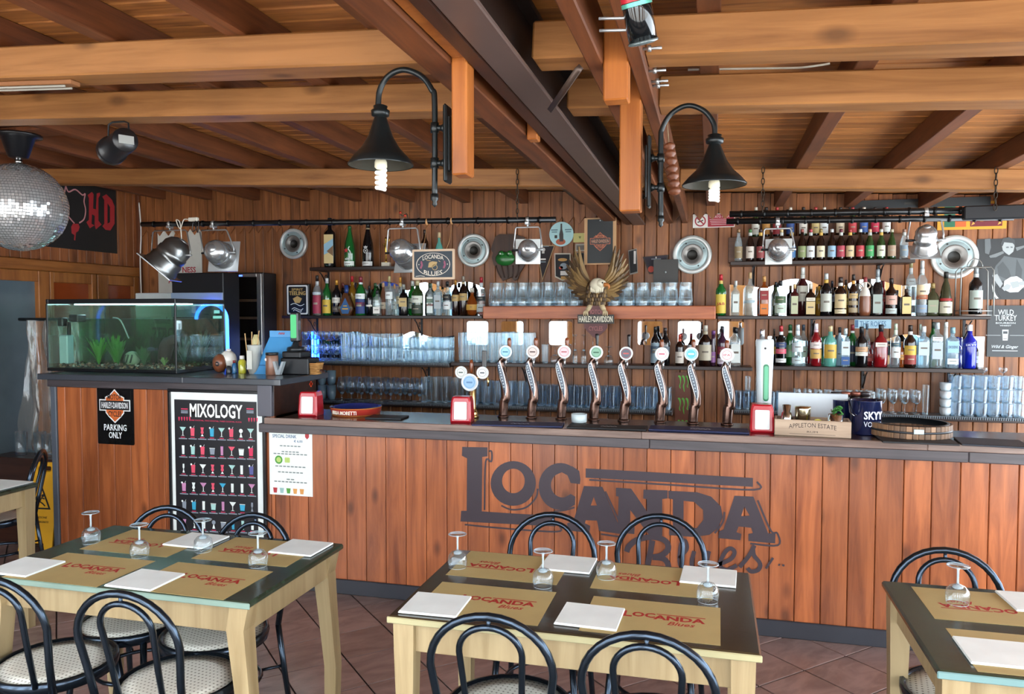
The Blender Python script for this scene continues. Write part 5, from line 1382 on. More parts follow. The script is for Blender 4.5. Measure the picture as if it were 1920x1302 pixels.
# big bottles of the top left shelf
t = bottle(620, 409, 25, 'sq', 'bk', '#17181b', [(.08, .66, '#d2bb84')], 'tall black square bottle with a landscape label on the top left shelf', 5.95, ZA)
lab = [c for c in t.children if c.name.startswith('label')][0]
for c in list(lab.children): bpy.data.objects.remove(c)
x0 = min(v.co.x for v in lab.data.vertices); x1 = max(v.co.x for v in lab.data.vertices); y0 = min(v.co.y for v in lab.data.vertices); z0 = min(v.co.z for v in lab.data.vertices); z1 = max(v.co.z for v in lab.data.vertices)
m = MB(); T = front((0, y0, 0)); m.prism([(x0, z0 + .3 * (z1 - z0)), (x0, z0 + .66 * (z1 - z0)), (x1, z0 + .86 * (z1 - z0)), (x1, z0 + .45 * (z1 - z0))], .001, T); m.mi = 1
m.prism([(x0 + .3 * (x1 - x0), z0 + .42 * (z1 - z0)), (x1, z0 + .62 * (z1 - z0)), (x1, z0 + .25 * (z1 - z0))], .0016, T); m.mi = 2; m.prism([(x0, z0 - .05), (x1, z0 - .05), (x1, z0 - .036), (x0, z0 - .036)], .001, T)
m.build('label_picture', [C('#8fb9cf', .5), C('#7a5a3a', .5), C('#e6e6e0', .5)], lab)
t = bottle(657, 424, 21, 'champ', 'gr', '#1c5a2c', [(.0, .14, '#dfe8e2')], 'large green champagne shaped beer bottle with a red star', 5.95, ZA)
r = 10.5 * mpp((t.location.x, 5.95, ZA)); hh = at(657, 424, Y=5.95).z - ZA
m = MB(); T = front((-.010, -r - .0005, hh * .40)); fill(m, [[(.024 * (1 if k % 2 == 0 else .42) * math.sin(k * math.pi / 5), .024 * (1 if k % 2 == 0 else .42) * math.cos(k * math.pi / 5)) for k in range(10)]], .001, T); m.build('star', C('#c92a3a', .4), t)
m = MB(); strip(m, smooth_line([(.012, .05), (.0, .03), (.018, .0), (.01, -.05)], 5), .009, .001, front((.01, -r - .0008, hh * .35))); text(m, 'eke', .02, front((0, -r - .0008, hh * .2)), .001, .03); m.build('white_print', C('#e3ece6', .4), t)
t = bottle(691, 420, 21, 'champ', 'bk', '#14100f', [(.02, .12, '#c6c8c6')], 'large black champagne shaped bottle with a white crown print', 5.95, ZA, '#8a7a5a')
m = MB(); T = front((0, -r - .0005, hh * .38)); fill(m, [circ(.020, 20), circ(.016, 20)], .001, T); text(m, '10', .014, T, .001, .03); fill(m, [[(-.014, .024), (.014, .024), (.017, .040), (.008, .033), (0, .044), (-.008, .033), (-.017, .040)]], .001, T); m.box(-.022, .022, -.001, 0, -.034, -.028, 0, T @ front((0, 0, 0)).inverted() if False else T); m.build('white_print', C('#d8dad8', .4), t)
bottle(797, 431, 15, 'wine', 'br', '#2d1a12', [(.3, .5, '#3a2418')], 'brown bottle rising behind the chalkboard on the top left shelf', 5.99, ZA)
t = bottle(824, 436, 19, 'flask', 'tq', '#c9b48c', [], 'round blue bottle with cork rising behind the chalkboard', 5.99, ZA + .0)
p = at(724, 497, Y=5.95)
t = thing('trophy', 'small gold figure trophy on a pale marble block on the top left shelf', 'trophy', (p.x, 5.95, ZA + .0004))
MB().box(-.035, .035, -.02, .02, 0, .035, .002).build('marble_base', C('#c9c2b2', .4), t)
m = MB(); m.lathe([(.016, .0352), (.006, .045), (.010, .07), (.005, .085), (.012, .13), (.016, .17), (.007, .20), (.012, .225), (.009, .24), (0, .245)], 12); m.tube([(.01, 0, .19), (.03, 0, .215), (.034, 0, .245)], .004, 6); m.tube([(-.01, 0, .19), (-.028, 0, .18)], .004, 6); m.build('gold_figure', C('#c9a24e', .25, .9), t)
# tin sign-box with TEELING
p0, p1 = at(539, 588, Y=5.96), at(581, 533, Y=5.96)
t = thing('tin_box', 'black and white lettered whiskey tin standing at the left end of the middle shelf', 'tin', ((p0.x + p1.x) / 2, 5.96, ZB + .0004))
w, h = p1.x - p0.x, p1.z - ZB
MB().box(-w / 2, w / 2, -.02, .02, 0, h, .006).build('tin', C('#16171a', .3, .3), t)
m = MB(); T = front((0, -.0202, h / 2)); fill(m, [rrect(w * .9, h * .93, .012), rrect(w * .78, h * .84, .010)], .001, T); 
for zc_, ww in ((-.30, .5), (-.16, .6), (-.36, .35)): strip(m, smooth_line([(-w * ww / 2, zc_ * h), (-w * .12, zc_ * h + .012), (w * .12, zc_ * h - .008), (w * ww / 2, zc_ * h + .006)], 4), .006, .001, T)
m.build('white_print', C('#dfe3e4', .35), t)
m = MB(); text(m, 'SPIRIT', h * .07, T @ Matrix.Translation((0, h * .33, 0)), .0012, .02, w=w * .5); text(m, 'TEELING', h * .12, T @ Matrix.Translation((0, h * .21, 0)), .0012, .03, w=w * .72); fill(m, [[(-w * .2, .01), (0, h * .12), (w * .2, .01), (w * .1, -h * .1), (-w * .1, -h * .1)]], .0012, T); m.build('gold_print', C('#c9a768', .4), t)
# ================================================================ glassware
GM = {}
GRI2 = glass('#dcebf2', .76, .9, .05)  # whitish rim and foot glass, bright edges painted as colour
GLS = glass('#f4f9fb', .985, .6)
GLB = glass('#e8f1f8', .975, .7)
def gmesh(kind, h, r, mat=GLS):
    k = (kind, round(h, 3), round(r, 3), mat.name)
    if k in GM: return GM[k]
    m = MB()
    def ring(rr, z, t=.0011):
        m.mi = 1; m.lathe([(rr - t, z - t), (rr + t, z - t * .4), (rr + t, z + t * .4), (rr - t, z + t)], 16, cap0=False, cap1=False); m.mi = 0
    def foot(rr, z0, z1):
        m.mi = 1; m.lathe([(rr * .96, z0), (rr, z0 + .002), (rr * .97, z1), (0, z1)], 16, cap1=False); m.mi = 0
    def ribs(n, r0, z0, r1, z1, w):
        m.mi = 0
        for i in range(n):
            a = 2 * math.pi * i / n
            m.tube([(r0 * math.cos(a), r0 * math.sin(a), z0), (r1 * math.cos(a), r1 * math.sin(a), z1)], w, 3, cap=False)
        m.mi = 0
    if kind == 'tumbler':
        m.lathe([(r * .82, .004), (r * .84, .01), (r * .99, h - .002)], 16, cap0=False, cap1=False); foot(r * .82, 0, .010); ring(r * .98, h - .0015); ring(r * .9, h * .52, .0007)
    elif kind == 'ribbed':
        m.lathe([(r * .80, .004), (r * .98, h * .75), (r * .985, h - .002)], 16, cap0=False, cap1=False); foot(r * .80, 0, .012); ring(r * .975, h - .0015); ribs(8, r * .82, .012, r * .97, h * .72, r * .055)
    elif kind == 'mug':
        m.lathe([(r * .96, .004), (r, .012), (r, h * .28), (r * .86, h * .42), (r * .80, h * .8), (r * .86, h - .002)], 18, cap0=False, cap1=False); foot(r * .94, 0, .022); ring(r * .85, h - .0015); ring(r * .93, h * .36, .0016); ribs(7, r * .97, .03, r * .82, h * .72, r * .05)
    elif kind == 'balloon':
        m.lathe([(r * .12, .012), (r * .10, h * .22), (r * .4, h * .3), (r * .92, h * .48), (r, h * .62), (r * .86, h * .82), (r * .68, h - .002)], 18, cap0=False, cap1=False); foot(r * .64, 0, .004); ring(r * .67, h - .0015); m.mi = 1; m.ball((0, 0, h * .32), (r * .42, r * .42, h * .06), 10, 6); m.mi = 0
    elif kind == 'stem':
        m.lathe([(r * .14, .012), (r * .11, h * .38), (r * .7, h * .5), (r, h * .75), (r * .9, h - .002)], 16, cap0=False, cap1=False); foot(r * .8, 0, .005); ring(r * .89, h - .0015); ribs(7, r * .5, h * .46, r * .98, h * .72, r * .06); m.mi = 1; m.ball((0, 0, h * .46), (r * .4, r * .4, h * .05), 10, 6); m.mi = 0
    elif kind == 'upturned':
        m.lathe([(r * .86, .002), (r, h * .2), (r * .7, h * .46), (r * .12, h * .54), (r * .1, h * .9), (r * .78, h * .985)], 16, cap0=False, cap1=False); ring(r * .85, .002); ring(r * .8, h - .0015); m.mi = 1; m.ball((0, 0, h * .47), (r * .5, r * .5, h * .04), 10, 6); m.mi = 0
    elif kind == 'tall':
        m.lathe([(r * .8, .004), (r * .82, .014), (r * .99, h - .002)], 18, cap0=False, cap1=False); foot(r * .8, 0, .014); ring(r * .98, h - .0015); ribs(8, r * .83, .014, r * .97, h * .88, r * .05)
    elif kind == 'cup': m.lathe([(r * .7, 0), (r * .95, h * .3), (r, h), (r * .92, h), (r * .86, h * .3), (0, h * .1)], 16, cap1=False)
    GM[k] = m.mesh(kind, [mat, GRI2] if kind != 'cup' else mat)
    return GM[k]
ORD = 'first second third fourth fifth sixth seventh eighth ninth tenth eleventh twelfth thirteenth fourteenth fifteenth sixteenth seventeenth'.split()
def glasses(kind, pxs, ys, z, htop, wpx, label, group, name='drinking_glass', mat=GLS, cat='glass', tiers=1):
    y0 = ys[0]
    p = at(pxs[len(pxs) // 2], 600, Y=y0)
    h = (at(pxs[len(pxs) // 2], htop, Y=y0).z - z) / tiers
    r = wpx * mpp((p.x, y0, z)) / 2
    for yi, y in enumerate(ys):
        for pi, px in enumerate(pxs):
            x = at(px, 600, Y=y0).x + (r * .12 if yi else 0)
            for q in range(tiers):
                me = gmesh(kind, h - .0004, r, mat)
                o = link(name, me, None, (x + random.uniform(-.002, .002), y, z + .0074 * 0 + q * h + .0003), (0, 0, random.uniform(0, 1)))
                row = '' if len(ys) == 1 else (' in front', ' behind')[yi]
                tr = '' if tiers == 1 else (', bottom', ', upper' if tiers < 3 else ', second', ', third', ', top')[q]
                od = '' if len(pxs) == 1 else ', ' + ORD[pi]
                tag(o, label + od + tr + row, cat, group)
def rng(a, b, n): return [a + (b - a) * i / (n - 1) for i in range(n)]
DM = .0073
glasses('mug', rng(929, 1075, 7), (5.85, 5.93), ZBM, 530, 25.5, 'clear beer glass on the orange beam shelf left of the eagle', 'beer glasses on the beam shelf', 'beer_glass')
glasses('mug', rng(1151, 1284, 6), (5.85, 5.93), ZBM, 530, 25.5, 'clear beer glass on the orange beam shelf right of the eagle', 'beer glasses on the beam shelf', 'beer_glass')
glasses('stem', rng(572, 631, 4), (5.93, 6.02), ZC1 + DM, 622, 14.5, 'blue lit cut stem glass on the left glass shelf', 'cut stem glasses at the left end', 'stem_glass', GLB, tiers=2)
glasses('tall', (645,), (5.94, 6.02), ZC1 + DM, 624, 14, 'tall clear glass beside the blue lit stem glasses', 'tall glasses on the left glass shelf', 'tall_glass')
glasses('tumbler', rng(662, 738, 5), (5.93, 6.02), ZC1 + DM, 626, 18.5, 'clear tumbler in the stacked row on the left glass shelf', 'stacked tumblers on the left glass shelf', 'tumbler', tiers=2)
glasses('ribbed', rng(757, 835, 6), (5.93, 6.02), ZC1 + DM, 634, 15.5, 'ribbed tumbler in the stacked row on the left glass shelf', 'stacked ribbed tumblers on the left glass shelf', 'tumbler', tiers=2)
glasses('tall', rng(866, 992, 10), (5.93, 6.02), ZC2, 624, 14.2, 'tall ribbed glass in the row behind the left taps', 'tall ribbed glasses behind the taps', 'tall_glass')
glasses('tall', (1022,), (5.95,), ZC2, 646, 13, 'single small tall glass between two tap handles', 'odd glasses behind the taps', 'tall_glass')
glasses('upturned', (1041, 1142), (5.94,), ZC2, 650, 19, 'upturned brandy glass with short stem behind the tap badges', 'odd glasses behind the taps', 'wine_glass')
glasses('upturned', rng(1078, 1112, 3), (5.95,), ZC2, 628, 12, 'slender upturned wine glass behind the pink and green badges', 'slender wine glasses behind the taps', 'wine_glass')
CUPM = C('#6f8794', .25, 0, .4)
glasses('cup', (603, 620), (5.96,), ZD + DM, 695, 17, 'stacked blue grey ceramic mug at the left end of the lowest shelf', 'blue grey ceramic mugs', 'mug', CUPM, 'mug', tiers=2)
glasses('balloon', rng(640, 786, 9), (5.93, 6.03), ZD + DM, 709, 18, 'round clear balloon glass on the left lowest shelf', 'balloon glasses on the lowest shelf', 'balloon_glass', GLB)
glasses('tall', rng(795, 872, 5), (5.94, 6.02), ZD + DM, 708, 15, 'tall ribbed glass on the lowest shelf left of the gold tower', 'tall ribbed glasses on the lowest shelf', 'tall_glass')
glasses('tumbler', rng(890, 996, 6), (5.93, 6.02), ZD + DM, 716, 19, 'clear tumbler on the lowest shelf behind the first taps', 'tumblers behind the first taps', 'tumbler', GLB)
glasses('ribbed', rng(1014, 1252, 17), (5.93, 6.02), ZD + DM, 725, 15, 'ribbed tumbler on the lowest shelf behind the middle taps', 'ribbed tumblers behind the middle taps', 'tumbler', GLB)
glasses('ribbed', rng(1386, 1480, 7), (5.94, 6.02), ZD2 + DM, 735, 14.5, 'small ribbed tumbler on the lowest shelf behind the white tower', 'small tumblers at the right', 'tumbler', GLB)
glasses('tall', (1404, 1424), (5.98,), ZD2 + DM + .115, 706, 12, 'small glass standing on top of the tumblers left of the white tower', 'glasses on top of the tumblers', 'small_glass')
glasses('stem', rng(1498, 1636, 8), (5.94, 6.03), ZD2 + DM, 733, 17, 'small stem glass on the lowest shelf behind the wooden caddy', 'stem glasses behind the caddy', 'stem_glass', GLS)
glasses('stem', rng(1657, 1722, 4), (5.94, 6.03), ZD2 + DM, 732, 17, 'clear wine glass on the lowest shelf above the barrel tray', 'wine glasses above the barrel tray', 'wine_glass')
glasses('tall', (1739,), (5.94,), ZD2 + DM, 722, 13, 'single tall glass left of the white cup stack', None, 'tall_glass')
glasses('cup', (1776,), (5.94,), ZD2 + DM, 718, 20, 'white paper cup in the stack at the right lowest shelf', 'stacked white cups', 'cup', C('#cfdbe2', .5), 'cup', tiers=4)
glasses('tumbler', rng(1797, 1917, 6), (5.93, 6.02), ZD2 + DM, 706, 22, 'clear tumbler stacked in three tiers at the right end', 'tumblers stacked at the right end', 'tumbler', GLB, tiers=3)
glasses('stem', (1846, 1884), (5.97,), at(1846, 707, Y=5.93).z + .002, 690, 16, 'short glass on top of the stacked tumblers at right', 'glasses on top of the stacked tumblers', 'small_glass')
# ================================================================ mirrors
MIR = C('#dfe6ea', .02, 1)
def mirror_sq(px0, px1, py0, py1, label, r_=.018):
    a, b = at(px0, py1, Y=YW - .004), at(px1, py0, Y=YW - .004)
    m = MB(); m.prism(rrect(b.x - a.x, b.z - a.z, r_, 4), .005, front((0, 0, 0)))
    tag(m.build('mirror', MIR, None, ((a.x + b.x) / 2, YW - .0005, (a.z + b.z) / 2)), label, 'mirror', 'mirrors behind the taps')
for i, (a, b) in enumerate(((876, 915), (940, 981), (1030, 1073), (1196, 1242), (1271, 1314), (1346, 1395))):
    mirror_sq(a, b, 603, 647, 'square mirror with round corners behind the taps, %s of six from the left' % ('first', 'second', 'third', 'fourth', 'fifth', 'last')[i])
def mirror_wave(px0, px1, z0, ys, label):
    y = YW - .004
    pts = [(at(px0, 600, Y=y).x, z0), (at(px1, 600, Y=y).x, z0)]
    n = len(ys); line = [(px1 + (px0 - px1) * i / (n - 1), ys[n - 1 - i]) for i in range(n)]
    for p in smooth_line(line, 5):
        q = at(p[0], p[1], Y=y); pts.append((q.x, q.z))
    m = MB(); m.prism(pts, .005, front((0, YW - .0005, 0)))
    tag(m.build('mirror', MIR), label, 'mirror', 'wavy edged mirrors behind the shelves')
mirror_wave(645, 908, ZB + .001, [541, 530, 545, 529, 532, 545, 531, 532, 540, 530, 530, 541], 'long wavy topped mirror behind the bottles of the left middle shelf')
mirror_wave(1368, 1744, ZB + .001, [534, 536, 540, 526, 524, 535, 538, 526, 524, 533, 536, 532], 'long wavy topped mirror behind the bottles of the right middle shelf')
mirror_wave(566, 852, ZC1 + .008, [622, 628, 640, 626, 622, 630, 634, 632, 622, 630, 632, 630], 'long wavy topped mirror behind the left glass shelf')
mirror_wave(1440, 1846, ZC3 + .001, [631, 632, 640, 630, 630, 642, 636, 627, 632, 640, 632, 632], 'long wavy topped mirror behind the clear spirits at right')

# blue light stick that colours the cut glasses
a = at(586, 650, Y=6.07)
t = thing('blue_light', 'slim blue light stick at the left end of the left glass shelf', 'light', (a.x, 6.07, ZC1 + .0072))
m = MB(); m.tube([(0, 0, .012), (0, 0, .24)], .009, 10); m.build('light_stick', C('#2f6bff', .4, 0, 0, 9.0), t)
m = MB(); m.lathe([(.016, 0), (.014, .012), (0, .012)], 12); m.build('foot', BLACK, t)
# ================================================================ signs on the counter front
def on_plane(Y):
    def q(px, py):
        p = at(px, py, Y=Y); return (p.x, p.z)
    return q
IDF = front((0, 0, 0))
def shield(mb, cx_, cz, w, T, t, inset=0.0):
    """bar and shield outline: a shield with a wide bar across"""
    k = w / 2 * (1 - inset)
    sh = [(-.62 * k, .44 * k), (-.34 * k, .56 * k), (0, .88 * k), (.34 * k, .56 * k), (.62 * k, .44 * k), (.60 * k, -.42 * k), (.42 * k, -.62 * k), (0, -.98 * k), (-.42 * k, -.62 * k), (-.60 * k, -.42 * k)]
    mb.prism([(cx_ + a, cz + b) for a, b in sh], t, T)
def moto_logo(parent, cx_, cz, w, T, cols, thin=.0012):
    """cols: outline, orange field, black bar, lettering"""
    m = MB(); shield(m, cx_, cz, w * 1.06, T, thin); m.box(cx_ - w * .53, cx_ + w * .53, cz - w * .165, cz + w * .165, 0, thin * 1.05, 0, T); m.build('logo_outline', C(cols[0], .4), parent)
    m = MB(); shield(m, cx_, cz, w * .97, T, thin * 1.4); m.build('logo_field', C(cols[1], .4), parent)
    m = MB(); m.box(cx_ - w * .50, cx_ + w * .50, cz - w * .135, cz + w * .135, 0, thin * 1.8, 0, T); m.build('logo_bar', C(cols[2], .4), parent)
    m = MB(); TT_ = T @ Matrix.Translation((cx_, cz, thin * 1.85))
    text(m, 'HARLEY-DAVIDSON', w * .17, TT_, .0006, .02, w=w * .9)
    m.build('logo_lettering', C(cols[3], .4), parent)
    m = MB(); TT_ = T @ Matrix.Translation((cx_, cz, thin * 1.45))
    text(m, 'MOTOR', w * .15, TT_ @ Matrix.Translation((0, w * .24, 0)), .0006, .02, w=w * .48); m.build('logo_lettering', C(cols[4], .4), parent); m = MB()
    text(m, 'CYCLES', w * .15, TT_ @ Matrix.Translation((0, -w * .25, 0)), .0006, .02, w=w * .46)
    m.build('logo_lettering', C(cols[4], .4), parent)
# parking sign
a, b = at(184.5, 832, Y=YC - .003), at(250, 728, Y=YC - .003)
t = thing('tin_sign', 'black tin sign reading PARKING ONLY under an orange motorcycle shield', 'sign', ((a.x + b.x) / 2, YC - .0006, (a.z + b.z) / 2))
w, h = b.x - a.x, b.z - a.z
m = MB(); m.prism(rrect(w, h, .008), .005, IDF); m.prism(rrect(w * .86, h * .92, .008), .008, IDF); m.build('plate', C('#0f1113', .15, .2, .5), t)
T = front((0, -.0082, 0))
moto_logo(t, 0, h * .19, w * .8, T, ('#e6e8e8', '#c8642c', '#15171a', '#e9ecee', '#1a1513'))
m = MB(); text(m, 'PARKING', h * .105, T @ Matrix.Translation((0, -h * .20, 0)), .0008, .02, w=w * .62); text(m, 'ONLY', h * .105, T @ Matrix.Translation((0, -h * .335, 0)), .0008, .02, w=w * .36); m.build('lettering', C('#e4e8ea', .4), t)
# cocktail poster
a, b = at(319, 1012, Y=YC - .02), at(496, 734, Y=YC - .02)
t = thing('framed_poster', 'tall framed black cocktail poster headed MIXOLOGY with rows of drinks', 'poster', (a.x, YC - .0008, a.z))
w, h = b.x - a.x, b.z - a.z
FB = C('#15171b', .25, 0, .3)
for (x0, x1, z0, z1) in ((0, w, 0, .02), (0, w, h - .02, h), (0, .02, .0201, h - .0201), (w - .02, w, .0201, h - .0201)):
    MB().box(x0, x1, -.022, 0, z0, z1, .003).build('frame', FB, t)
MB().box(.0201, w - .0201, -.012, -.0005, .0201, h - .0201).build('white_mat', C('#e9f0ee', .5), t)
q = on_plane(YC - .0128)
def L2(px, py): x, z = q(px, py); return (x - a.x, z - a.z)
f0, f1 = L2(331.5, 1000), L2(481, 754)
MB().box(f0[0], f1[0], -.0128, -.0121, f0[1], f1[1]).build('black_print', C('#191a20', .35, 0, .3), t)
cols = ['#e9f1ee', '#e0536b', '#3aa9cf', '#c68ab4', '#a8d4cf', '#5b5f9c', '#8d97a4', '#d8305c']
m = MB(); T = front((0, -.01285, 0))
fw = (f1[0] - f0[0]); cw = fw / 8.3
def icon(kind, cx_, cz, s, ci):
    m.mi = ci
    if kind == 'm':
        m.prism([(cx_ - .42 * s, cz + .5 * s), (cx_ + .42 * s, cz + .5 * s), (cx_ + .05 * s, cz + .02 * s), (cx_ - .05 * s, cz + .02 * s)], .0006, T); m.mi = 0
        m.prism([(cx_ - .04 * s, cz + .03 * s), (cx_ + .04 * s, cz + .03 * s), (cx_ + .04 * s, cz - .45 * s), (cx_ - .04 * s, cz - .45 * s)], .0007, T); m.prism([(cx_ - .22 * s, cz - .5 * s), (cx_ + .22 * s, cz - .5 * s), (cx_, cz - .42 * s)], .0007, T)
    elif kind == 'h':
        m.prism([(cx_ - .27 * s, cz + .42 * s), (cx_ + .27 * s, cz + .42 * s), (cx_ + .22 * s, cz - .5 * s), (cx_ - .22 * s, cz - .5 * s)], .0006, T); m.mi = 0
        m.prism(circ(.12 * s, 8, cx_ - .25 * s, cz + .46 * s), .0007, T); m.prism([(cx_ + .1 * s, cz + .42 * s), (cx_ + .14 * s, cz + .42 * s), (cx_ + .26 * s, cz + .66 * s), (cx_ + .22 * s, cz + .66 * s)], .0007, T)
    elif kind == 'c':
        m.prism([(cx_ - .17 * s, cz + .5 * s), (cx_ + .17 * s, cz + .5 * s), (cx_ + .15 * s, cz - .5 * s), (cx_ - .15 * s, cz - .5 * s)], .0006, T)
    elif kind == 'r':
        m.prism([(cx_ - .33 * s, cz + .2 * s), (cx_ + .33 * s, cz + .2 * s), (cx_ + .26 * s, cz - .45 * s), (cx_ - .26 * s, cz - .45 * s)], .0006, T); m.mi = 0
        strip(m, [(cx_ - .36 * s, cz + .26 * s), (cx_ + .36 * s, cz + .26 * s)], .06 * s, .0007, T)
    elif kind == 'u':
        m.prism([(cx_ - .22 * s, cz + .5 * s), (cx_ + .22 * s, cz + .5 * s), (cx_ + .12 * s, cz + .15 * s), (cx_ + .2 * s, cz - .1 * s), (cx_ + .04 * s, cz - .3 * s), (cx_ - .04 * s, cz - .3 * s), (cx_ - .2 * s, cz - .1 * s), (cx_ - .12 * s, cz + .15 * s)], .0006, T); m.mi = 0
        m.prism([(cx_ - .04 * s, cz - .3 * s), (cx_ + .04 * s, cz - .3 * s), (cx_ + .18 * s, cz - .5 * s), (cx_ - .18 * s, cz - .5 * s)], .0007, T)
    elif kind == 'w':
        m.prism(circ(.24 * s, 12, cx_, cz + .22 * s), .0006, T); m.mi = 0
        m.prism([(cx_ - .03 * s, cz), (cx_ + .03 * s, cz), (cx_ + .18 * s, cz - .5 * s), (cx_ - .18 * s, cz - .5 * s)], .0007, T)
    elif kind == 'f':
        m.prism([(cx_ - .1 * s, cz + .5 * s), (cx_ + .1 * s, cz + .5 * s), (cx_ + .12 * s, cz + .1 * s), (cx_, cz - .15 * s), (cx_ - .12 * s, cz + .1 * s)], .0006, T)
        m.prism([(cx_ - .02 * s, cz - .1 * s), (cx_ + .02 * s, cz - .1 * s), (cx_ + .14 * s, cz - .5 * s), (cx_ - .14 * s, cz - .5 * s)], .0007, T)
PCOL = [C(c, .4) for c in cols]
rows = ['mhuhmhwm', 'chhrcmrh', 'fhmuumch', 'humumccm', 'hhcrcmrf', 'ufcwrccc']
rc = ['41023100', '04103107', '01013405', '30030203', '62043026', '30066040']
rc = ['41124104', '04163107', '01011405', '30312003', '62043026', '30066240']
for r_ in range(6):
    for c_ in range(8):
        px = 343 + c_ * 18.15 + r_ * .7; py = 809 + r_ * 34.6 + c_ * .55
        x, z = L2(px, py)
        if z < .03: continue
        m = MB(); icon(rows[r_][c_], x, z, cw * .78, int(rc[r_][c_]))
        m.mi = 7; m.box(x - cw * .22, x + cw * .22, z - cw * .56, z - cw * .50, 0, .0006, 0, T)
        m.mi = 6; m.box(x - cw * .42, x + cw * .42, z - cw * .70, z - cw * .61, 0, .0006, 0, T)
        m.build('printed_drink', PCOL, t)
m = MB()
for px, n_ in ((336, 5), (467, 4)):
    for i in range(n_):
        x, z = L2(px + i * 5, 786 + (px > 400) * 2); m.mi = 7; m.prism([(x - .005, z + .013), (x + .005, z + .013), (x + .0035, z - .004), (x, z - .013), (x - .0035, z - .004)], .0006, T)
for px, ww in ((346, 40), (469, 40)):
    for k, ci in ((0, 7), (4, 6), (7, 6)):
        x, z = L2(px, 767 + k); m.mi = ci; m.box(x - .024, x + .024, z - .004, z + .003, 0, .0006, 0, T)
x, z = L2(405, 790); m.mi = 7; text(m, 'ONE COCKTAIL, TWO COCKTAIL, THREE COCKTAIL, FLOOR', .008, T @ Matrix.Translation((x, z, 0)), .0006, 0, w=fw * .62)
m.build('small_print', PCOL, t)['kind'] = 'stuff'
x, z = L2(405, 771); m = MB(); text(m, 'MIXOLOGY', .078, T @ Matrix.Translation((x, z, 0)), .0008, .035, w=fw * .64); m.build('headline', C('#f2f5f2', .4), t)
# paper list of special drinks
a, b = at(506, 927, Y=YC - .003), at(585, 811, Y=YC - .003)
t = thing('drinks_list', 'white paper list headed SPECIAL DRINK pinned under the bar edge', 'paper', (a.x, YC - .0006, a.z))
w, h = b.x - a.x, b.z - a.z
MB().box(0, w, -.002, 0, 0, h).build('paper', C('#eef3ee', .6), t)
T = front((0, -.0021, 0))
m = MB(); m.mi = 0; text(m, 'SPECIAL DRINK', h * .05, T @ Matrix.Translation((w * .36, h * .92, 0)), .0004, .02, w=w * .56); text(m, '€ 6,00', h * .035, T @ Matrix.Translation((w * .68, h * .85, 0)), .0004, .02, w=w * .2)
m.mi = 1
for zc_, ww in ((.77, .5), (.68, .42), (.645, .8), (.45, .72), (.36, .6), (.25, .2), (.21, .78)): 
    k = int(ww * 12)
    for i in range(k): m.box(w * (.5 - ww / 2 + ww * i / k), w * (.5 - ww / 2 + ww * (i + .75) / k), h * zc_ - h * .009, h * zc_ + h * .009, 0, .0004, 0, T)
m.mi = 2; m.prism(circ(w * .09, 14, w * .22, h * .55), .0004, T); m.mi = 3; m.prism(circ(w * .055, 12, w * .22, h * .55), .0006, T); m.mi = 3; m.prism(rrect(w * .12, h * .08, .004, 2, w * .42, h * .55), .0003, T)
m.mi = 4; m.prism([(w * .84, h * .97), (w * .93, h * .97), (w * .93, h * .92), (w * .885, h * .885), (w * .84, h * .92)], .0005, T)
for i, ci in enumerate((4, 5, 2, 6, 6)):
    m.mi = ci; x = w * (.13 + .155 * i); m.prism([(x - w * .05, h * .11), (x + w * .05, h * .11), (x + w * .035, h * .03), (x - w * .035, h * .03)], .0005, T)
m.build('printing', [C('#2f5f86', .5), C('#7d8a88', .5), C('#4f9a3a', .5), C('#b6d070', .5), C('#b5333a', .5), C('#9cc4bf', .5), C('#d89a50', .5)], t)
# ================================================================ back wall signs
YW2 = YW - .0150
def plate(name, px0, px1, py0, py1, mat, label, cat='sign', th=.006, y=None, r_=.004, part='plate', off=.0006):
    yy = (YW - off) if y is None else y
    a, b = at(px0, py1, Y=yy), at(px1, py0, Y=yy)
    w, h = b.x - a.x, b.z - a.z
    t = thing(name, label, cat, ((a.x + b.x) / 2, yy, (a.z + b.z) / 2))
    m = MB(); m.prism(rrect(w, h, r_), th, IDF); m.build(part, mat, t)
    return t, w, h, front((0, -th - .0002, 0))
# no smoking sign
t, w, h, T = plate('no_smoking_sign', 1299, 1378, 400, 428, C('#e6e2dc', .4), 'red and white sign with a no smoking symbol reading VIETATO FUMARE')
m = MB(); m.box(-w * .14, w * .48, -h * .44, h * .44, 0, .001, 0, T); fill(m, [circ(h * .40, 24, -w * .32, 0), circ(h * .31, 24, -w * .32, 0)], .001, T); strip(m, [(-w * .32 - h * .24, h * .24), (-w * .32 + h * .24, -h * .24)], h * .09, .0012, T); m.build('red_print', C('#a11c30', .4), t)
m = MB(); strip(m, [(-w * .32 - h * .2, -h * .1), (-w * .32 + h * .2, h * .05)], h * .08, .0009, T); m.build('cigarette', C('#222222', .4), t)
m = MB(); text(m, 'VIETATO FUMARE', h * .17, T @ Matrix.Translation((w * .17, h * .28, .0011)), .0006, .02, w=w * .56)
for k in range(4): m.box(-w * .1 + k * .004, w * .44, h * (.08 - .12 * k) - h * .015, h * (.08 - .12 * k) + h * .015, .0011, .0017, 0, T)
m.build('lettering', C('#e6c8cc', .4), t)
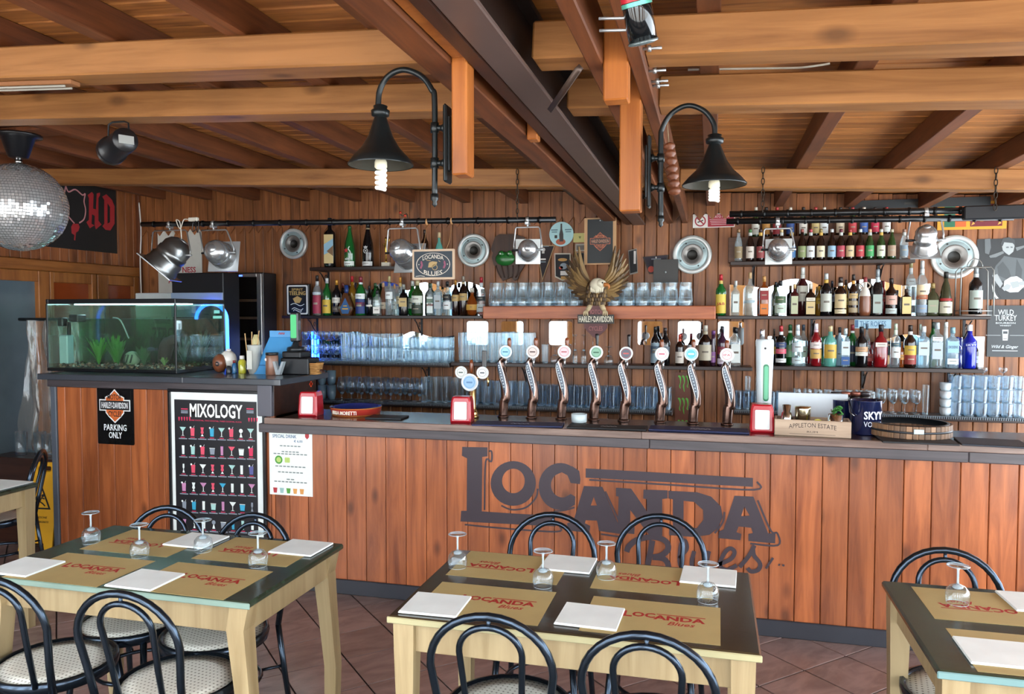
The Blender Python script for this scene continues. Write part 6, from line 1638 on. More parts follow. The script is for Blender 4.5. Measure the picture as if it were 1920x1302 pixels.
# round bottle sign
c = at(1053, 439.5, Y=YW - .01); r_ = 23 * mpp(c)
t = thing('round_sign', 'round pale blue sign with a dark bottle on the back wall', 'sign', (c.x, YW - .0155, c.z))
m = MB(); m.prism(circ(r_, 30), .006, IDF); m.build('disc', C('#a9d3d6', .35, 0, .3), t)
T = front((0, -.0062, 0))
m = MB(); m.prism([(-.5 * r_ * .3, -r_ * .6), (.5 * r_ * .34, -r_ * .6), (.17 * r_, 0), (.07 * r_, r_ * .4), (.06 * r_, r_ * .85), (-.06 * r_, r_ * .85), (-.07 * r_, r_ * .4), (-.17 * r_, 0)], .001, T); m.prism(rrect(r_ * .22, r_ * .25, .003, 2, -.45 * r_, -.2 * r_), .001, T); m.build('dark_bottle', C('#26221f', .4), t)
m = MB(); m.prism(circ(r_ * .4, 16, -.05 * r_, -.62 * r_, r_ * .25), .0006, T)
m.mi = 1; m.box(-.85 * r_, -.3 * r_, .3 * r_, .4 * r_, 0, .001, 0, T); m.box(-.8 * r_, -.35 * r_, .14 * r_, .22 * r_, 0, .001, 0, T); m.box(.3 * r_, .85 * r_, .3 * r_, .4 * r_, 0, .001, 0, T); m.box(.35 * r_, .8 * r_, .14 * r_, .22 * r_, 0, .001, 0, T); m.build('print', [C('#a9502c', .4), C('#5f7f8c', .4)], t)
# pennants
def pennant(pts, col, edge, label, y, prints):
    q = on_plane(y); P = [q(*p) for p in pts]
    cx_, cz = sum(p[0] for p in P) / len(P), sum(p[1] for p in P) / len(P)
    t = thing('pennant', label, 'pennant', (cx_, y, cz))
    P = [(p[0] - cx_, p[1] - cz) for p in P]
    m = MB(); m.prism(P, .003, IDF); m.build('edge', C(edge, .6), t)
    m = MB(); m.prism([(x * .88, z * .90 + .002) for x, z in P], .0045, IDF); m.build('cloth', C(col, .7), t)
    m = MB(); T = front((0, -.0047, 0)); s = mpp((cx_, y, cz))
    for kind, x, z, a_, b_, ci in prints:
        m.mi = ci
        if kind == 'b': m.box((x - a_) * s, (x + a_) * s, (z - b_) * s, (z + b_) * s, 0, .001, 0, T)
        elif kind == 'c': m.prism(circ(a_ * s, 14, x * s, z * s, b_ * s), .001, T)
        elif kind == 't': text(m, a_, b_ * s, T @ Matrix.Translation((x * s, z * s, 0)), .001, .02)
    m.build('print', [C('#cfc9c4', .6), C('#b3402c', .6), C('#7f8a92', .6), C('#b98a4a', .6)], t)
    return t
pennant([(1004, 460), (1041, 460), (1017, 527)], '#221a1f', '#a98a62', 'black triangular pennant with a small white skull', YW - .015, [('c', -2, 14, 4, 3.6, 0), ('b', -2, 9, 2.4, 2.2, 0), ('b', -2, -4, 5, 1.4, 0), ('b', -2, -9, 5, 1, 2), ('b', 0, 20, 9, .8, 2)])
pennant([(1039.5, 475), (1070, 475), (1070, 520), (1055, 527), (1040.5, 520)], '#1c1a1e', '#c6bba8', 'black shield pennant with an orange and white emblem left of the eagle', YW - .015, [('c', 2, 4, 7, 6, 2), ('c', -3, 1, 4, 3, 1), ('b', 4, -9, 8, 4, 0), ('b', 3, -18, 6, 3, 3), ('c', 0, 16, 9, 3, 3)])
pennant([(1205, 482), (1254, 478), (1245, 514), (1217, 514)], '#2a2430', '#3a2d26', 'dark pennant with a white sword and red figures right of the eagle', YW - .015, [('b', 0, 2, 1.2, 13, 0), ('c', -9, -8, 6, 6, 1), ('c', 9, -8, 6, 6, 1), ('b', 0, 11, 9, 1, 2)])
pennant([(1178, 470), (1194, 466), (1196, 512), (1181, 516)], '#1b1a1c', '#8a857c', 'narrow black pennant partly behind the eagle wing at right', YW - .015, [('b', 3, 8, 2, 12, 0)])
pennant([(1077, 474), (1096, 474), (1096, 500), (1078, 500)], '#1a1a1c', '#8f8a80', 'small black card showing between eagle wing and chalkboard', YW - .015, [('b', -2, 3, 5, 2, 0)])
t, w, h, T = plate('paper_note', 1075, 1100, 437, 455, C('#c9c07a', .6), 'yellow green paper note beside the motorcycle chalkboard', 'paper', .003, YW - .0155)
m = MB(); m.prism([(-w * .1, h * .15), (w * .1, h * .15), (0, -h * .15)], .0006, T); m.build('print', C('#6f7a3a', .5), t)
t, w, h, T = plate('photo_card', 1079, 1100, 457, 472, C('#a89f90', .6), 'small grey photo card under the yellow green note', 'card', .003, YW - .0155)
m = MB(); m.box(-w * .4, w * .4, -h * .3, h * .3, 0, .0006, 0, T); m.build('print', C('#6a625a', .5), t)
# carved plaque with a green head
q = on_plane(YW - .016)
pts = [(926, 475), (922, 468), (930, 445), (938, 440), (968, 440), (985, 446), (990, 470), (984, 500), (976, 512), (972, 524), (966, 527), (960, 520), (952, 524), (944, 527), (938, 518), (934, 505), (928, 498), (924, 484)]
P = [q(*p) for p in pts]; c0 = q(955, 482)
t = thing('carved_plaque', 'dark carved wooden plaque with a green painted head', 'plaque', (c0[0], YW - .016, c0[1]))
m = MB(); m.prism([(x - c0[0], z - c0[1]) for x, z in P], .03, IDF); m.build('wood_slab', wood('carved wood', '#4a2f20', '#2c1b12', 'Z', .5, .1, 10, .3), t)
s = mpp((c0[0], YW, c0[1]))
m = MB(); m.ball((-6 * s, -.035, -4 * s), (19 * s, .03, 13 * s), 16, 10); m.ball((-12 * s, -.055, 5 * s), (6 * s, .02, 6 * s), 10, 8); m.ball((4 * s, -.055, 5 * s), (6 * s, .02, 6 * s), 10, 8); m.build('green_head', C('#1f6a2a', .35, 0, .4), t)
m = MB()
for x in (-13, 3): m.ball((x * s, -.075, 5 * s), (1.6 * s, .006, 1.6 * s), 8, 6)
m.build('eye', C('#dfe8d8', .3), t)
m = MB()
for k in range(5): m.tube(smooth_line([((-24 + 11 * k) * s, -.031, -16 * s), ((-20 + 10 * k) * s, -.036, -28 * s), ((-14 + 7 * k) * s, -.031, -39 * s)], 3), .006, 5)
m.build('carved_ridges', C('#3a241a', .5), t)
# ---- loudspeakers
def speaker(px, py, rx, label):
    c = at(px, py, Y=YW - .02); r_ = rx * mpp(c)
    t = thing('wall_speaker', label, 'speaker', (c.x, YW - .0005, c.z), 0, 'round metal wall speakers')
    t.rotation_euler = (math.pi / 2, 0, 0)
    m = MB(); m.lathe([(r_ * .97, 0), (r_, .006), (r_, .030), (r_ * .96, .036), (r_ * .80, .037), (r_ * .79, .034)], 40, cap1=False); m.build('rim', C('#c9cdcb', .3, .3), t)
    m = MB(); m.lathe([(r_ * .79, .034), (r_ * .74, .028), (r_ * .70, .031), (r_ * .56, .033)], 40, cap0=False, cap1=False); m.build('surround', C('#9fb3b6', .35, .3), t)
    m = MB(); m.lathe([(r_ * .56, .0335), (r_ * .52, .037), (r_ * .30, .016), (r_ * .27, .015)], 36, cap0=False, cap1=False); m.build('cone', C('#7b7976', .3, .6), t)
    m = MB(); m.lathe([(r_ * .27, .0155), (r_ * .22, .008), (0, .006)], 24, cap0=False); m.build('throat', C('#17150f', .5), t)
    for k in range(4):
        a_ = .5 + k * math.pi / 2; m = MB(); m.lathe([(.006, .033), (.006, .039), (0, .039)], 8, Matrix.Translation((r_ * .66 * math.cos(a_), r_ * .66 * math.sin(a_), 0))); m.build('screw', C('#4a4d4e', .4, .5), t)
speaker(550.5, 457.5, 28.5, 'round metal wall speaker at the left above the tin box')
speaker(888, 470, 31, 'round metal wall speaker right of the house chalkboard')
speaker(1298, 478, 36, 'round metal wall speaker under the no smoking sign')
speaker(1789, 482, 41, 'round metal wall speaker at the right beside the guitarist photo')
# ---- house chalkboard
PY_0 = 4.60
t, w, h, T = plate('chalkboard', 775, 853, 467, 525, C('#cbb094', .5), 'framed slate chalkboard reading LOCANDA BLUES in an oval', 'chalkboard', .014, 4.50, .004, 'frame')
m = MB(); m.box(-w * .455, w * .455, -h * .43, h * .43, 0, .0012, 0, T); m.build('slate', C('#2f3a44', .6), t)
T = T @ Matrix.Translation((0, 0, .0013))
m = MB(); fill(m, [circ(w * .405, 40, 0, 0, h * .385), circ(w * .39, 40, 0, 0, h * .368)], .0006, T)
text(m, 'LOCANDA', h * .13, T @ Matrix.Translation((0, h * .20, 0)), .0006, .02, w=w * .5, arch=h * .06); text(m, 'BLUES', h * .14, T @ Matrix.Translation((0, -h * .25, 0)), .0006, .02, w=w * .44, arch=-h * .05)
strip(m, [(-w * .42, -h * .39), (-w * .3, -h * .375), (-w * .2, -h * .395)], .003, .0006, T)
for x in (-.34, .34): m.prism(circ(w * .012, 8, w * x, 0), .0006, T)
m.build('white_chalk', C('#d6cfc2', .8), t)
for x in (-.3, .3):
    zz = at(814, 414.6, Y=PY_0).z - t.location.z; m = MB(); m.tube([(w * x, -.004, h * .48), (w * x + .01, .03, h * .8), (w * x, .10, zz - .012)], .0016, 5); m.ball((w * x, .10, zz - .004), (.010, .022, .022), 10, 8); m.build('hanging_wire', C('#b98a5a', .5), t)
m = MB(); m.prism([(-w * .12, -h * .1), (-w * .1, h * .06), (-w * .02, h * .1), (w * .1, h * .08), (w * .08, -h * .02), (-w * .02, -h * .1)], .0006, T); fill(m, [circ(w * .065, 20, w * .04, -h * .1), circ(w * .052, 20, w * .04, -h * .1)], .0006, T); strip(m, [(-w * .16, h * .14), (-w * .06, h * .12)], .004, .0006, T); strip(m, [(w * .13, h * .12), (w * .17, h * .08)], .004, .0006, T); m.build('tan_drawing', C('#b39a6c', .8), t)
m = MB()
for x in (-.28, .27): m.prism(circ(w * .018, 8, w * x, h * .09), .0006, T); strip(m, [(w * x, h * .07), (w * (x + .015), -h * .02), (w * (x - .02), -h * .13)], w * .045, .0006, T)
m.build('pink_figures', C('#94556c', .8), t)
# ---- motorcycle chalkboard above the eagle
t, w, h, T = plate('chalkboard', 1096, 1156, 408, 497, C('#b98f63', .5), 'tall framed blackboard with an orange motorcycle shield above the eagle', 'chalkboard', .016, 5.84, .004, 'frame')
m = MB(); m.box(-w * .40, w * .40, -h * .47, h * .47, 0, .0014, 0, T); m.build('board', C('#1d2123', .5), t)
T = T @ Matrix.Translation((0, 0, .0016))
moto_logo(t, 0, 0, w * .60, T, ('#a8583a', '#5a2f22', '#1d2123', '#b98468', '#b9683f'), .0005)
m = MB(); m.ball((0, -.018, h * .44), .005, 8, 6); m.build('pin', C('#dcdcdc', .3), t)
# ---- eagle with spread wings over a shield sign
ey = 5.76
c = at(1119, 540, Y=ey); s = mpp(c)
t = thing('eagle_sculpture', 'carved eagle with spread wings perched on a HARLEY-DAVIDSON shield sign', 'sculpture', (c.x, ey, c.z))
FE = [C('#5f4a32', .5), C('#8d7148', .5), C('#493724', .5)]
random.seed(5)
for sx, nm in ((-1, 'wing'), (1, 'wing')):
    m = MB()
    rows_ = [(13, 20, 12, 74, 26, 7.5, 0), (11, 16, 18, 52, 20, 6.5, -.012), (9, 13, 22, 34, 16, 5.5, -.022)]
    for n_, r0, base, L0, L1, wd, yo in rows_:
        for i in range(n_):
            u = i / (n_ - 1)
            a_ = math.radians(84 - 112 * u)
            bx_ = 9 + 10 * (1 - u) * .6 + 6 * math.sin(math.pi * u); bz = 12 - 26 * u
            ln = L0 * (1 - u) + L1 * u
            if L0 > 60: ln = 66 * (1 - .45 * u) if u < .6 else 66 * (.73 - .9 * (u - .6))
            ex_, ez = bx_ + ln * math.cos(a_) * .78 + (1 - u) * 14, bz + ln * math.sin(a_) * 1.0
            pts = smooth_line([(bx_, bz), ((bx_ + ex_) / 2 + 4 * (1 - u), (bz + ez) / 2 - 1), (ex_, ez)], 3)
            vs = []; 
            for k, p in enumerate(pts):
                f_ = k / (len(pts) - 1); ww = wd * .5 * (math.sin(math.pi * (.22 + .70 * f_)) + .1)
                q0 = pts[max(k - 1, 0)]; q1 = pts[min(k + 1, len(pts) - 1)]; dx, dz = q1[0] - q0[0], q1[1] - q0[1]; l_ = math.hypot(dx, dz); nx, nz = -dz / l_ * ww, dx / l_ * ww
                yy = yo - .006 * math.sin(math.pi * f_) + .0015 * (i % 3)
                vs += [((p[0] + nx) * s * sx, yy, (p[1] + nz) * s), (p[0] * s * sx, yy - .008, p[1] * s), ((p[0] - nx) * s * sx, yy, (p[1] - nz) * s)]
            m.mi = random.choice((0, 0, 1, 2)) if yo > -.01 else random.choice((0, 1, 1))
            m.smooth = False
            m.add(vs, [(3 * k + j, 3 * k + j + 1, 3 * k + 4 + j, 3 * k + 3 + j) for k in range(len(pts) - 1) for j in (0, 1)])
    m.build(nm, FE, t)
m = MB(); m.ball((0, -.02, -14 * s), (20 * s, .045, 26 * s), 16, 12)
for r_ in range(6):
    for k in range(9):
        a_ = (k - 4 + .5 * (r_ % 2)) * .27; z = (6 - 7 * r_) * s; rr = 20 * s * math.cos(math.asin(max(-.95, min(.95, (z + 14 * s) / (27 * s)))))
        m.mi = (r_ + k) % 3
        m.ball((rr * math.sin(a_), -.02 - .046 * math.cos(a_) * rr / (20 * s), z), (2.6 * s, .006, 4.6 * s), 6, 5)
m.build('body', FE, t)
m = MB(); m.ball((3 * s, -.055, 5 * s), (14 * s, .038, 13 * s), 16, 12); m.ball((10 * s, -.072, 7 * s), (10 * s, .028, 8 * s), 14, 10)
for k in range(7): m.ball(((-8 + 3.4 * k) * s, -.07, (-5 - abs(k - 3) * -.6) * s), (2.4 * s, .012, 6 * s), 6, 5)
hd = m.build('head', C('#e0d7be', .5), t)
m = MB(); m.tube(smooth_line([(17 * s, -.085, 5 * s), (23 * s, -.092, 4.5 * s), (26 * s, -.095, 1 * s), (25 * s, -.095, -4 * s)], 4), [4.2 * s, 4 * s, 3.8 * s, 3.6 * s, 3.4 * s, 3.2 * s, 3 * s, 2.6 * s, 2.2 * s, 1.8 * s, 1.3 * s, .8 * s, .3 * s], 8); m.build('beak', C('#c67a3a', .4), hd)
m = MB(); m.ball((14 * s, -.098, 8.5 * s), (1.5 * s, .004, 1.5 * s), 8, 6); m.build('eye', C('#1c1712', .3), hd)
for sx in (-1, 1):
    m = MB(); m.tube([(sx * 9 * s, -.03, -32 * s), (sx * 16 * s, -.05, -42 * s)], [6 * s, 4 * s], 8)
    for k in (-1, 0, 1): m.tube(smooth_line([(sx * 16 * s, -.05, -42 * s), ((sx * 18 + 3 * k) * s, -.07, -46 * s), ((sx * 18 + 4 * k) * s, -.062, -53 * s)], 3), [2.4 * s, 2.2 * s, 2 * s, 1.8 * s, 1.5 * s, 1 * s, .4 * s], 6)
    m.build('foot', C('#c9b58f', .5), t)
m = MB(); fill(m, [[(-7 * s, -38 * s), (0, -30 * s), (7 * s, -38 * s), (12 * s, -46 * s), (0, -40 * s), (-12 * s, -46 * s)]], .012, front((0, -.03, 0))); m.build('tail', C('#d8ccb0', .5), t)
T = front((0, -.036, 0))
m = MB(); shield(m, 0, -60 * s, 72 * s, T, .012); sg = m.build('shield', C('#5d2f30', .5), t)
m = MB(); m.box(-34 * s, 34 * s, -67 * s, -50 * s, 0, .018, 0, T); m.build('shield_bar', C('#2b2622', .5), t)
m = MB(); text(m, 'HARLEY-DAVIDSON', 10.5 * s, T @ Matrix.Translation((0, -58.5 * s, .0181)), .002, .03, w=63 * s); m.build('bar_lettering', C('#dcd6c2', .5), t)
m = MB(); text(m, 'MOTOR', 8 * s, T @ Matrix.Translation((0, -45 * s, .0121)), .002, .02, w=30 * s); m.build('shield_lettering', C('#9a5a58', .5), t); m = MB(); text(m, 'CYCLES', 8 * s, T @ Matrix.Translation((0, -76 * s, .0121)), .002, .02, w=26 * s)
m.build('shield_lettering', C('#9a5a58', .5), t)
# ---- right hand side of the wall
t, w, h, T = plate('dark_board', 1591, 1856, 369, 394, C('#22272a', .5), 'long dark board with faint lettering under the roof at right', 'board', .02, YW - .0165)
m = MB(); m.box(-w * .1, w * .12, -h * .15, h * .15, 0, .0006, 0, T); m.build('faint_lettering', C('#3c3a36', .6), t)
t, w, h, T = plate('flag_banner', 1757, 1888, 376, 432, C('#d79a2a', .6), 'yellow bordered flag with maroon, green and orange fields', 'flag', .004, YW - .0165)
m = MB(); m.box(-w * .40, -w * .24, -h * .40, h * .40, 0, .001, 0, T); m.mi = 1; m.box(-w * .24, -w * .08, -h * .40, h * .40, 0, .001, 0, T); m.mi = 2; m.box(-w * .02, w * .44, -h * .40, h * .40, 0, .001, 0, T); m.mi = 3
for x in (.02, .40):
    for z in (-.3, .3): m.prism([(w * x - .012, h * z - .012), (w * x + .012, h * z), (w * x, h * z + .014)], .0014, T)
m.prism([(w * .12, -h * .22), (w * .16, -h * .05), (w * .12, h * .12), (w * .2, h * .2), (w * .3, h * .12), (w * .34, -h * .2), (w * .30, -h * .2), (w * .28, -h * .02), (w * .2, -h * .04), (w * .17, -h * .22)], .0014, T)
m.build('fields', [C('#2c6a4c', .6), C('#d1602a', .6), C('#6f1f28', .6), C('#d9a24a', .6)], t)
t, w, h, T = plate('plate_sign', 1602, 1671, 599, 616, C('#a9cfe2', .35, .1), 'pale blue number plate sign reading THE ROKES', 'sign', .004)
m = MB(); text(m, 'THE ROKES', h * .55, T, .0006, .01, w=w * .72); m.box(-w * .49, -w * .40, -h * .4, h * .4, 0, .0006, 0, T); m.build('lettering', C('#3f6f9c', .4), t)
t, w, h, T = plate('bourbon_sign', 1849, 1965, 573, 669, C('#2d3337', .4), 'slate grey sign reading WILD TURKEY with a drawn glass', 'sign', .012, YW - .0008)
cxp = at(1885, 620, Y=YW - .012).x - t.location.x
m = MB(); TT_ = T @ Matrix.Translation((cxp, 0, 0))
text(m, 'WILD', h * .10, TT_ @ Matrix.Translation((0, h * .37, 0)), .0006, .01, w=h * .27); text(m, 'TURKEY', h * .11, TT_ @ Matrix.Translation((0, h * .26, 0)), .0006, .01, w=h * .38)
text(m, 'BOURBON', h * .03, TT_ @ Matrix.Translation((0, h * .16, 0)), .0006, .02, w=h * .34); text(m, 'WHISKEY', h * .025, TT_ @ Matrix.Translation((0, h * .11, 0)), .0006, .02, w=h * .2)
text(m, 'Wild & Ginger', h * .06, TT_ @ Matrix.Translation((0, -h * .30, 0)), .0006, .01, w=h * .46, shear=.3); m.box(-h * .22, h * .22, -h * .388, -h * .376, 0, .0006, 0, TT_)
m.box(-h * .34, -h * .08, -h * .083, -h * .077, 0, .0006, 0, TT_); m.box(h * .08, h * .34, -h * .083, -h * .077, 0, .0006, 0, TT_)
fill(m, [[(-h * .055, h * .03), (h * .055, h * .03), (h * .042, -h * .18), (-h * .042, -h * .18)], [(-h * .040, h * .0), (h * .040, h * .0), (h * .032, -h * .15), (-h * .032, -h * .15)]], .0006, TT_); m.prism([(-h * .034, -h * .05), (h * .034, -h * .05), (h * .03, -h * .14), (-h * .03, -h * .14)], .0005, TT_)
m.build('print', C('#c3ccce', .5), t)
# black and white photograph of a guitarist
t, w, h, T = plate('photo_poster', 1829, 1965, 446, 562, C('#23282b', .4), 'black and white poster of a seated guitarist at a microphone', 'poster', .004, YW - .0012)
q = on_plane(YW - .0055)
def lp(x, y):
    p = q(1700 + x / 3.83, 360 + y / 3.83); return (p[0] - t.location.x, p[1] - t.location.z)
layers = [('#565d60', [[(668, 500), (700, 460), (760, 470), (840, 480), (900, 520), (900, 700), (800, 690), (740, 660), (690, 640), (640, 680), (612, 600), (640, 530)]]),
          ('#42484b', [[(690, 500), (735, 560), (760, 640), (700, 620), (660, 600), (650, 540)], [(790, 480), (830, 560), (820, 640), (780, 600)]]),
          ('#2b3033', [[(640, 660), (700, 640), (760, 690), (850, 700), (900, 720), (900, 770), (680, 770), (650, 720)]]),
          ('#a3aaab', [[(680, 370), (700, 345), (760, 350), (775, 390), (765, 430), (735, 455), (712, 440), (690, 420)]]),
          ('#3a3f42', [[(672, 375), (690, 335), (735, 325), (775, 345), (778, 385), (760, 368), (700, 362), (688, 392)]]),
          ('#5f6669', [[(560, 340), (600, 335), (605, 400), (590, 450), (562, 440)], [(712, 395), (730, 392), (735, 402), (715, 404)], [(745, 392), (762, 394), (760, 402), (746, 402)]]),
          ('#d3d9d9', [[(700, 640), (745, 612), (790, 606), (830, 630), (842, 680), (800, 720), (740, 722), (695, 700)], [(610, 660), (640, 740), (660, 765), (640, 768), (618, 720)]]),
          ('#9aa3a4', [[(740, 650), (800, 640), (810, 680), (760, 695)]]),
          ('#6f7678', [[(590, 460), (690, 425), (700, 440), (640, 470), (600, 474)], [(780, 400), (842, 385), (842, 400), (790, 425)]]),
          ('#9aa1a3', [[(680, 690), (720, 660), (750, 672), (735, 700), (700, 712)], [(800, 650), (842, 640), (842, 670), (812, 672)], [(612, 600), (650, 590), (690, 660), (670, 690), (640, 650)]])]
for i, (col, outs) in enumerate(layers):
    for o_ in outs:
        m = MB(); fill(m, [[lp(*p) for p in o_]], .0004 + .0003 * i, front((0, -.0042, 0)))
        m.build('print_tone', C(col, .5), t)
# wire rack with a dark bottle
p = at(1826, 575, Y=5.95)
rack = thing('wire_rack', 'grey wire bottle rack with an arched handle at the end of the right middle shelf', 'rack', (p.x, 5.95, ZB + .0006))
s = mpp((p.x, 5.95, ZB)); WM = C('#8d8f8c', .3, .8)
for y in (-.06, .06):
    m = MB(); m.tube([(-28 * s, y, .0), (-27 * s, y, 84 * s), (-22 * s, y, 90 * s), (22 * s, y, 90 * s), (27 * s, y, 84 * s), (28 * s, y, 0)], .0045, 7); m.build('wire_arch', WM, rack)
m = MB(); m.tube([(13 * s * math.cos(math.pi * i / 10), 0, 90 * s + 17 * s * math.sin(math.pi * i / 10)) for i in range(11)], .004, 7); m.tube([(-13 * s, -.06, 90 * s), (-13 * s, .06, 90 * s)], .004, 6); m.tube([(13 * s, -.06, 90 * s), (13 * s, .06, 90 * s)], .004, 6); m.build('handle', WM, rack)
m = MB()
for z in (.006, .035): m.tube([(-28 * s, -.06, z), (28 * s, -.06, z), (28 * s, .06, z), (-28 * s, .06, z)], .0035, 6, closed=True)
for k in range(5): m.tube([((-20 + 10 * k) * s, -.06, .006), ((-20 + 10 * k) * s, .06, .006)], .0025, 5)
m.build('basket_wires', WM, rack)
bottle(1828, 500, 23, 'std', 'bk', '#8a8f90', [(.12, .50, '#a9b8b0')], 'dark bottle with pale green label inside the wire rack', 5.95, ZB + .011, '#b3bcbc')
# brown board with green claw marks
t, w, h, T = plate('claw_board', 1265, 1299, 699, 800, C('#6d3a26', .45), 'brown board with three green claw marks behind the turquoise tap', 'sign', .012, YW - .0008)
m = MB(); s = mpp(t.location)
for zc_ in (33, -9, -51):
    for k in (-7, 0, 7):
        ln = (24, 30, 22)[(k + 7) // 7]
        pts = smooth_line([((k - 3) * s, (zc_ + 12) * s), (k * s, (zc_ + 9) * s), ((k + 1) * s, (zc_) * s), ((k - .5) * s, (zc_ - 7) * s), ((k + 1) * s, (zc_ + 12 - ln) * s)], 4)
        n_ = len(pts); strip(m, pts, [(2.6 + 2.2 * math.sin(9 * i / n_) * .5) * s * (1 - .9 * (i / n_) ** 3) for i in range(n_)], .001, T)
m.build('green_claw_print', C('#5fae3c', .45), t)
# small box on the beam behind the glasses and orange mirror edge
t, w, h, T = plate('grey_box', 1226, 1272, 487, 531, C('#33312f', .5), 'dark grey box on the beam shelf below the sword pennant', 'box', .05, YW - .02)
m = MB(); m.lathe([(.006, 0), (.009, .02), (.004, .03)], 8, front((0, -.0502, -.01))); m.build('knob', DULLCH, t)
# ---- poster, fridge, boxes and blue arch at the left
t, w, h, T = plate('bar_poster', 299, 378, 425, 580, C('#d3d3cb', .5), 'white poster with a brown guitar head and red lettering behind the spotlights', 'poster', .006, YW - .0012)
m = MB(); s = mpp(t.location); fill(m, [circ(17 * s, 20, 4 * s, 52 * s, 20 * s)], .0006, T); m.prism([(-2 * s, 36 * s), (12 * s, 36 * s), (8 * s, 12 * s), (2 * s, 12 * s)], .0006, T); m.build('brown_shape', C('#a06a42', .5), t)
m = MB(); text(m, 'NESS', 10 * s, T @ Matrix.Translation((20 * s, -3 * s, 0)), .0006, .03, w=29 * s); m.build('red_lettering', C('#b02a38', .5), t); m = MB(); text(m, 'AS', 11 * s, T @ Matrix.Translation((-18 * s, -22 * s, 0)), .0006, .03, w=15 * s); m.build('red_lettering', C('#b02a38', .5), t)
def px_box(name, label, cat, px0, px1, py0, py1, y0, y1, mat, part='body', floor=None):
    a, b = at(px0, py1, Y=y0), at(px1, py0, Y=y0)
    z0 = a.z if floor is None else floor
    t = thing(name, label, cat, ((a.x + b.x) / 2, y0, z0))
    w, h = b.x - a.x, b.z - z0
    MB().box(-w / 2, w / 2, 0, y1 - y0, 0, h, .006).build(part, mat, t)
    return t, w, h
t, w, h = px_box('bottle_fridge', 'tall dark glass fronted fridge behind the raised counter', 'fridge', 417, 493, 511, 800, 5.86, 6.07, C('#1d1d1f', .35), 'cabinet', .0)
FG = C('#8f8d8a', .3, .7)
m = MB(); m.box(-w / 2, -w / 2 + .035, -.03, -.001, .1, h - .01, .004); m.box(w / 2 - .045, w / 2, -.03, -.001, .1, h - .01, .004); m.box(-w / 2 + .0351, w / 2 - .0451, -.03, -.001, h - .04, h - .01, .004); dr = m.build('door_frame', FG, t)
MB().box(-w / 2 + .036, w / 2 - .046, -.018, -.012, .11, h - .041).build('door_glass', C('#17130f', .08, 0, .6), dr)
for k, z in enumerate((1.42, 1.60, 1.75)):
    MB().box(-w / 2 + .04, w / 2 - .05, -.0195, -.0185, z, z + .022).build('shelf_edge', C('#4d3c2e', .4), t)
m = MB(); m.box(-.01, .03, -.032, -.0305, h - .033, h - .022); m.build('blue_display', C('#3a5cff', .4, 0, 0, 3.0), t)
t, w, h = px_box('drink_machine', 'black topped drinks machine with a glowing blue arch beside the aquarium', 'machine', 326, 418, 511, 760, 5.40, 5.62, BLACKM, 'body', 0)
MB().box(-w / 2, w / 2, -.012, -.0005, 1.62, h - .16, .003).build('light_panel', C('#9fb2cf', .4), t)
ac = at(398, 600, Y=5.38)
m = MB(); r0 = 33 * mpp(ac)
pts = [(ac.x - t.location.x + r0 * math.cos(math.pi - math.pi * i / 14), -.03, 1.60 + r0 * .9 * math.sin(math.pi * i / 14) + .0) for i in range(15)]
pts = pts + [(pts[-1][0] + .004, -.03, 1.22)]
m.tube(pts, .014, 8); m.build('blue_light_tube', C('#2a5cff', .4, 0, 0, 5.0), t)
m = MB(); m.prism([(x - (ac.x - t.location.x), z) for x, _, z in pts[:-1]] , .01, front((ac.x - t.location.x, -.013, 0))); m.box(ac.x - t.location.x - r0, ac.x - t.location.x + r0, -.022, -.0125, 1.2, 1.6); m.build('arch_panel', C('#0f1a3c', .2, 0, .5), t)
m = MB(); m.box(ac.x - t.location.x + .02, ac.x - t.location.x + .07, -.0245, -.0235, 1.65, 1.675); m.box(ac.x - t.location.x + .01, ac.x - t.location.x + .09, -.0245, -.0235, 1.61, 1.63); m.build('panel_print', C('#c6d8f4', .4, 0, 0, 1.0), t)
t, w, h = px_box('white_box', 'white box behind the aquarium top', 'box', 256, 346, 549, 690, 5.43, 5.60, C('#cfd3d4', .5), 'box', 0)
T = front((0, -.0006, 0))
m = MB(); zz = at(290, 603, Y=5.45).z; text(m, 'mondo', .055, T @ Matrix.Translation((.02, zz + .01, 0)), .001, .02, w=.16); text(m, 'ZERO', .10, T @ Matrix.Translation((.03, zz - .10, 0)), .001, .04, w=.22); m.build('lettering', C('#4a5866', .5), t)
# white cable down the corner
p = at(266, 500, Y=YW - .06)
m = MB(); m.tube(smooth_line([(p.x, YW - .08, 2.66), (p.x + .015, YW - .08, 2.4), (p.x, YW - .08, 2.1), (p.x + .006, YW - .08, 1.7), (p.x, YW - .08, 1.2)], 6), .006, 6); tag(m.build('cable', C('#d9d6d0', .5)), 'white cable hanging down the left corner of the room', 'cable')
# ================================================================ banner on the left wall
q = lambda px, py: (lambda p: (p.y, p.z))(at(px, py, X=XL + .004))
def Lw(x, y): return q(x / 3.34, 330 + y / 3.34)
tb = thing('banner', 'black banner with a devil outline and red gothic letters HD', 'banner', (XL + .001, 0, 0))
P = [Lw(-60, 10), Lw(725, 70), Lw(738, 488), Lw(-60, 360)]
P = [(P[1][0] - 1.15, P[1][1] + .0), P[1], (P[1][0], P[2][1]), (P[1][0] - 1.15, P[2][1])]
RF = right_face((0, 0, 0))
m = MB(); m.prism(P, .004, RF); m.build('cloth', C('#14110f', .7), tb)
RT = right_face((.0042, 0, 0))
m = MB()
fill(m, [[Lw(*p) for p in ((548, 120), (575, 100), (585, 115), (582, 205), (600, 210), (605, 110), (625, 105), (625, 120), (615, 140), (615, 280), (635, 305), (600, 335), (592, 310), (592, 250), (575, 240), (572, 300), (590, 310), (562, 328), (540, 290), (556, 275), (556, 140))]], .001, RT)
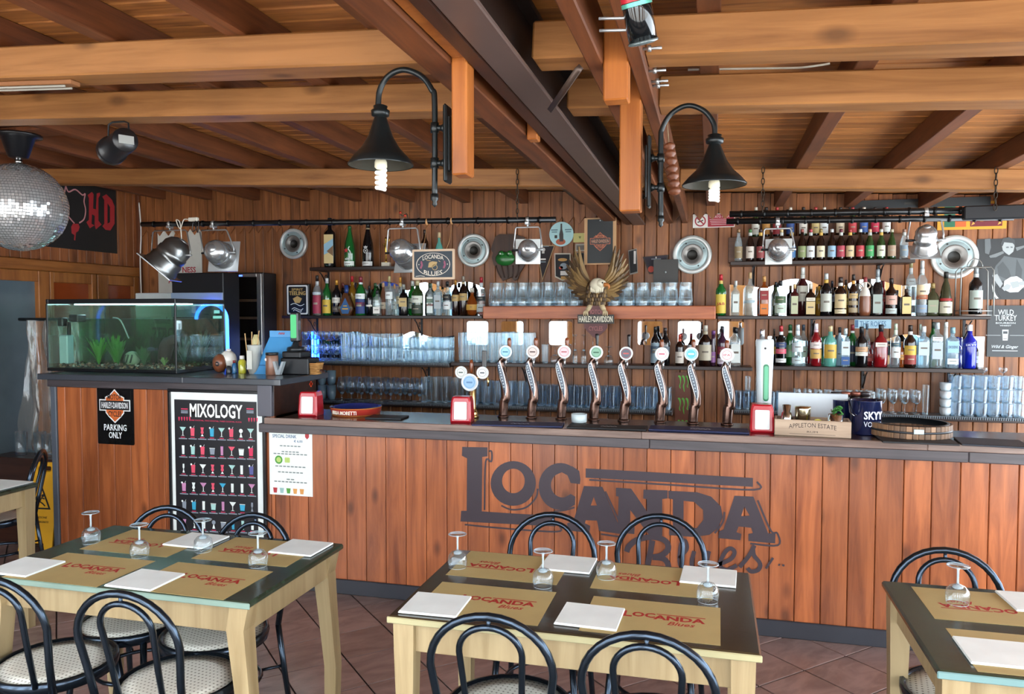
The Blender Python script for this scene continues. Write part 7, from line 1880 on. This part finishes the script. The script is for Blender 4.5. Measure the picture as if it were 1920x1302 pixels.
fill(m, [[Lw(*p) for p in ((640, 130), (665, 115), (700, 150), (716, 190), (716, 300), (690, 342), (660, 338), (640, 315), (652, 300), (652, 150))], [Lw(*p) for p in ((672, 170), (688, 195), (688, 290), (672, 300))]], .001, RT)
for pts in ([(445, 320), (455, 300), (490, 300), (498, 320), (490, 345), (475, 355), (470, 405), (462, 400), (465, 370), (448, 360)],): fill(m, [[Lw(*p) for p in pts]], .001, RT)
m.build('red_letters', C('#a3262c', .5), tb)
m = MB(); ln = [(410, 60), (428, 100), (470, 85), (515, 120), (532, 112), (525, 160), (535, 215), (525, 270), (495, 295)]
strip(m, [Lw(*p) for p in smooth_line(ln, 4)], .012, .001, RT); strip(m, [Lw(*p) for p in smooth_line([(410, 60), (400, 120), (388, 135), (402, 200), (425, 250), (465, 298)], 4)], .012, .001, RT)
m.build('devil_outline', C('#c98a8c', .5), tb)
# ================================================================ lamps, spotlights, mirror ball
IRON = C('#1b2123', .35, .5, .2)
BULB = C('#fbf9ee', .35, 0, 0, .3)
def lamp(Y, pole, ptop, pbot, arc, bell, rim, rr, arms, platex, bulb, side, label):
    q = lambda px, py: at(px, py, Y=Y)
    o = q(pole, (ptop + pbot) / 2)
    t = thing('wall_lamp', label, 'lamp', o)
    L_ = lambda px, py: q(px, py) - o
    pts = [L_(pole, pbot), L_(pole, ptop)] + [L_(*p) for p in arc]
    m = MB(); line = smooth_line([tuple(p) for p in pts], 7); m.tube(line, .0085, 10); m.build('arm', IRON, t)
    s = mpp(o)
    m = MB(); b = L_(pole, pbot); m.lathe([(.011, .012), (.011, -.004), (.006, -.010), (.008, -.018), (.0, -.026)], 10, Matrix.Translation(b)); m.build('finial', IRON, t)
    for y in arms:
        a, b = L_(pole, y), L_(platex, y)
        m = MB(); m.tube([a, b], [.008, .008], 10); mid = a.lerp(b, .7); m.tube([a.lerp(b, .6), b], [.008, .015], 10); m.lathe([(.012, -.014), (.0125, 0), (.012, .014)], 12, Matrix.Translation(a)); m.build('bracket', IRON, t)
    pa, pb = L_(platex, arms[0] - 42), L_(platex, arms[1] + 38)
    m = MB(); m.box(min(0, side * .012) + pa.x, max(0, side * .012) + pa.x, -.026, .026, pb.z, pa.z, .005); m.box(min(0, side * .02) + pa.x + side * 0, max(0, side * .02) + pa.x, -.014, .014, pb.z + .03, pa.z - .03, .004); m.build('wall_plate', IRON, t)
    c = L_(bell, rim); zt = L_(arc[-1][0], arc[-1][1]).z
    H = zt - c.z; R_ = rr * s
    T = Matrix.Translation((c.x, c.y, c.z))
    m = MB(); m.lathe([(R_ * 1.0, 0), (R_ * 1.01, .004), (R_ * .82, H * .17), (R_ * .58, H * .32), (R_ * .38, H * .52), (R_ * .25, H * .74), (R_ * .18, H * .86)], 32, T, cap0=False, cap1=False); m.build('shade', IRON, t)
    m = MB(); m.lathe([(R_ * .985, .001), (R_ * .8, H * .165), (R_ * .56, H * .315), (R_ * .36, H * .515), (R_ * .2, H * .7), (0, H * .72)], 32, T, cap0=False); m.build('shade_inside', C('#45443c', .35, .3), t)
    m = MB(); m.lathe([(R_ * .17, H * .85), (R_ * .27, H * .88), (R_ * .29, H * .97), (R_ * .2, H * 1.0), (R_ * .22, H * 1.05), (.009, H * 1.08)], 18, T); m.build('collar', IRON, t)
    zb = L_(bulb[0], bulb[1]).z - c.z
    m = MB(); m.lathe([(.014, .02), (.018, .01), (.0185, -.004), (.012, -.010)], 14, T); m.build('lamp_base', C('#e6e0c6', .4), t)
    m = MB(); hel = []
    n_ = 60
    for i in range(n_ + 1):
        u = i / n_; a_ = u * 2 * math.pi * 4
        hel.append((c.x + .0125 * math.cos(a_), c.y + .0125 * math.sin(a_), c.z - .012 + (zb + .012) * u))
    m.tube(hel, .0058, 8); hel2 = [(2 * c.x - x, 2 * c.y - y, z) for x, y, z in hel]; m.build('spiral_bulb', BULB, t)
    return t
lamp(2.091, 815, 195, 372, [(809, 168), (790, 143), (757, 131), (728, 143), (712, 170), (709, 205)], 714, 311, 62, (240, 306), 835, (718, 356), 1, 'black gooseneck wall lamp with bell shade on the left pine post')
lamp(2.595, 1239, 270, 412, [(1242, 240), (1260, 212), (1290, 198), (1320, 208), (1338, 232), (1340, 258)], 1339, 348, 58, (297, 352), 1221, (1337, 377), -1, 'black gooseneck wall lamp with bell shade on the right pine post')
# ---- light bars
PIPE = C('#17191c', .3, .3, .2)
PY_ = 4.60
def pipe(pts, r_, label, rings=6):
    P = [at(x, y, Y=PY_) for x, y in pts]
    t = thing('light_bar', label, 'pipe', P[0])
    m = MB(); m.tube([p - P[0] for p in P], r_, 12); m.build('pipe', PIPE, t)
    for k in range(rings):
        p = P[0].lerp(P[-1], (k + .5) / rings) - P[0]; d = (P[-1] - P[0]).normalized() * .006
        m = MB(); m.tube([p - d, p + d], r_ + .004, 12); m.build('ring', C('#101113', .35, .4), t)
    return t
pipe([(266, 421), (1042, 412)], .0175, 'long black lighting bar at the left carrying three chrome spotlights', 15)
pipe([(1368, 402), (1925, 393)], .018, 'upper black lighting bar at the right', 12)
pipe([(1362, 415.5), (1900, 408)], .0165, 'lower black lighting bar at the right', 12)
p = at(1800, 399, Y=PY_); q2 = at(1930, 399, Y=PY_)
m = MB(); m.box(0, q2.x - p.x, -.024, .024, -.045, .026, .006); o = m.build('bar_joint', BLACKM, None, (p.x, PY_ - .05, p.z)); tag(o, 'black joint box at the right end of the lighting bars', 'joint')
def chain(px, py0, py1, y, label):
    a, b = at(px, py0, Y=y), at(px, py1, Y=y)
    n_ = max(3, int((a.z - b.z) / .028)); m = MB()
    st = (a.z - b.z) / n_
    for i in range(n_):
        z = -st * (i + .5); hz, hx = st * .62, .008
        pts = [(hx * math.cos(2 * math.pi * k / 10), 0, z + hz * math.sin(2 * math.pi * k / 10)) for k in range(10)]
        if i % 2: pts = [(0, x, z_) for x, _, z_ in pts]
        m.tube(pts, .0026, 5, closed=True)
    tag(m.build('chain', C('#3a3128', .4, .7), None, a), label, 'chain', 'chains holding the lighting bars')
chain(1431, 314, 398, 4.505, 'iron chain before the roof beam left of the beer bottles')
chain(1868, 314, 394, 4.505, 'iron chain before the roof beam at the far right')
chain(970, 318, 410, 4.505, 'iron chain before the roof beam over the left lighting bar')
# ---- chrome spotlights
BARS = {'L': ((266, 421), (1042, 412)), 'U': ((1368, 402), (1925, 393)), 'D': ((1362, 415.5), (1900, 408))}
def spot(px, pyt, tip, frm, size, label, y=PY_, body=None, pyoke=None, plate_mat=None):
    """tip: pixel of the dome, frm: pixel of the frame centre, dome nearer to the room than the frame by dy"""
    mat = body or C('#bfc2c4', .24, .8)
    q0, q1 = BARS[pyt]; u_ = (px - q0[0]) / (q1[0] - q0[0])
    top = at(q0[0], q0[1], Y=y).lerp(at(q1[0], q1[1], Y=y), 0)
    top = at(px, q0[1] + (q1[1] - q0[1]) * u_, Y=y) - Vector((0, 0, .026))
    s = mpp(top)
    a = at(tip[0], tip[1], Y=y - tip[2]); b = at(frm[0], frm[1], Y=y + frm[2])
    t = thing('spotlight', label, 'spotlight', top)
    a, b = a - top, b - top
    T = aim(a, b); Ln = (b - a).length; R_ = size * s / 2
    m = MB(); m.lathe([(0, -.0), (R_ * .42, .006), (R_ * .75, R_ * .28), (R_ * .92, R_ * .6), (R_ * .92, Ln * .42), (R_ * .98, Ln * .44), (R_ * .98, Ln * .56), (R_ * .92, Ln * .58), (R_ * .96, Ln * .66), (R_ * 1.04, Ln * .70), (R_ * 1.04, Ln * .86), (R_ * 1.1, Ln * .9), (R_ * 1.12, Ln)], 28, T, cap1=False); m.build('housing', mat, t)
    m = MB(); m.lathe([(R_ * .3, -.002), (R_ * .34, .006)], 18, T); m.build('dome_ring', DULLCH, t)
    m = MB(); k = R_ * 1.28
    fill(m, [[(-k, -k), (k, -k), (k, k), (-k, k)], circ(R_ * .95, 20)], .006, T @ Matrix.Translation((0, 0, Ln))); m.build('gel_frame', plate_mat or C('#b9bec0', .3, .5), t)
    mid = a.lerp(b, .55)
    yk = pyoke or R_ * 1.42
    w_ = Vector((1, 0, 0))
    m = MB(); m.tube([mid + w_ * yk, mid + w_ * yk * 1.02 + Vector((0, 0, .03)), Vector((yk * .9, 0, -.028)), Vector((yk * .8, 0, -.018)), Vector((-yk * .8, 0, -.018)), Vector((-yk * .9, 0, -.028)), mid - w_ * yk * 1.02 + Vector((0, 0, .03)), mid - w_ * yk], .005, 7); m.build('yoke', DULLCH, t)
    for sx in (-1, 1):
        m = MB(); m.tube([mid + w_ * sx * R_ * .9, mid + w_ * sx * (yk + .012)], .007, 8); m.build('knob', BLACKM if sx < 0 else DULLCH, t)
    m = MB(); m.tube([(0, 0, -.02), (0, 0, .012)], .006, 8); m.box(-.012, .012, -.026, .026, -.004, .014, .002); m.lathe([(.0172, -.01), (.021, -.008), (.021, .008), (.0172, .01)], 14, Matrix.Translation((0, 0, .026)) @ Matrix.Rotation(math.pi / 2, 4, 'Y'), cap0=False, cap1=False); m.build('clamp', DULLCH, t)
    return t
PAR = C('#8a8c8c', .3, .9)
spot(400, 'L', (396, 466, .10), (420, 481, .08), 46, 'chrome spotlight on the left bar before the white poster right edge')
spot(755, 'L', (742, 462, .10), (768, 484, .08), 46, 'chrome spotlight on the left bar beside the house chalkboard')
spot(989, 'L', (989, 465, .13), (990, 472, .08), 37, 'chrome spotlight on the left bar aimed at the green plaque', plate_mat=C('#d7dbd9', .35, .2))
spot(1458, 'D', (1459, 463, .13), (1460, 472, .08), 38, 'chrome spotlight on the right bar before the beer bottles', plate_mat=C('#cdd2d0', .35, .2))
spot(1736, 'U', (1738, 424, .06), (1733, 472, .02), 40, 'chrome spotlight hanging straight down before the right wall speaker', pyoke=.085)
spot(318, 'L', (345, 452, .02), (300, 502, -.08), 58, 'large dull metal spotlight tilted down at the left end of the bar', body=PAR, plate_mat=PAR)
# black spotlight under the middle beam
o = at(222, 226, Y=2.81); zt = roof(o.x) - .108
t = thing('spotlight', 'black spotlight with silver rating plate hanging under the left roof beam', 'spotlight', (o.x, 2.81, zt))
a_, b_ = at(236, 262, Y=2.75) - Vector((o.x, 2.81, zt)), at(208, 284, Y=2.86) - Vector((o.x, 2.81, zt))
T = aim(a_, b_); Ln = (b_ - a_).length; R_ = 24 * mpp(o)
m = MB(); m.lathe([(0, -.002), (R_ * .9, 0), (R_ * .95, .01), (R_ * .95, Ln * .8), (R_ * 1.1, Ln * .82), (R_ * 1.12, Ln), (R_ * .9, Ln), (R_ * .85, Ln * .7), (0, Ln * .7)], 24, T); m.build('housing', BLACK, t)
m = MB(); m.box(-R_ * .55, R_ * .55, -R_ * .35, R_ * .3, -.008, -.003, .001, T); m.build('rating_plate', C('#b4b7b4', .35, .4), t)
m = MB(); m.tube([(-.055, 0, -.10), (-.05, 0, -.012), (-.03, 0, -.004), (.03, 0, -.004), (.05, 0, -.012), (.055, 0, -.10)], .004, 7); m.build('yoke', BLACKM, t)
# mirror ball
c = at(37, 389, Y=3.5); R_ = 81.5 * mpp(c)
zr = roof(c.x)
t = thing('mirror_ball', 'large silver mirror ball hanging at the left from a black ceiling cup', 'mirror ball', c)
m = MB(); random.seed(2)
NR = 46
for j in range(NR):
    p0, p1 = -math.pi / 2 + math.pi * j / NR, -math.pi / 2 + math.pi * (j + 1) / NR
    n_ = max(6, int(92 * math.cos((p0 + p1) / 2)))
    for i in range(n_):
        a0, a1 = 2 * math.pi * i / n_, 2 * math.pi * (i + .88) / n_
        p1_ = p1 - .012
        mid = Vector((math.cos((p0 + p1) / 2) * math.cos((a0 + a1) / 2), math.cos((p0 + p1) / 2) * math.sin((a0 + a1) / 2), math.sin((p0 + p1) / 2)))
        jit = Vector((random.gauss(0, 1), random.gauss(0, 1), random.gauss(0, 1))) * .035
        vs = []
        for a, p in ((a0, p0), (a1, p0), (a1, p1_), (a0, p1_)):
            v = Vector((math.cos(p) * math.cos(a), math.cos(p) * math.sin(a), math.sin(p)))
            vs.append(v * R_ * (1 + (v - mid).dot(jit) * 1.5))
        m.smooth = False; m.add(vs, [(0, 1, 2, 3)])
mt = m.build('mirror_tiles', C('#e2e5e6', .16, .72), t); mt['kind'] = 'stuff'
m = MB(); m.ball((0, 0, 0), R_ * .985, 32, 20); m.build('core', C('#3a3d40', .4), t)
m = MB(); m.lathe([(.02, R_ * .99), (.02, R_ + .02), (.006, R_ + .022)], 12); m.build('top_cap', CHROME, t)
zc_ = zr - .0006 - c.z
m = MB(); m.lathe([(.035, zc_ - .13), (.05, zc_ - .125), (.085, zc_ - .02), (.12, zc_ - .012), (.12, zc_)], 24, cap0=True); m.build('ceiling_cup', BLACK, t)
m = MB(); n_ = 4; z0 = R_ + .02; st = (zc_ - .13 - z0) / n_
for i in range(n_):
    z = z0 + st * (i + .5); pts = [(.012 * math.cos(2 * math.pi * k / 10), 0, z + st * .62 * math.sin(2 * math.pi * k / 10)) for k in range(10)]
    if i % 2: pts = [(0, x, z_) for x, _, z_ in pts]
    m.tube(pts, .004, 5, closed=True)
m.build('chain', CHROME, t)
o = MB().box(-.30, .30, -.08, .08, 0, .02, .003).build('mounting_board', RAFW, None, (c.x, c.y, zr)); tag(o, 'brown board between the rafters above the mirror ball', 'board')
# fluorescent batten under the nearest left beam
a, b = at(-10, 170, Y=2.25), at(142, 158, Y=2.25)
za = roof(b.x) - .108
t = thing('light_batten', 'slim pale tube light under the nearest left roof beam', 'lamp', (b.x, 2.25, za), 0, None, (0, RA, 0))
m = MB(); m.box(-.9, 0, -.022, .022, -.016, -.0005, .002); m.build('housing', C('#8a5a34', .5), t)
m = MB(); m.tube([(-.88, -.015, -.021), (-.03, -.015, -.021)], .004, 8); m.tube([(-.88, .015, -.021), (-.03, .015, -.021)], .004, 8); m.build('tube', C('#9a968c', .3), t)
# black cylinder at the top
a, b = at(1187, -30, X=-.13), at(1207, 84, X=-.115)
t = thing('tube_speaker', 'black glossy cylinder with a clear end hanging beside the right timber', 'cylinder', a)
T = aim((0, 0, 0), b - a); Ln = (b - a).length
R_ = .024
m = MB(); m.lathe([(R_, 0), (R_, Ln * .93)], 22, T); m.build('cylinder', C('#0d1114', .12, .2, .6), t)
m = MB(); m.lathe([(R_ * 1.06, Ln * .93), (R_ * 1.08, Ln * .97), (R_ * .7, Ln * 1.0), (0, Ln)], 22, T); m.build('clear_end', C('#5d6a6c', .1, .3, .6), t)
m = MB(); m.lathe([(R_ + .0012, Ln * .29), (R_ + .0012, Ln * .36)], 22, T, cap0=False, cap1=False); m.build('glitter_band', C('#5fae9c', .3, .4), t)
m = MB(); m.lathe([(R_ + .001, Ln * .0), (R_ + .001, Ln * .28)], 22, T, cap0=False, cap1=False); m.build('red_band', C('#a8222e', .3), t)
for k in range(2):
    q0 = Vector((0, 0, 0)).lerp(b - a, .55 + .2 * k); m = MB(); m.tube([q0 + Vector((0, 0, 0)), Vector((-.058, q0.y, q0.z + .005))], .0025, 6); m.build('holding_wire', DULLCH, t)
# carved hanging totem
a, b = at(1254, 268, Y=2.95), at(1266, 366, Y=2.92)
m = MB(); T = aim((0, 0, 0), b - a); Ln = (b - a).length; n_ = 7; pr = [(0, 0)]
for i in range(n_): pr += [(.010, Ln * (i + .05) / n_), (.021, Ln * (i + .3) / n_), (.022, Ln * (i + .6) / n_), (.012, Ln * (i + .92) / n_)]
m.lathe(pr + [(0, Ln)], 12, T, cap0=False)
for i in range(n_):
    for sx in (-1, 1): m.ball((sx * .009, -.019, Ln * (i + .42) / n_), (.005, .005, .006), 6, 5, T)
o = thing('carved_totem', 'brown carved wooden totem hanging beside the right wall lamp', 'carving', a); m.build('carving', wood('totem wood', '#8a4f30', '#5c301c', 'Z', .5, .1, 14, 0), o)
m = MB(); m.tube([(0, 0, 0), (-.01, 0, .12)], .002, 5); m.build('cord', C('#8f7a5c', .6), o)
# string of small red bulbs over the left bar
p = at(757, 405, Y=4.62)
o = thing('bulb_string', 'short string with red bulbs on the left lighting bar', 'light string', p)
m = MB(); m.tube(smooth_line([(-.03, 0, .03), (-.01, 0, .0), (.02, 0, .012), (.03, 0, -.02)], 4), .003, 5); m.build('wire', BLACK, o)
for x, z in ((-.02, .02), (.012, .0)): m = MB(); m.ball((x, -.008, z), .009, 8, 6); m.build('bulb', C('#b0301c', .25), o)
# white plug box and cable loops by the large spotlight
p = at(363, 412, Y=4.57)
o = thing('plug_box', 'white plug box with cable loops on the left lighting bar', 'plug', p)
MB().box(-.035, .035, -.014, .014, -.012, .014, .004).build('box', C('#d9d4c8', .4), o)
m = MB(); m.tube(smooth_line([(-.035, 0, 0), (-.07, -.01, .0), (-.10, -.01, -.06), (-.13, -.01, .0), (-.10, -.01, -.02), (-.09, -.01, -.13)], 6), .0035, 6); m.build('white_cable', C('#d9d4c8', .5), o)
m = MB(); m.tube(smooth_line([(.02, -.01, 0), (.03, -.015, -.06), (.0, -.015, -.08), (.01, -.015, -.02), (.04, -.01, -.09), (.045, -.01, -.01)], 6), .0035, 6); m.build('black_cable', BLACK, o)

# white cable lying on the middle right beam
pts = [at(x, y, Y=2.80) for x, y in ((1290, 131), (1390, 129), (1440, 128), (1500, 127), (1545, 121), (1556, 119))]
o = thing('cable', 'thin white cable lying on top of the middle right roof beam', 'cable', pts[0])
m = MB(); m.tube(smooth_line([tuple(p - pts[0]) for p in pts], 4), .004, 6); m.build('cable_run', C('#d9d5c8', .5), o)
